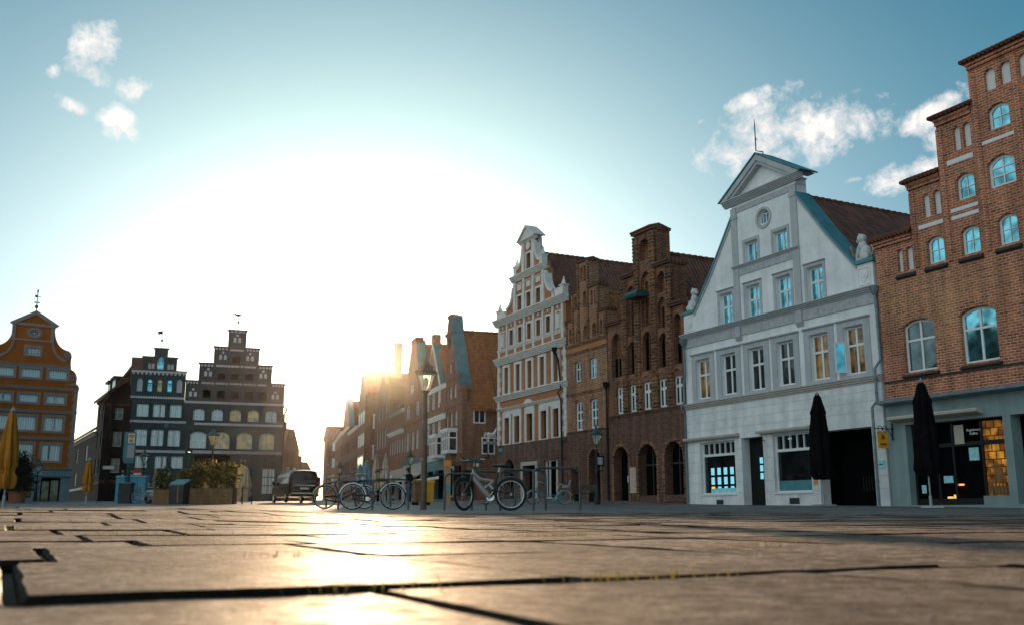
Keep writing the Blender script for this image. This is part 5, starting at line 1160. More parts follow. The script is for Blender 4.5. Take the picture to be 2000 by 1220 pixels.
h.p('shop_interior',G().box(X0+.1,6.,.3,.45,.9,3.5),'void_dark'); h.p('lit_display',G().box(2.9,3.4,.26,.3,1.6,3.0),'planter_wood')
h.p('lit_display',G().box(2.35,2.7,.2,.26,2.6,3.0).box(2.5,2.75,.2,.26,2.25,2.5).box(2.4,2.7,.2,.26,1.65,2.0),'warm_lamp'); h.p('door_glass',G().box(4.3,4.9,.2,.26,1.1,3.0).box(5.05,5.7,.2,.26,1.1,3.1),'pane_green')
h.p('round_mark',G().plate(shape(3.6,3.98,2.7,3.08,'oval'),[],-.09,-.03),'slate')
h.text('NOVUK',.52,3.4,3.74,'poster_blue',y=-.06)
h.body([(X0+.02,h.b),(W-.02,h.b),(W-.02,12.0),(CX,17.2),(X0+.02,12)],'brick_side',L=13); h.roof(X0,W,11.9,17.2,'tiles_brown',y0=.42,L=13,xr=CX,ov=.15)
g=G().tube([(CX,.2,18.9),(CX,.2,21.0)],.035,6).ball((CX,.2,19.35),.17).ball((CX,.2,20.85),(.08,.08,.2)); g.tube([(CX+.24*math.cos(k*PI/6),.2+.24*math.sin(k*PI/6),19.75) for k in range(12)],.03,5,True); g.tube([(CX-.2,.2,20.35),(CX+.35,.2,20.3)],.03,5); g.ball((CX-.1,.2,20.35),(.15,.04,.12)); h.p('weather_vane',g,'iron')
# ---------------------------------------------------------------- houses of the near left side of the square (left of the frame; mirrored in the panes)
for i,(y0,y1,ze,zr,mat) in enumerate(((14,27,11,17,'brick_sunny'),(27,38,9,16,'orange_plaster'),(38,52,12,18,'brick_red'),(52,63,10,16,'white_stucco'),(63,76,12.5,18,'brick_sunny'),(76,87,10,16,'brick_mixed'))):
    h=House('square_side_house','%s house standing along the left side of the square'%('brick red','orange','dark red brick','white','sunny brick','yellow brick')[i],(-47,y0),(-47.,y1),zb=.5)
    W=h.w; cw=W/5
    hl=[shape(cw*k+cw*.25,cw*k+cw*.75,z,z+1.7) for k in range(5) for z in (5.,8.) if z+1.8<ze]
    h.wall([(0,h.b),(W,h.b),(W,ze),(W/2,zr),(0,ze)],hl,mat); h.p('windows',G().box(.5,W-.5,.2,.3,4.9,ze-.3),'pane_dark'); h.roof(0,W,ze,zr-.2,'tiles_orange',y0=.4,L=10,ridge=False); h.p('shopfront',G().box(.5,W-.5,-.04,.02,.5,3.6),'pane_black')
# ================================================================ ground
m,n,b=newmat('cobbles',.62,spec=.35); co,sp=coords(n)
rot=n.n('ShaderNodeMapping',i_0=co); rot.inputs['Rotation'].default_value=(0,0,rad(27))
wob=n.n('ShaderNodeTexNoise',i_Vector=co,i_Scale=1.7,i_Detail=2.)
vv=n.n('ShaderNodeVectorMath',operation='MULTIPLY_ADD',i_0=wob.outputs['Color'],i_1=(.16,.16,0),i_2=rot.outputs[0])
bt=n.n('ShaderNodeTexBrick',i_Vector=vv.outputs[0],i_Scale=1.,i_Brick_Width=.30,i_Row_Height=.19,i_Mortar_Size=.022,i_Mortar_Smooth=.4)
bt.inputs['Color1'].default_value=(.12,.118,.115,1); bt.inputs['Color2'].default_value=(.27,.258,.245,1); bt.inputs['Mortar'].default_value=(.035,.031,.027,1)
big=n.n('ShaderNodeTexNoise',i_Vector=co,i_Scale=.35,i_Detail=7.,i_Roughness=.7); fi=n.n('ShaderNodeTexNoise',i_Vector=co,i_Scale=26.,i_Detail=4.)
c=n.mix(1.,bt.outputs[0],n.ramp(big.outputs[0],[(.34,.45),(.66,1.35)]),'MULTIPLY'); c=n.mix(1.,c,n.ramp(fi.outputs[0],[(.3,.75),(.7,1.2)]),'MULTIPLY'); n.link(c,b.inputs['Base Color'])
hh=n.math('ADD',n.math('SUBTRACT',1.,bt.outputs['Fac']),n.math('MULTIPLY',fi.outputs[0],.4)); bp=n.n('ShaderNodeBump',i_Strength=1.,i_Distance=.045,i_Height=hh); n.link(bp.outputs[0],b.inputs['Normal'])
m,n,b=newmat('granite_slab',.5,spec=.12); co,sp=coords(n)
at_=n.n('ShaderNodeAttribute',attribute_name='slab_tone')
n1=n.n('ShaderNodeTexNoise',i_Vector=co,i_Scale=60.,i_Detail=9.,i_Roughness=.72); n3=n.n('ShaderNodeTexNoise',i_Vector=co,i_Scale=24.,i_Detail=6.,i_Roughness=.7); n2=n.n('ShaderNodeTexNoise',i_Vector=co,i_Scale=3.2,i_Detail=7.,i_Roughness=.65); vo=n.n('ShaderNodeTexVoronoi',i_Vector=co,i_Scale=150.)
c=n.mix(at_.outputs['Fac'],(.215,.154,.118),(.375,.278,.218)); c=n.mix(1.,c,n.ramp(n1.outputs[0],[(.34,.28),(.64,1.65)]),'MULTIPLY'); c=n.mix(1.,c,n.ramp(n3.outputs[0],[(.35,.55),(.62,1.35)]),'MULTIPLY'); c=n.mix(1.,c,n.ramp(n2.outputs[0],[(.3,.6),(.65,1.15)]),'MULTIPLY'); c=n.mix(.45,c,n.mix(1.,c,n.ramp(vo.outputs['Distance'],[(0.,.4),(.6,1.25)]),'MULTIPLY')); c=n.mix(n.math('LESS_THAN',at_.outputs['Fac'],-.5),c,(.022,.015,.010)); n.link(c,b.inputs['Base Color'])
n.link(n.math('ADD',n.ramp(n2.outputs[0],[(.3,.45),(.7,.27)]),n.ramp(n3.outputs[0],[(.36,.34),(.62,.14)])),b.inputs['Roughness'])
hh=n.math('ADD',n.math('MULTIPLY',n1.outputs[0],1.),n.math('MULTIPLY',n2.outputs[0],2.5)); hh=n.math('ADD',hh,n.math('MULTIPLY',n3.outputs[0],1.4)); hh=n.math('ADD',hh,n.math('MULTIPLY',vo.outputs['Distance'],.25)); bp=n.n('ShaderNodeBump',i_Strength=1.,i_Distance=.03,i_Height=hh); n.link(bp.outputs[0],b.inputs['Normal'])
plain('joint_sand',(.055,.042,.03),.95,var=.3,scale=20,bump=.5,bscale=120)
EA=(-.4545,.8908); EB=(.8908,.4545); PAVE=14.5
def lin(a,b,n): return [a+(b-a)*i/n for i in range(n+1)]
ys=lin(-60,-6,9)[:-1]+lin(-6,0,6)[:-1]+lin(0,16,40)[:-1]+lin(16,70,54)[:-1]+lin(70,160,40)[:-1]+lin(160,420,20)[:-1]+lin(420,1500,8)
xs=lin(-900,-120,6)[:-1]+lin(-120,-30,20)[:-1]+lin(-30,-8,22)[:-1]+lin(-8,8,40)[:-1]+lin(8,30,22)[:-1]+lin(30,120,18)[:-1]+lin(120,900,6)
g=G(); nx=len(xs)
for y in ys:
    for x in xs:
        inside=(y<PAVE and y>-1 and abs(x)<.62*y+3)
        a=x*EA[0]+y*EA[1]
        g.v.append((x,y,gz(x,y)-(.022 if a<PAVE*.9 and y>-3 and abs(x)<13 else 0)))
for j in range(len(ys)-1):
    for i in range(nx-1): g.f.append((j*nx+i,j*nx+i+1,(j+1)*nx+i+1,(j+1)*nx+i))
gr=g.build('ground','cobbles',smooth=60,recalc=False); tag(gr,'cobbled town square rising gently toward the house fronts','ground',kind='structure')
rr=random.Random(21); g=G(); tones=[]
def slab(a0,a1,b0,b1,tn):
    gp=rr.uniform(.006,.010) if a0<2 else rr.uniform(.005,.009); a0+=gp; a1-=gp; b0+=gp; b1-=gp
    dz=rr.uniform(-.0028,.0028); ta=rr.uniform(-.0055,.0055); tb=rr.uniform(-.0055,.0055); ac=(a0+a1)/2; bc=(b0+b1)/2
    def P(a,b_,d,jx=0): 
        x=a*EA[0]+b_*EB[0]; y=a*EA[1]+b_*EB[1]; return (x,y,gz(x,y)+dz+ta*(a-ac)+tb*(b_-bc)+d)
    na=max(1,int((a1-a0)/.09)); nb=max(1,int((b1-b0)/.09))
    if P(ac,bc,0)[1]>5: na=nb=1
    ch=.006
    o=len(g.v)
    aa=[a0+ch+(a1-a0-2*ch)*i/na for i in range(na+1)]; bb=[b0+ch+(b1-b0-2*ch)*i/nb for i in range(nb+1)]
    top={}
    for i,a in enumerate(aa):
        for j,b_ in enumerate(bb):
            e=(i in (0,na)) or (j in (0,nb)); top[i,j]=len(g.v); g.v.append(P(a+(rr.uniform(-.003,.003) if e else 0),b_+(rr.uniform(-.003,.003) if e else 0),rr.uniform(-.0012,.0006) if na>1 else 0))
    for i in range(na):
        for j in range(nb): g.f.append((top[i,j],top[i,j+1],top[i+1,j+1],top[i+1,j])); tones.append(tn)
    ring=[(0,j) for j in range(nb+1)]+[(i,nb) for i in range(1,na+1)]+[(na,j) for j in range(nb-1,-1,-1)]+[(i,0) for i in range(na-1,0,-1)]
    low=[];bot=[]
    for i,j in ring:
        a=aa[i]+(-ch if i==0 else ch if i==na else 0); b_=bb[j]+(-ch if j==0 else ch if j==nb else 0)
        j1=rr.uniform(-.0015,.0015); low.append(len(g.v)); g.v.append(P(a,b_,-.0085+j1)); bot.append(len(g.v)); g.v.append(P(a,b_,-.06))
    k=len(ring)
    for q in range(k):
        r2=(q+1)%k; t0,t1=top[ring[q]],top[ring[r2]]
        g.f.append((t0,low[q],low[r2],t1)); g.f.append((low[q],bot[q],bot[r2],low[r2])); tones.extend((-1.,-1.))
fixed={0:[-.25,.36,.95],1:[-.45,.017,.617,1.25],2:[-.5,.08,.62,1.3]}
edges=[-.5,.22,1.03,1.76,2.42]
while edges[-1]<PAVE*.92: edges.append(edges[-1]+rr.uniform(.34,.56))
for k in range(len(edges)-1):
    a0,a1=edges[k],edges[k+1]; bs=[]
    if k-1 in fixed: bs=list(fixed[k-1])
    else: bs=[rr.uniform(-.3,.3)]
    while bs[-1]<10: bs.append(bs[-1]+rr.uniform(.34,.78))
    while bs[0]>-9: bs.insert(0,bs[0]-rr.uniform(.34,.78))
    for i in range(len(bs)-1):
        ac=(a0+a1)/2; bc=(bs[i]+bs[i+1])/2; x=ac*EA[0]+bc*EB[0]; y=ac*EA[1]+bc*EB[1]
        if y>-.2 and abs(x)<.6*y+1.6: slab(a0,a1,bs[i],bs[i+1],rr.random())
pv=g.build('paving','granite_slab',smooth=35,recalc=False); tag(pv,'large worn granite paving slabs catching low sun in the foreground','paving',kind='structure')
at2=pv.data.attributes.new('slab_tone','FLOAT','FACE'); at2.data.foreach_set('value',tones)
bs_=G()
for j in range(40):
    for i in range(40):
        bs_.v.append((-11+22*i/39,-.6+15*j/39,gz(-11+22*i/39,-.6+15*j/39)-.017))
for j in range(39):
    for i in range(39): bs_.f.append((j*40+i,j*40+i+1,j*40+41+i,j*40+40+i))
bs_=bs_.build('bedding_sand','joint_sand',recalc=False); tag(bs_,'dark sand filling the joints under the paving slabs','sand',kind='structure')
# weeds in the joints
def groundpt(px,py):
    lo=None
    v=610-py; f=FPX*math.cos(PITCH)-v*math.sin(PITCH); up=v*math.cos(PITCH)+FPX*math.sin(PITCH)
    s=.4
    while s<80:
        x=(px-1000)/f*s; z=up/f*s
        if z<=gz(x,s): return (x,s,gz(x,s))
        s+=.02
    return (0,30,0)
m,n,b=newmat('weed',.7); b.inputs['Base Color'].default_value=(.20,.16,.03,1)
tr=n.n('ShaderNodeBsdfTranslucent'); tr.inputs[0].default_value=(.35,.27,.05,1); mx_=n.n('ShaderNodeMixShader',i_0=.45); n.link(b.outputs[0],mx_.inputs[1]); n.link(tr.outputs[0],mx_.inputs[2]); n.link(mx_.outputs[0],[q for q in n.nt.nodes if q.type=='OUTPUT_MATERIAL'][0].inputs[0])
g=G(); wr=random.Random(5)
for px,py,nb_ in ((150,992,60),(165,993,60),(270,1005,50),(285,1007,50),(160,1016,30),(14,1030,60),(355,1047,30),(225,1041,25),(480,1008,45),(345,1028,35),(540,1082,18),(1078,1026,40),(1150,1046,50),(1060,1045,50),(1300,1034,40),(1120,1121,20),(1700,1075,30),(1510,1070,25),(640,1130,12),(1850,1166,15),(760,1000,25)):
    x0,y0,z0=groundpt(px,py); y0=min(y0,9)
    ca=x0*EA[0]+y0*EA[1]; ca=min(edges,key=lambda q:abs(q-ca)); cb=x0*EB[0]+y0*EB[1]; x0=ca*EA[0]+cb*EB[0]; y0=ca*EA[1]+cb*EB[1]
    for i in range(nb_*2):
        t=wr.gauss(0,.035+.012*y0); d=EB
        x=x0+d[0]*t+wr.gauss(0,.005); y=y0+d[1]*t+wr.gauss(0,.005); z=gz(x,y)-.012; a=wr.uniform(0,2*PI); l=wr.uniform(.012,.03); w=.0016
        dx,dy=math.cos(a)*l*.6,math.sin(a)*l*.6
        g.add([(x-w*math.sin(a),y+w*math.cos(a),z),(x+w*math.sin(a),y-w*math.cos(a),z),(x+dx,y+dy,z+l)],[(0,1,2)])
wd=g.build('joint_weeds','weed',recalc=False); tag(wd,'dry yellow weeds growing in the joints between the paving slabs','weeds',kind='stuff')
# ================================================================ street furniture
def put(px,d): x,y=at(px,d); return (x,y,gz(x,y))
# ---- lanterns
def lantern(name,label,px,d,h,mat='iron',pr=.055,lit=False,s=1.,rough=False):
    e=thing(name,label,'street lamp',put(px,d),rad(15),'lantern street lamps')
    hl=h-.95*s
    g=G()
    if rough:
        g.tube([(0,0,-.1),(0,0,.5),(.01,0,hl*.5),(0,.01,hl-.05)],[.086,.076,.066,.055],12)
        for z in (1.1,1.35,2.0): g.tube([(0,0,z),(0,0,z+.07)],.080,12)
    else:
        g.lathe(0,0,[(.14*s,-.1),(.14*s,.35),(.11*s,.42),(.10*s,.75),(pr*1.3,.82),(pr*1.15,1.4),(pr*1.6,1.45),(pr*1.6,1.52),(pr,1.58),(pr*.8,hl-.3),(pr*1.5,hl-.28),(pr*1.5,hl-.22),(pr*.8,hl-.18),(pr*.7,hl)],12)
    g.build('pole',mat if not rough else 'rusty_post',e,smooth=50)
    zb,zt=hl+.02,hl+.50*s; rb,rt=.10*s,.265*s; n=6
    fr=G()
    for k in range(n):
        a=2*PI*k/n; fr.tube([(rb*math.cos(a),rb*math.sin(a),zb),(rt*math.cos(a),rt*math.sin(a),zt)],.014*s,5)
        b=2*PI*(k+1)/n
        for r,z in ((rb,zb),(rt,zt)): fr.tube([(r*math.cos(a),r*math.sin(a),z),(r*math.cos(b),r*math.sin(b),z)],.016*s,5)
    fr.lathe(0,0,[(.05,zb-.12*s),(.07*s,zb-.05*s),(.11*s,zb)],8); fr.build('lantern_frame','lamp_green' if not rough else 'rusty_post',e)
    gg=G(); v=[]
    gg.lathe(0,0,[(rb*.96,zb+.005),(rt*.96,zt-.005)],n); gg.build('lantern_glass','warm_glass' if lit else 'lantern_glass',e)
    bu=G().lathe(0,0,[(.02,zb),(.03*s,zb+.12*s),(.06*s,zb+.22*s),(.055*s,zb+.33*s),(.02*s,zb+.38*s)],8); bu.build('bulb','lamp_glass',e,smooth=60)
    rf=G().lathe(0,0,[(rt+.05*s,zt),(rt+.06*s,zt+.03*s),(rt*.72,zt+.12*s),(.13*s,zt+.22*s),(.09*s,zt+.24*s),(.085*s,zt+.32*s)],n); rf.build('lantern_roof','lamp_green' if not rough else 'rusty_post',e)
    G().lathe(0,0,[(.09*s,zt+.315*s),(.03*s,zt+.36*s),(.035*s,zt+.40*s),(.012*s,zt+.44*s),(.008*s,zt+.55*s)],8).build('finial','iron' if not rough else 'rusty_post',e)
    return e
m,n,b=newmat('warm_glass',.35); b.inputs['Base Color'].default_value=(.9,.8,.6,1)
tr=n.n('ShaderNodeBsdfTranslucent'); tr.inputs[0].default_value=(.95,.85,.65,1); mx_=n.n('ShaderNodeMixShader',i_0=.75); n.link(b.outputs[0],mx_.inputs[1]); n.link(tr.outputs[0],mx_.inputs[2]); n.link(mx_.outputs[0],[q for q in n.nt.nodes if q.type=='OUTPUT_MATERIAL'][0].inputs[0])
lantern('street_lamp','large rust brown lantern post standing by the bicycle racks',827,26.,4.02,rough=True,pr=.09)
lantern('street_lamp','slim lantern with a green roof in front of the narrow brown house',1167,47,3.72)
lantern('street_lamp','bright backlit lantern rising above the planter shrubs',408,57,4.35,lit=True,s=1.15)
lantern('street_lamp','dark lantern standing before the teal brick house, left of the planters',274,72,3.75,s=1.15)
lantern('street_lamp','small lantern with green roof behind the walking person',799,74,3.75,s=1.1)
lantern('street_lamp','glowing lantern far down the street above the bicycles',660,100,3.9,lit=True,s=1.25)
lantern('street_lamp','black lantern in front of the orange house shop front',66,78,3.3,s=1.15)
# ---- bicycle hoops
def hoop(px0,px1,d0,d1,h,label,rz=0):
    x0,y0=at(px0,d0); x1,y1=at(px1,d1); L=math.hypot(x1-x0,y1-y0); z=gz((x0+x1)/2,(y0+y1)/2)
    e=thing('bike_rack',label,'bike rack',(x0,y0,z),math.atan2(y1-y0,x1-x0),'steel hoop bicycle racks'); r=.14
    pts=[(0,0,-.15),(0,0,h-r)]+[(r-r*math.cos(t),0,h-r+r*math.sin(t)) for t in (.3,.6,.9,1.2,PI/2)]+[(L-r+r*math.sin(t),0,h-r+r*math.cos(t)) for t in (0.01,.35,.7,1.05,1.4)]+[(L,0,h-r),(L,0,-.15)]
    G().tube(pts,.026,10).build('hoop','rack_steel',e,smooth=60); return e
hoop(868,949,23.7,23.9,.86,'steel hoop rack left of the black and white mountain bike'); hoop(921,1006,22.2,22.5,.86,'steel hoop rack directly against the frame of the black and white mountain bike'); hoop(977,1066,21.6,21.9,.87,'steel hoop rack at the rear wheel of the mountain bike'); hoop(1042,1133,20.9,21.1,.885,'rightmost steel hoop rack, in front of the small blue bicycle')
hoop(727,797,26.6,26.8,.80,'steel hoop rack beside the rusty lamp post, over the front wheel of the city bicycle'); hoop(694,762,27.8,28.,.80,'steel hoop rack across the middle of the brown city bicycle'); hoop(660,727,29.2,29.4,.80,'steel hoop rack at the rear wheel of the brown city bicycle'); hoop(636,700,30.6,30.8,.80,'leftmost steel hoop rack, beside the rear wheel of the far bicycle')
# ---- bicycles (x forward, rear wheel at 0)
def wheel(parent,x,r,tw,rimmat,steer=0.,hub=None,spokes=18):
    w=G(); path=[(r*math.cos(2*PI*k/36),0,r*math.sin(2*PI*k/36)) for k in range(36)]
    e=w.tube([(p[0]*(r-tw)/r,0,p[2]*(r-tw)/r) for p in path],tw,8,True).build('wheel','rubber',parent,smooth=70); e.location=(x,0,r); e.rotation_euler=(0,0,steer)
    q=G().tube([(p[0]*(r-tw*2.2)/r,0,p[2]*(r-tw*2.2)/r) for p in path],.012,6,True); q.build('rim',rimmat,e,smooth=70)
    s=G()
    for k in range(spokes):
        a=2*PI*k/spokes+.1; y=.03*(1 if k%2 else -1); s.tube([(.02*math.cos(a+.9),y,.02*math.sin(a+.9)),((r-tw*2.4)*math.cos(a),0,(r-tw*2.4)*math.sin(a))],.0022,4)
    s.tube([(0,-.05,0),(0,.05,0)],.022,8); s.build('spokes','bright_metal',e); return e
def bike(label,px,d,head,kind='city',fm='brown_frame',r=.345,wb=1.08,steer=0.,lean=0.,rim='bright_metal',tw=.018,guard=True,basket=False,child=False,group='parked bicycles'):
    x,y=at(px,d); e=thing('bicycle',label,'bicycle',(x-math.cos(head)*wb/2,y-math.sin(head)*wb/2,gz(x,y)),head,group); e.rotation_euler=(lean,0,head)
    bb=(.44,0,.285); st=(.27,0,.80); fx=wb
    wheel(e,0,r,tw,rim); wheel(e,fx,r,tw,rim,steer)
    g=G()
    if kind=='city':
        hd=(fx-.20,0,.83); hl=(fx-.15,0,.66)
        for pts,rd in (([bb,(.33,0,.62),st],.017),([hl,(fx-.30,0,.48),(.58,0,.335),bb],.021),([(fx-.18,0,.75),(fx-.36,0,.55),(.56,0,.45),(.40,0,.42)],.015),([hd,hl],.022),([(0,.05,r),bb],.012),([(0,-.05,r),bb],.012),([(0,.05,r),(.31,.02,.68)],.010),([(0,-.05,r),(.31,-.02,.68)],.010)): g.tube(pts,rd,7)
    else:
        hd=(fx-.21,0,.86); hl=(fx-.17,0,.72)
        for pts,rd in (([bb,(.33,0,.55),st],.020),([(0,.06,r),(.32,.05,.42),bb],.016),([(0,-.06,r),(.32,-.05,.42),bb],.016),([(0,.06,r),(.33,.02,.60)],.014),([(0,-.06,r),(.33,-.02,.60)],.014),): g.tube(pts,rd,7)
    g.build('frame',fm,e,smooth=60)
    if kind!='city':
        f=G().tube([hl,(.56,0,.40),bb],[.052,.06,.045],8); f.tube([hd,hl],.034,8); f.tube([(fx-.19,0,.80),(.66,0,.66),(.36,0,.62)],[.04,.035,.025],8); f.tube([(.60,0,.44),(.38,0,.60)],[.03,.03],7); f.build('painted_frame',fm+'' if fm!='black_paint' else 'pale_frame',e,smooth=60)
        G().tube([(fx-.36,-.052,.60),(.66,-.058,.465)],.012,5).tube([(fx-.40,-.04,.735),(.62,-.036,.66)],.010,5).build('frame_stripe','black_paint',e)
        G().tube([(.38,0,.44),(.47,0,.56)],.03,8).build('shock_absorber','bright_metal',e)
    fk=thing('fork',None,None,hl,0.); del_=fk; fk.parent=e; fk.rotation_euler=(0,0,steer)
    bpy.data.objects.remove(fk)
    M=Matrix.Translation(hl)@Matrix.Rotation(steer,4,'Z'); q=G(); ax=fx-hl[0]; az=r-hl[2]
    cs,sn=math.cos(-steer),math.sin(-steer)
    A=Vector((ax*1.0,0,az)); Ar=Matrix.Rotation(-steer,3,'Z')@A
    for s in (-.055,.055): q.tube([(0,s*.6,.03),(0.01,s,-.08),(A.x*.55,s,az*.6),(A.x,s,az)],[.02,.017,.014,.012] if kind=='city' else [.03,.028,.026,.02],7)
    fo=q.build('fork',fm if kind=='city' else 'black_paint',e,smooth=60); fo.location=hl; fo.rotation_euler=(0,0,steer*.0)
    hb=G(); hz=1.05 if kind=='city' else 1.06
    hx=hd[0]-.03
    hb.tube([hd,(hx,0,hz-.03)],.014,7)
    if kind=='city': hb.tube([(-.20,.30,-.02),(-.10,.27,0),(.03,.10,.05),(.0,0,0),(.03,-.10,.05),(-.10,-.27,0),(-.20,-.30,-.02)],.011,7)
    else: hb.tube([(-.02,.33,.05),(.03,.12,.02),(.0,0,0),(.03,-.12,.02),(-.02,-.33,.05)],.014,7)
    if kind!='city':
        for s in (-1,1): hb.tube([(.0,.31*s,.05),(.07,.36*s,.12),(.05,.33*s,.16)],.012,6)
    v=hb.v; k=len(v)-0
    h2=G(); h2.tube([(0,0,hd[2]-hz),(0,0,0)],.014,7); n0=len(G().v)
    h2=G().tube([(.03,0,hd[2]-hz-.02),(0,0,0)],.016,7)
    pts=[(-.20,.30,-.02),(-.10,.27,0),(.03,.10,.05),(.0,0,0),(.03,-.10,.05),(-.10,-.27,0),(-.20,-.30,-.02)] if kind=='city' else [(-.03,.34,.05),(.03,.13,.03),(0,0,0),(.03,-.13,.03),(-.03,-.34,.05)]
    h2.tube(pts,.0125,7)
    if kind!='city':
        for s in (-1,1): h2.tube([(-.02,.335*s,.05),(.05,.36*s,.10),(.10,.345*s,.16)],.013,6)
    ho=h2.build('handlebar','bright_metal' if kind=='city' else 'black_paint',e,smooth=60); ho.location=(hx,0,hz); ho.rotation_euler=(0,0,steer)
    g2=G()
    for s in (-1,1): g2.tube([(pts[0][0]-.06 if kind=='city' else pts[0][0],pts[0][1]*s*1.0,pts[0][2]),(pts[1][0] if kind=='city' else pts[0][0]+.03,pts[1][1]*s if kind=='city' else .24*s,pts[1][2])],.018,7)
    gp=g2.build('grip','rubber',ho,smooth=60)
    lv=G()
    for s in (-1,1): lv.tube([(.04,.16*s,.02),(.08,.2*s,0),(.06,.29*s,-.01)],.008,5)
    lv.build('brake_lever','bright_metal',ho)
    sd=G().tube([st,(.24,0,.90)],.014,7); sd.build('seat_post','bright_metal',e)
    sa=G().ball((.16,0,.935),(.13,.10,.045)).ball((.30,0,.94),(.14,.045,.03)); sa.build('saddle','leather' if kind=='city' else 'black_paint',e,smooth=70)
    cr=G().lathe(0,0,[(.085,-.006),(.085,.006)],16); c=G().sub(cr,Matrix.Translation((bb[0],-.045,bb[2]))@Matrix.Rotation(PI/2,4,'X')).tube([(bb[0],-.07,bb[2]),(bb[0]+.1,-.08,bb[2]-.13)],.012,6).tube([(bb[0],.07,bb[2]),(bb[0]-.1,.08,bb[2]+.13)],.012,6).build('crank','bright_metal',e)
    for s in (-1,1): G().box(bb[0]-s*.1-.05,bb[0]-s*.1+.05,min(s*.08,s*.17),max(s*.08,s*.17),bb[2]+s*.13-.012,bb[2]+s*.13+.012).build('pedal','rubber',c)
    ch=G().tube([(0,-.045,r+.045),(bb[0],-.045,bb[2]+.085),(bb[0]+.09,-.045,bb[2]),(bb[0],-.045,bb[2]-.085),(0,-.045,r-.045)],.009 if kind!='city' else .03,6,True).build('chain_guard' if kind=='city' else 'chain',fm if kind=='city' else 'rubber',e,smooth=60)
    if guard:
        for x,a0,a1 in ((0,.05,2.9),(fx,.35,2.75)):
            gm=G().tube([((r+.018)*math.cos(a0+(a1-a0)*k/14),0,(r+.018)*math.sin(a0+(a1-a0)*k/14)) for k in range(15)],.022,6); o=gm.build('mudguard','bright_metal' if kind=='city' else 'black_paint',e,smooth=60); o.location=(x,0,r); o.rotation_euler=(0,0,steer if x else 0)
        if kind=='city':
            rk=G()
            for s in (-.06,.06): rk.tube([(-.25,s,.73),(.22,s,.75)],.008,5); rk.tube([(0,s,r),(-.05,s,.73)],.006,5)
            for k in range(4): rk.tube([(-.25+k*.14,-.06,.735),(-.25+k*.14,.06,.735)],.006,5)
            rk.build('luggage_rack','iron',e); G().ball((-.30,0,.66),(.02,.04,.03)).build('rear_light','red_lens',e); G().ball((fx-.06,0,.86),(.05,.045,.05)).build('headlight','bright_metal',e)
    if child:
        G().box(-.2,.12,-.14,.14,.76,.80).prof([(-.14,.78),(.14,.78),(.14,.9),(-.14,.9)],-.2,.1).prism([(-.2,.78),(-.12,.78),(-.26,1.15),(-.32,1.15)],-.14,.14).build('child_seat','grey_frame',e)
    return e
bike('black and white mountain bike with turned front wheel leaning on the steel hoops',951,21.0,rad(172),'mtb','black_paint',.34,1.0,rad(63),rad(4),tw=.028)
bike('old brown step-through city bicycle parked at the hoops left of the rusty lamp',727,26.9,rad(3),'city','brown_frame',.345,1.09,rad(10),rad(-3))
bike('black city bicycle partly behind the brown one, nearest the van',672,29.8,rad(8),'city','iron',.345,1.16,rad(-18),rad(5))
bike('turquoise child-seat bicycle parked before the cream house, behind the rightmost hoop',1072,47.5,rad(176),'city','teal_frame',.33,1.5,rad(20),rad(-4),child=True)
bike('grey bicycle standing by the blue boxes in front of the teal house',277,54,rad(-20),'city','grey_frame',.345,.95,rad(35),rad(-6))
# ---- parasols, closed
def parasol(label,px,d,h,zlow,rmax,mat,tie=True,pole='pole_grey',skirt=True,grp='closed parasols'):
    e=thing('closed_parasol',label,'parasol',put(px,d),R.uniform(0,3),grp)
    G().tube([(0,0,.0),(0,0,h-.05)],.03,8).build('pole',pole,e,smooth=60)
    G().box(-.35,.35,-.35,.35,0,.06).tube([(0,0,.05),(0,0,.4)],.05,8).build('base',pole,e)
    f=lambda a,z:1+.17*math.cos(6*a+.4*math.sin(z*3))+.10*math.sin(11*a+z*2)+.05*math.sin(17*a-z*4)
    L=h-zlow; pr=[(.05,h)]+[(rmax*p,h-L*q) for q,p in ((.03,.30),(.15,.52),(.35,.78),(.55,.97),(.70,1.),(.76,.74),(.80,.72),(.84,.98),(.93,1.02),(1.,.80))]
    if not skirt: pr=[(.05,h)]+[(rmax*p,h-L*q) for q,p in ((.03,.30),(.15,.55),(.22,.72),(.24,.66),(.5,.86),(.8,.98),(.93,1.0),(1.,.72))]
    pr=pr[::-1]
    G().lathe(0,0,pr,40,f).build('canopy',mat,e,smooth=60)
    if tie: G().lathe(0,0,[(rmax*.78,h-L*.79),(rmax*.82,h-L*.77)],20).build('tie',mat,e)
    G().lathe(0,0,[(.08,h-.04),(.10,h+.02),(.03,h+.08),(.01,h+.14)],8).build('cap',pole,e); return e
parasol('closed yellow parasol, large, at the left edge of the view',5,30,2.93,.6,.27,'yellow_cloth')
parasol('closed yellow parasol, smaller, in front of the dark side street',166,48,2.12,.6,.21,'yellow_cloth')
parasol('slim closed beige parasol left of the planters',298,62,2.05,.45,.15,'beige_cloth',False)
parasol('closed beige parasol beside the arched door of the dark stepped house',478,66,2.15,.35,.30,'beige_cloth',False)
parasol('tall closed sand coloured parasol, left one of the pair behind the brown bicycle',732,56,2.6,.75,.21,'beige_cloth')
parasol('tall closed sand coloured parasol, right one of the pair behind the brown bicycle',751,55,2.62,.75,.21,'beige_cloth')
parasol('closed blue grey parasol, left one of two by the bay house',701,76,2.7,.6,.33,'blue_cloth',False); parasol('closed blue grey parasol, right one of two by the bay house',714,75,3.0,.6,.36,'blue_cloth',False)
parasol('closed black parasol before the passage of the white house',1610,38.5,4.3,1.0,.40,'black_cloth',False,skirt=False); parasol('closed black parasol before the cafe of the stepped brick house',1820,33.2,4.2,1.05,.38,'black_cloth',False,skirt=False)
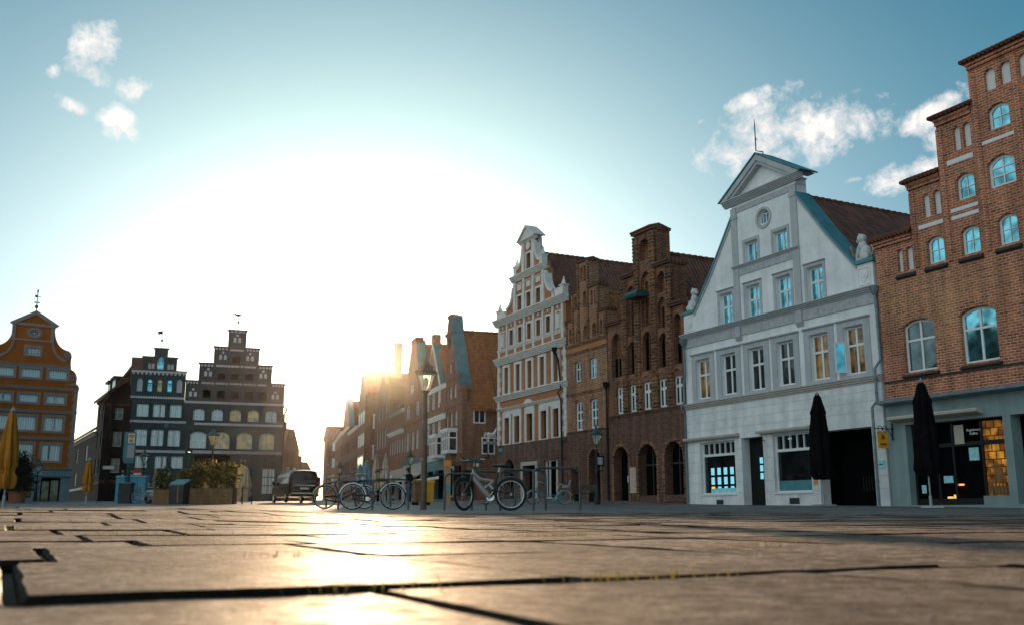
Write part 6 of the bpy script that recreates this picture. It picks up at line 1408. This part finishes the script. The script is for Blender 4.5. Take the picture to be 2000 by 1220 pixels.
# ---- planters with shrubs
m,n,b=newmat('leaf',.42,spec=.5); co,sp=coords(n); oi=n.n('ShaderNodeNewGeometry')
c=n.ramp(oi.outputs['Random Per Island'],[(0.,(.010,.016,.007)),(.55,(.032,.045,.015)),(.86,(.10,.11,.035)),(.9,(.40,.36,.14)),(1.,(.5,.44,.18))]); n.link(c,b.inputs['Base Color'])  # brightest share of leaves imitates sun sparkle in the colour
tr=n.n('ShaderNodeBsdfTranslucent'); n.link(n.mix(1.,c,(2.5,2.1,.85),'MULTIPLY'),tr.inputs[0]); mx_=n.n('ShaderNodeMixShader',i_0=.4); n.link(b.outputs[0],mx_.inputs[1]); n.link(tr.outputs[0],mx_.inputs[2]); n.link(mx_.outputs[0],[q for q in n.nt.nodes if q.type=='OUTPUT_MATERIAL'][0].inputs[0])
m,n,b=newmat('dark_leaf',.6); co,sp=coords(n); oi=n.n('ShaderNodeNewGeometry'); n.link(n.ramp(oi.outputs['Random Per Island'],[(0.,(.006,.010,.006)),(1.,(.022,.03,.014))]),b.inputs['Base Color'])
m,n,b=newmat('grass_blade',.6); co,sp=coords(n); oi=n.n('ShaderNodeNewGeometry'); c=n.ramp(oi.outputs['Random Per Island'],[(0.,(.12,.09,.025)),(1.,(.34,.24,.07))]); n.link(c,b.inputs['Base Color'])
tr=n.n('ShaderNodeBsdfTranslucent'); n.link(c,tr.inputs[0]); mx_=n.n('ShaderNodeMixShader',i_0=.5); n.link(b.outputs[0],mx_.inputs[1]); n.link(tr.outputs[0],mx_.inputs[2]); n.link(mx_.outputs[0],[q for q in n.nt.nodes if q.type=='OUTPUT_MATERIAL'][0].inputs[0])
def foliage(rx,ry,z0,z1,nl,s,seed,cone=False):
    r=random.Random(seed); g=G(); cl=[]
    for i in range(26):
        t=r.random(); z=z0+(z1-z0)*t; k=(1-t*.85) if cone else math.sqrt(max(.15,1-(2*t-1)**2*.8)); a=r.uniform(0,2*PI); q=k*r.uniform(.35,1.); cl.append((rx*q*math.cos(a),ry*q*math.sin(a),z,r.uniform(.10,.26)*(rx+.3)))
    for i in range(nl):
        c=r.choice(cl); p=Vector((c[0]+r.gauss(0,c[3]),c[1]+r.gauss(0,c[3]*.8),max(z0-.05,c[2]+r.gauss(0,c[3]))))
        u=Vector((r.gauss(0,1),r.gauss(0,1),r.gauss(.2,.8))).normalized(); v=u.orthogonal().normalized(); v=(Matrix.Rotation(r.uniform(0,6.3),3,u)@v); L=s*r.uniform(.6,1.3); w=L*.42; nn=u.cross(v)*L*.12
        g.add([p,p+u*L*.5+v*w*.5+nn,p+u*L,p+u*L*.5-v*w*.5+nn],[(0,1,2,3)])
    return g
def planter(label,px0,px1,d,h,sh,seed,mat='leaf'):
    x0,y0=at(px0,d); x1,y1=at(px1,d); w=x1-x0; x=(x0+x1)/2; e=thing('wooden_planter',label,'planter',(x,y0,gz(x,y0)),0,'wooden planters in front of the dark houses')
    n=4
    g=G()
    for i in range(n): z=i*h/n; g.box(-w/2,w/2,-.42,-.38,z+.006,z+h/n-.006); g.box(-w/2,w/2,.38,.42,z+.006,z+h/n-.006); g.box(-w/2,-w/2+.04,-.375,.375,z+.006,z+h/n-.006); g.box(w/2-.04,w/2,-.375,.375,z+.006,z+h/n-.006)
    for sx in (-1,1):
        for sy in (-1,1): g.box(sx*(w/2-.05)-.05,sx*(w/2-.05)+.05,sy*.40-.04,sy*.40+.04,-.02,h+.0)
    g.build('box','planter_wood',e); G().box(-w/2-.03,w/2+.03,-.46,.46,h,h+.04).build('rim','planter_wood',e); G().box(-w/2+.05,w/2-.05,-.37,.37,.0,h-.04).build('soil','soil',e)
    if sh:
        p=thing('shrub',sh[0],'shrub',(x,y0,gz(x,y0)+h-.02),0,'shrubs in the planters'); st=G()
        for k in range(7): a=k*.9; st.tube([(.05*math.cos(a),.05*math.sin(a),0),(.25*w*math.cos(a),.2*math.sin(a),sh[1]*.7)],[.018,.006],5)
        st.build('stem','bark',p); foliage(w*.52,.42,.1,sh[1],sh[2],.14,seed).build('foliage',mat,p,recalc=False)
planter('low wooden planter left of the dark bin',302,333,52,.70,('loose glossy shrub left of the dark bin',1.0,1500),1)
planter('narrow wooden planter directly right of the dark bin',362,398,52.5,.76,('dense dark shrub right of the grass tuft',1.22,2600),2,'leaf')
planter('wooden planter in the middle of the shrub row',398.5,429,52.5,.76,('sunlit glossy shrub in the middle planter',1.3,2200),3)
planter('wooden planter at the right end beside the railing',429.5,456,52.5,.76,('sunlit open shrub at the right end of the planter row',1.3,1900),4)
e=thing('ornamental_grass','round golden tuft of ornamental grass behind the dark bin','grass',(*at(362,53.6),gz(*at(362,53.6))),0); g=G(); r=random.Random(3)
for i in range(1500):
    a=r.uniform(0,2*PI); t=r.uniform(-.35,1.3); L=r.uniform(.35,.72); d=Vector((math.cos(a)*math.cos(t),math.sin(a)*math.cos(t),math.sin(t))); p=Vector((0,0,1.35)); q=p+d*L+Vector((0,0,-.12*L)); s=d.orthogonal().normalized()*.008
    g.add([p+d*.1-s,p+d*.1+s,p+d*L*.6+s*.7+Vector((0,0,.02)),q],[(0,1,2,3)])
g.build('blades','grass_blade',e,recalc=False); G().tube([(0,0,.0),(0,0,1.4)],[.09,.06],8).build('stem','bark',e); G().lathe(0,0,[(.22,0),(.32,.7),(.34,.72)],14).build('pot','planter_wood',e)
e=thing('litter_bin','dark litter bin with a slanted teal lid between the planters','bin',put(348,50.5),rad(-8)); G().prof([(-.36,0),(.36,0),(.36,1.18),(-.36,.95)],-.36,.36).build('body','slate',e); G().prof([(-.4,.93),(.4,1.19),(.4,1.26),(-.4,1.0)],-.4,.4).build('lid','bin_teal',e); G().box(.05,.12,-.375,-.355,.1,.9).build('stripe','planter_wood',e)
# railing
x0,y0=at(453,51); x1,_=at(493,51); e=thing('railing','low dark railing with three posts right of the planters','railing',(x0,y0,gz(x0,y0)),0); L=x1-x0; g=G()
for k in range(3): g=G().tube([(L*k/2.15,0,-.1),(L*k/2.15,0,.86)],.028,8).ball((L*k/2.15,0,.88),.045); g.build('post','iron',e,smooth=60)
G().tube([(-.35,0,.80),(L,0,.82)],.022,8).build('rail','rack_steel',e)
# left corner: potted tree, cabinets, signs
e=thing('potted_tree','dense dark evergreen in a terracotta pot beside the large yellow parasol','tree',put(30,60),0); G().tube([(0,0,.5),(.03,0,1.2),(0,.02,2.4)],[.07,.06,.03],8).build('trunk','bark',e,smooth=60); foliage(.80,.7,.8,3.0,5200,.16,9,True).build('crown','dark_leaf',e,recalc=False); G().lathe(0,0,[(.42,-.05),(.52,.6),(.57,.62),(.57,.7),(.5,.7)],18).build('pot','terracotta_pot',e,smooth=40)
def cabinet(label,px,d,w,h,dp,mat,name='utility_cabinet',rz=0.):
    e=thing(name,label,'cabinet',put(px,d),rz); G().box(-w/2,w/2,-dp/2,dp/2,-.05,h).build('body',mat,e); G().prof([(-dp/2-.05,h),(dp/2+.05,h),(dp/2+.05,h+.05),(0,h+.11),(-dp/2-.05,h+.05)],-w/2-.04,w/2+.04).build('lid',mat,e); G().box(-.012,.012,-dp/2-.012,-dp/2,.08,h-.05).box(w*.2,w*.2+.03,-dp/2-.03,-dp/2,h*.5,h*.5+.14).build('door_seam','slate',e); return e
cabinet('narrow bright blue cabinet under the traffic signal mast',233,60,.5,1.5,.5,'blue_plastic'); cabinet('wide bright blue cabinet with open lid behind the grey bicycle',268,61,.95,1.52,.6,'blue_plastic'); cabinet('black red litter container in front of the blue cabinets',243,56,.65,1.05,.6,'slate')
e=thing('advertising_mast','teal framed box sign with orange and white panels on a signal mast','sign',put(243,66),rad(12)); G().tube([(0,0,-.1),(0,0,3.0)],.08,10).build('mast','lamp_green',e,smooth=60); G().box(-.36,.36,-.16,.16,2.75,4.6).box(-.30,.30,-.12,.12,2.55,2.75).build('frame','copper_green',e)
G().box(-.10,.32,-.175,-.16,3.85,4.5).build('panel','sign_white',e); G().box(-.06,.28,-.19,-.175,4.22,4.44).ball((.11,-.18,4.02),(.15,.02,.13)).build('poster','sign_orange',e); G().box(-.10,.32,-.175,-.16,2.9,3.75).build('panel','sand_trim',e)
for s in (-1,1): G().box(s*.28-.09,s*.28+.09,-.2,-.02,1.35,2.15).box(min(0,s*.28),max(0,s*.28),-.03,.03,1.7,1.76).build('traffic_signal','iron',e)
g=G(); 
for z in (1.5,1.75,2.0): g.ball((.28,-.2,z),(.06,.03,.06)).ball((-.28,-.2,z),(.06,.03,.06))
g.build('signal_lens','sand_trim',e)
e=thing('no_entry_sign','round red no entry sign with white bar before the teal house','sign',put(262,68),rad(10)); G().tube([(0,0,-.1),(0,0,2.2)],.035,8).build('post','pole_grey',e); G().plate(shape(-.36,.36,1.52,2.24,'oval'),[],-.06,-.04).build('disc','sign_red',e); G().box(-.26,.26,-.07,-.06,1.81,1.95).build('bar','sign_white',e)
e=thing('street_lamp','slanting bare lamp pole with a flat head in the dark side street','street lamp',put(190,62),0); G().tube([(-.1,0,-.1),(.25,0,2.1)],.03,8).build('pole','iron',e); G().box(.15,.85,-.12,.12,2.05,2.25).build('head','pole_grey',e)
e=thing('scooter','small grey motor scooter with bright front parked beside the planters','scooter',put(292,53.5),rad(-25)); g=G().ball((.0,0,.62),(.42,.16,.16)).ball((.05,0,.45),(.35,.15,.2)).ball((.62,0,.65),(.12,.2,.35)); g.tube([(.1,0,.25),(.55,0,.25)],.09,8); g.tube([(.62,0,.9),(.55,0,1.0)],.04,8); g.build('body','grey_frame',e,smooth=60); G().ball((-.05,0,.8),(.38,.15,.07)).build('seat','black_paint',e,smooth=60); G().tube([(.5,.3,1.02),(.56,0,1.0),(.5,-.3,1.02)],.02,7).build('handlebar','iron',e); G().ball((.73,0,.82),(.06,.09,.09)).build('headlight','chrome',e,smooth=60)
for x in (-.15,.78):
    w=G().tube([(.2*math.cos(2*PI*k/20),0,.2*math.sin(2*PI*k/20)) for k in range(20)],.06,8,True).build('wheel','rubber',e,smooth=60); w.location=(x,0,.26); G().ball((0,0,0),(.12,.05,.12)).build('rim','chrome',w,smooth=60)
# right of the lamp: bins, post
def cart(label,px,d,mat,w=.58):
    e=thing('waste_cart',label,'bin',put(px,d),rad(20)); G().prism([(-w*.40,.12),(w*.40,.12),(w/2,1.0),(-w/2,1.0)],-.3,.3).build('body',mat,e); G().prof([(-.36,1.0),(.36,1.0),(.34,1.06),(-.33,1.12)],-w/2-.04,w/2+.04).build('lid',mat,e); G().tube([(-w*.42,.33,.1),(w*.42,.33,.1)],.1,10).build('wheels','rubber',e); return e
cart('orange brown waste cart left of the rusty lamp post, by the person',814,46,'brown_plastic',.36); cart('yellow waste cart right of the rusty lamp post',836,46.5,'yellow_plastic',.36)
e=thing('ticket_post','square tan post with an orange top and a blue sticker','post',put(873,44),rad(10)); G().box(-.13,.13,-.13,.13,-.1,1.68).build('shaft','post_wood',e); G().box(-.15,.15,-.15,.15,1.68,1.95).build('cap','sign_orange',e); G().box(-.09,.12,-.142,-.13,.62,.85).build('sticker','sign_blue',e)
e=thing('bench','dark wooden bench against the narrow brown house','bench',put(1142,53),rad(-63)); G().box(-.9,.9,-.2,.2,.42,.47).build('seat','dark_wood',e); G().box(-.9,.9,.2,.24,.6,.9).build('backrest','dark_wood',e); 
for s in (-.75,.75): G().box(s-.04,s+.04,-.18,.24,-.05,.42).build('leg','iron',e)
# ---- van
def van():
    x,y=at(573,62.); e=thing('van','dark people carrier van seen from behind in front of the dark stepped house','van',(x,y,gz(x,y)),rad(90+26))
    # stations along x (rear at -2.45), half width, and heights
    secs=[(-2.44,.82,.50,.95,1.20,1.72),(-2.36,.92,.42,.95,1.15,1.86),(-1.9,.95,.36,.97,1.12,1.91),(0,.96,.34,.97,1.10,1.91),(.75,.96,.34,.97,1.08,1.86),(1.15,.96,.34,.96,1.05,1.70),(1.6,.94,.34,.94,1.02,1.18),(2.2,.90,.36,.86,.92,1.0),(2.45,.78,.42,.70,.78,.82)]
    g=G()
    for (sx,w,z0,zm,zb,zt) in secs:
        wr=w*.80 if zt>1.3 else w*.92
        ring=[(-w*.90,z0),(-w,z0+.15),(-w,zm),(-w*.985,zb),(-(w*.985+wr)/2-.02,(zb+zt)/2),(-wr,zt-.10),(-wr*.88,zt-.01),(0,zt+.03)]
        ring=ring+[(-p[0],p[1]) for p in reversed(ring[:-1])]
        for p in ring: g.v.append((sx,p[0],p[1]))
    n=15
    for i in range(len(secs)-1):
        for k in range(n): g.f.append((i*n+k,i*n+(k+1)%n,(i+1)*n+(k+1)%n,(i+1)*n+k))
    g.f+=[tuple(range(n)),tuple(range((len(secs)-1)*n,len(secs)*n))]
    body=g.build('body','van_paint',e,smooth=45)
    G().prism([(0,0),(0,0),(0,0)],0,0) if 0 else None
    r=G().add([(-2.455,-.70,1.16),(-2.455,.70,1.16),(-2.40,.66,1.72),(-2.40,-.66,1.72),(-2.42,-.70,1.16),(-2.42,.70,1.16),(-2.36,.66,1.72),(-2.36,-.66,1.72)],[(0,1,2,3),(4,7,6,5),(0,4,5,1),(1,5,6,2),(2,6,7,3),(3,7,4,0)]); r.build('rear_window','van_glass',e)
    for s in (-1,1):
        for x0,x1 in ((-2.15,-1.15),(-1.05,-.05),(.05,.95)):
            q=[(x0,.985*.955*s+.0,1.14),(x1,.985*.955*s,1.14),(x1-(.12 if x1>.5 else 0),.835*s,1.68),(x0,.835*s,1.70)]
            G().add(q+[(p[0],p[1]-.03*s,p[2]) for p in q],[(0,1,2,3),(7,6,5,4),(0,4,5,1),(1,5,6,2),(2,6,7,3),(3,7,4,0)]).build('side_window','van_glass',e)
    G().add([(1.12,-.72,1.70),(1.12,.72,1.70),(1.62,.82,1.18),(1.62,-.82,1.18)],[(0,1,2,3)]).build('windscreen','van_glass',e)
    for s in (-1,1): G().box(-2.47,-2.3,s*.86-.09,s*.86+.09,1.0,1.5).build('tail_light','red_lens',e,smooth=30)
    G().box(-2.48,-2.43,-.62,.62,.98,1.03).build('chrome_strip','chrome',e); G().box(-2.52,-2.42,-.80,.80,.50,.56).build('bumper_strip','chrome',e); G().box(-2.54,-2.30,-.88,.88,.34,.49).build('bumper','black_paint',e)
    p=G().box(-2.475,-2.455,-.26,.26,.76,.87).build('number_plate','plate_white',e); t=text_obj('LG VC 247',.095,'slate',.003,'plate_writing'); t.parent=p; t.location=(-2.478,0,.815); t.rotation_euler=(PI/2,0,-PI/2)
    for s in (-1,1):
        G().ball((1.0,s*1.08,1.2),(.10,.12,.13)).box(.96,1.02,min(s*.9,s*1.05),max(s*.9,s*1.05),1.08,1.14).build('mirror','black_paint',e,smooth=60)
        G().box(2.25,2.42,s*.68-.14,s*.68+.14,.72,.84).build('headlight','chrome',e)
        for wx in (-1.55,1.6):
            w=G().tube([(.27*math.cos(2*PI*k/24),0,.27*math.sin(2*PI*k/24)) for k in range(24)],.085,8,True).build('wheel','rubber',e,smooth=60); w.location=(wx,s*.86,.34)
            G().sub(G().lathe(0,0,[(.2,-.07),(.22,.0),(.2,.07)],16),Matrix.Rotation(PI/2,4,'X')).build('rim','chrome',w,smooth=40)
van()
# ---- walking person
def skin(name,pts,edges,mat,parent,sub=2):
    me=bpy.data.meshes.new(name); me.from_pydata([p[0] for p in pts],edges,[]); o=bpy.data.objects.new(name,me); C.objects.link(o)
    md=o.modifiers.new('skin','SKIN'); md.use_smooth_shade=True
    for i,v in enumerate(me.skin_vertices[0].data): v.radius=(pts[i][1],pts[i][2] if len(pts[i])>2 else pts[i][1]); v.use_root=(i==0)
    s=o.modifiers.new('sub','SUBSURF'); s.levels=sub; s.render_levels=sub
    dg=bpy.context.evaluated_depsgraph_get(); m2=bpy.data.meshes.new_from_object(o.evaluated_get(dg)); m2.name=name
    bpy.data.objects.remove(o); m2.materials.clear(); m2.materials.append(MATS[mat]); m2.shade_smooth()
    q=bpy.data.objects.new(name,m2); C.objects.link(q); q.parent=parent; return q
e=thing('person','person in a dark jacket and blue jeans walking left past the yellow waste carts','person',put(799,49.),rad(180-25))
# x forward; slightly bowed head, stride
P=[((0,0,.93),.135,.10),((0,0,1.12),.13,.10),((.03,0,1.32),.16,.11),((.06,0,1.44),.10,.08),((.09,0,1.50),.055),((.13,0,1.62),.085,.095),((.13,0,1.70),.075,.085),
 ((.05,.17,1.41),.06),((.02,.21,1.14),.045),((.10,.22,.92),.034),((.13,.22,.84),.035,.02),((.05,-.17,1.41),.06),((.0,-.22,1.14),.045),((-.02,-.22,.90),.034),((0,-.22,.82),.035,.02),
 ((.02,.09,.88),.095),((.20,.09,.52),.06),((.24,.09,.12),.042),((.36,.09,.05),.03),((-.02,-.09,.88),.095),((-.06,-.09,.50),.06),((-.30,-.09,.16),.042),((-.22,-.09,.05),.03)]
Ed=[(0,1),(1,2),(2,3),(3,4),(4,5),(5,6),(3,7),(7,8),(8,9),(9,10),(3,11),(11,12),(12,13),(13,14),(0,15),(15,16),(16,17),(17,18),(0,19),(19,20),(20,21),(21,22)]
for hand,(hx,hy,hz) in ((10,(.13,.22,.84)),(14,(0,-.22,.82))):
    for k,(dx,dy,L) in enumerate(((.03,0,.075),(.012,0,.085),(-.008,0,.08),(-.028,0,.065))):
        i=len(P); P+= [((hx+dx,hy+dy,hz-.035),.009),((hx+dx+.008,hy+dy,hz-.035-L*.5),.0085),((hx+dx+.02,hy+dy,hz-.035-L),.007)]; Ed+=[(hand,i),(i,i+1),(i+1,i+2)]
    i=len(P); P+=[((hx+.04,hy,hz-.0),.010),((hx+.062,hy,hz-.045),.008)]; Ed+=[(hand,i),(i,i+1)]
skin('body',P,Ed,'skin',e,1)
fc=G().ball((.222,0,1.655),(.018,.014,.02)); 
for s in (-1,1): fc.ball((.13,s*.098,1.655),(.025,.012,.035))
fc.build('nose_and_ears','skin',e,smooth=60); G().ball((.213,.035,1.68),(.008,.014,.008)).ball((.213,-.035,1.68),(.008,.014,.008)).build('eyes','hair',e); G().box(.212,.22,-.025,.025,1.60,1.608).build('mouth','sign_red',e)
G().ball((.11,0,1.70),(.115,.105,.105),14,9).ball((.06,0,1.64),(.075,.098,.10)).build('hair','hair',e,smooth=70)
J=[((0,0,.86),.165,.13),((0,0,1.12),.165,.13),((.03,0,1.32),.19,.13),((.06,0,1.43),.13,.10),((.085,0,1.50),.075),((.05,.18,1.41),.085),((.02,.225,1.14),.07),((.09,.225,.95),.052),((.05,-.18,1.41),.085),((.0,-.235,1.14),.07),((-.02,-.235,.93),.052)]
skin('jacket',J,[(0,1),(1,2),(2,3),(3,4),(3,5),(5,6),(6,7),(3,8),(8,9),(9,10)],'jacket',e,2)
T=[((0,0,.95),.15,.115),((.02,.09,.86),.11),((.20,.09,.52),.085),((.235,.09,.12),.068),((-.02,-.09,.86),.11),((-.06,-.09,.50),.085),((-.28,-.09,.20),.068)]
skin('trousers',T,[(0,1),(1,2),(2,3),(0,4),(4,5),(5,6)],'jeans',e,2)
for (x,y,z,t) in ((.30,.09,.05,0),(-.25,-.09,.10,.5)):
    o=G().ball((.0,0,0),(.145,.052,.05),12,7).box(-.13,.13,-.045,.045,-.05,-.025).build('shoe','shoe',e,smooth=60); o.location=(x,y,z); o.rotation_euler=(0,t,0)
# ================================================================ camera, sun and sky
cam=bpy.data.cameras.new('camera'); co_=bpy.data.objects.new('camera',cam); C.objects.link(co_); sc.camera=co_
cam.sensor_width=36; cam.lens=36*FPX/2000; cam.clip_start=.02; cam.clip_end=4000
co_.location=(0,0,0); co_.rotation_euler=(PI/2+PITCH,0,0)
cam.dof.use_dof=True; cam.dof.focus_distance=13.; cam.dof.aperture_fstop=7.
def pdir(px,py):
    v=610-py; return Vector((px-1000.,FPX*math.cos(PITCH)-v*math.sin(PITCH),v*math.cos(PITCH)+FPX*math.sin(PITCH))).normalized()
SUN=pdir(722,703); EL=math.asin(SUN.z); AZ=math.atan2(SUN.x,SUN.y)
sl=bpy.data.lights.new('sun','SUN'); so_=bpy.data.objects.new('sun',sl); C.objects.link(so_); sl.energy=4.5; sl.angle=rad(.53); sl.color=(1.,.66,.38); so_.rotation_euler=(-SUN).to_track_quat('-Z','Y').to_euler()
w=bpy.data.worlds.new('World'); sc.world=w; w.use_nodes=True; nt=w.node_tree; nt.nodes.clear(); n=N(nt)
sky=n.n('ShaderNodeTexSky',sky_type='NISHITA'); sky.sun_disc=False; sky.sun_elevation=EL; sky.sun_rotation=AZ; sky.air_density=1.; sky.dust_density=.7; sky.ozone_density=2.; sky.altitude=20
tc=n.n('ShaderNodeTexCoord'); D=tc.outputs['Generated']
def dot(v): q=n.n('ShaderNodeVectorMath',operation='DOT_PRODUCT',i_0=D,i_1=tuple(v)); return q.outputs['Value']
zz=n.n('ShaderNodeSeparateXYZ',i_0=D).outputs[2]
tint=n.ramp(zz,[(.02,(.62,.66,.72)),(.16,(.46,.80,.90)),(.38,(.22,.80,.83)),(.62,(.10,.78,.85))])
col=n.mix(1.,sky.outputs[0],tint,'MULTIPLY')
ds=n.math('MAXIMUM',dot(SUN),0.)
g1=n.math('POWER',ds,1400.)
df=n.n('ShaderNodeVectorMath',operation='SUBTRACT',i_0=D,i_1=tuple(SUN)).outputs[0]; df=n.n('ShaderNodeVectorMath',operation='MULTIPLY',i_0=df,i_1=(1.,1.,1.25)).outputs[0]
r2_=n.n('ShaderNodeVectorMath',operation='DOT_PRODUCT',i_0=df,i_1=df).outputs['Value']
g2=n.math('EXPONENT',n.math('MULTIPLY',r2_,-1/.185**2)); g3=n.math('EXPONENT',n.math('MULTIPLY',r2_,-1/.41**2))
def sc_(f,c): 
    q=n.n('ShaderNodeVectorMath',operation='SCALE'); q.inputs[0].default_value=c; n.link(f,q.inputs['Scale']); return q.outputs[0]
def addv(a,b): q=n.n('ShaderNodeVectorMath',operation='ADD'); n.link(a,q.inputs[0]); n.link(b,q.inputs[1]); return q.outputs[0]
glow=addv(addv(sc_(g1,GLOW[0]),sc_(g2,GLOW[1])),sc_(g3,GLOW[2]))
# invented brighter sky behind the camera, added to fill the shaded fronts
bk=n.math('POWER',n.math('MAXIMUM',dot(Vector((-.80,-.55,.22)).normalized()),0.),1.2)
tot=addv(addv(col,glow),sc_(bk,BACK_FILL))
# small fair weather clouds, each a soft noise-broken ellipse in the sky
nz=n.n('ShaderNodeTexNoise',i_Vector=D,i_Scale=24.,i_Detail=10.,i_Roughness=.6,i_Distortion=.12); nz2=n.n('ShaderNodeTexNoise',i_Vector=D,i_Scale=62.,i_Detail=6.,i_Roughness=.65,i_Distortion=.3)
dens=None
for px,py,rx,ry,rot in ((182,100,55,62,.2),(186,138,34,34,0),(266,172,36,30,-.3),(234,240,42,34,.3),(140,205,34,16,.4),(104,138,14,16,0),(1500,262,150,82,-.25),(1600,248,150,70,-.1),(1450,300,95,40,.1),(1460,198,75,20,-.35),(1368,238,18,12,0),(1830,215,90,30,-.55),(1860,290,55,60,-.2),(1745,352,62,34,-.1),(1665,352,26,12,0),(1810,330,60,32,-.3)):
    c=pdir(px,py); r=c.cross(Vector((0,0,1))).normalized(); u=r.cross(c); a=rot; r2=r*math.cos(a)-u*math.sin(a); u2=r*math.sin(a)+u*math.cos(a); k=1/FPX
    fa=n.math('DIVIDE',dot(r2),rx*k); fb=n.math('DIVIDE',dot(u2),ry*k); q=n.math('SQRT',n.math('ADD',n.math('MULTIPLY',fa,fa),n.math('MULTIPLY',fb,fb)))
    q=n.math('SUBTRACT',1.,q); dens=q if dens is None else n.math('MAXIMUM',dens,q)
dens=n.math('MULTIPLY',n.math('GREATER_THAN',dot(Vector((0,1,0))),0.),n.math('ADD',dens,n.math('MULTIPLY',n.math('MULTIPLY',n.math('MINIMUM',1.,n.math('MAXIMUM',0.,n.math('MULTIPLY_ADD',dens,1.1,.62))),n.math('SUBTRACT',n.math('ADD',n.math('MULTIPLY',nz.outputs[0],.55),n.math('MULTIPLY',nz2.outputs[0],.45)),.5)),4.6)))
mk=n.ramp(dens,[(.15,0.),(.75,.62),(1.,.9)])
shade=n.ramp(nz.outputs[0],[(.35,CLOUD[1]),(.62,CLOUD[0])])
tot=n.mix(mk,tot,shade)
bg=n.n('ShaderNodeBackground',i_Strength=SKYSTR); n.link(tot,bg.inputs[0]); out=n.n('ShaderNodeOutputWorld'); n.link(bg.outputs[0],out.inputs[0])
sc.view_settings.view_transform='Standard'; sc.view_settings.look='None'; sc.view_settings.exposure=EXPO; sc.view_settings.gamma=1
sc.cycles.use_denoising=True; sc.cycles.max_bounces=8; sc.cycles.sample_clamp_indirect=6
# ---------------------------------------------------------------- thin haze volume added to imitate lens glare around the sun
if HAZE:
    hz=G().box(-75,75,-25,430,-1.6,34); 
    hm=bpy.data.materials.new('glare_haze'); hm.use_nodes=True; t=hm.node_tree; t.nodes.clear(); q=N(t)
    pvn=q.n('ShaderNodeVolumePrincipled'); pvn.inputs['Color'].default_value=(.95,.90,.84,1); pvn.inputs['Density'].default_value=HAZE; pvn.inputs['Anisotropy'].default_value=HAZEG
    oo=q.n('ShaderNodeOutputMaterial'); t.links.new(pvn.outputs[0],oo.inputs['Volume']); MATS['glare_haze']=hm
    ho=hz.build('haze','glare_haze'); tag(ho,'thin warm haze standing in for sun glare over the square','haze',kind='stuff')
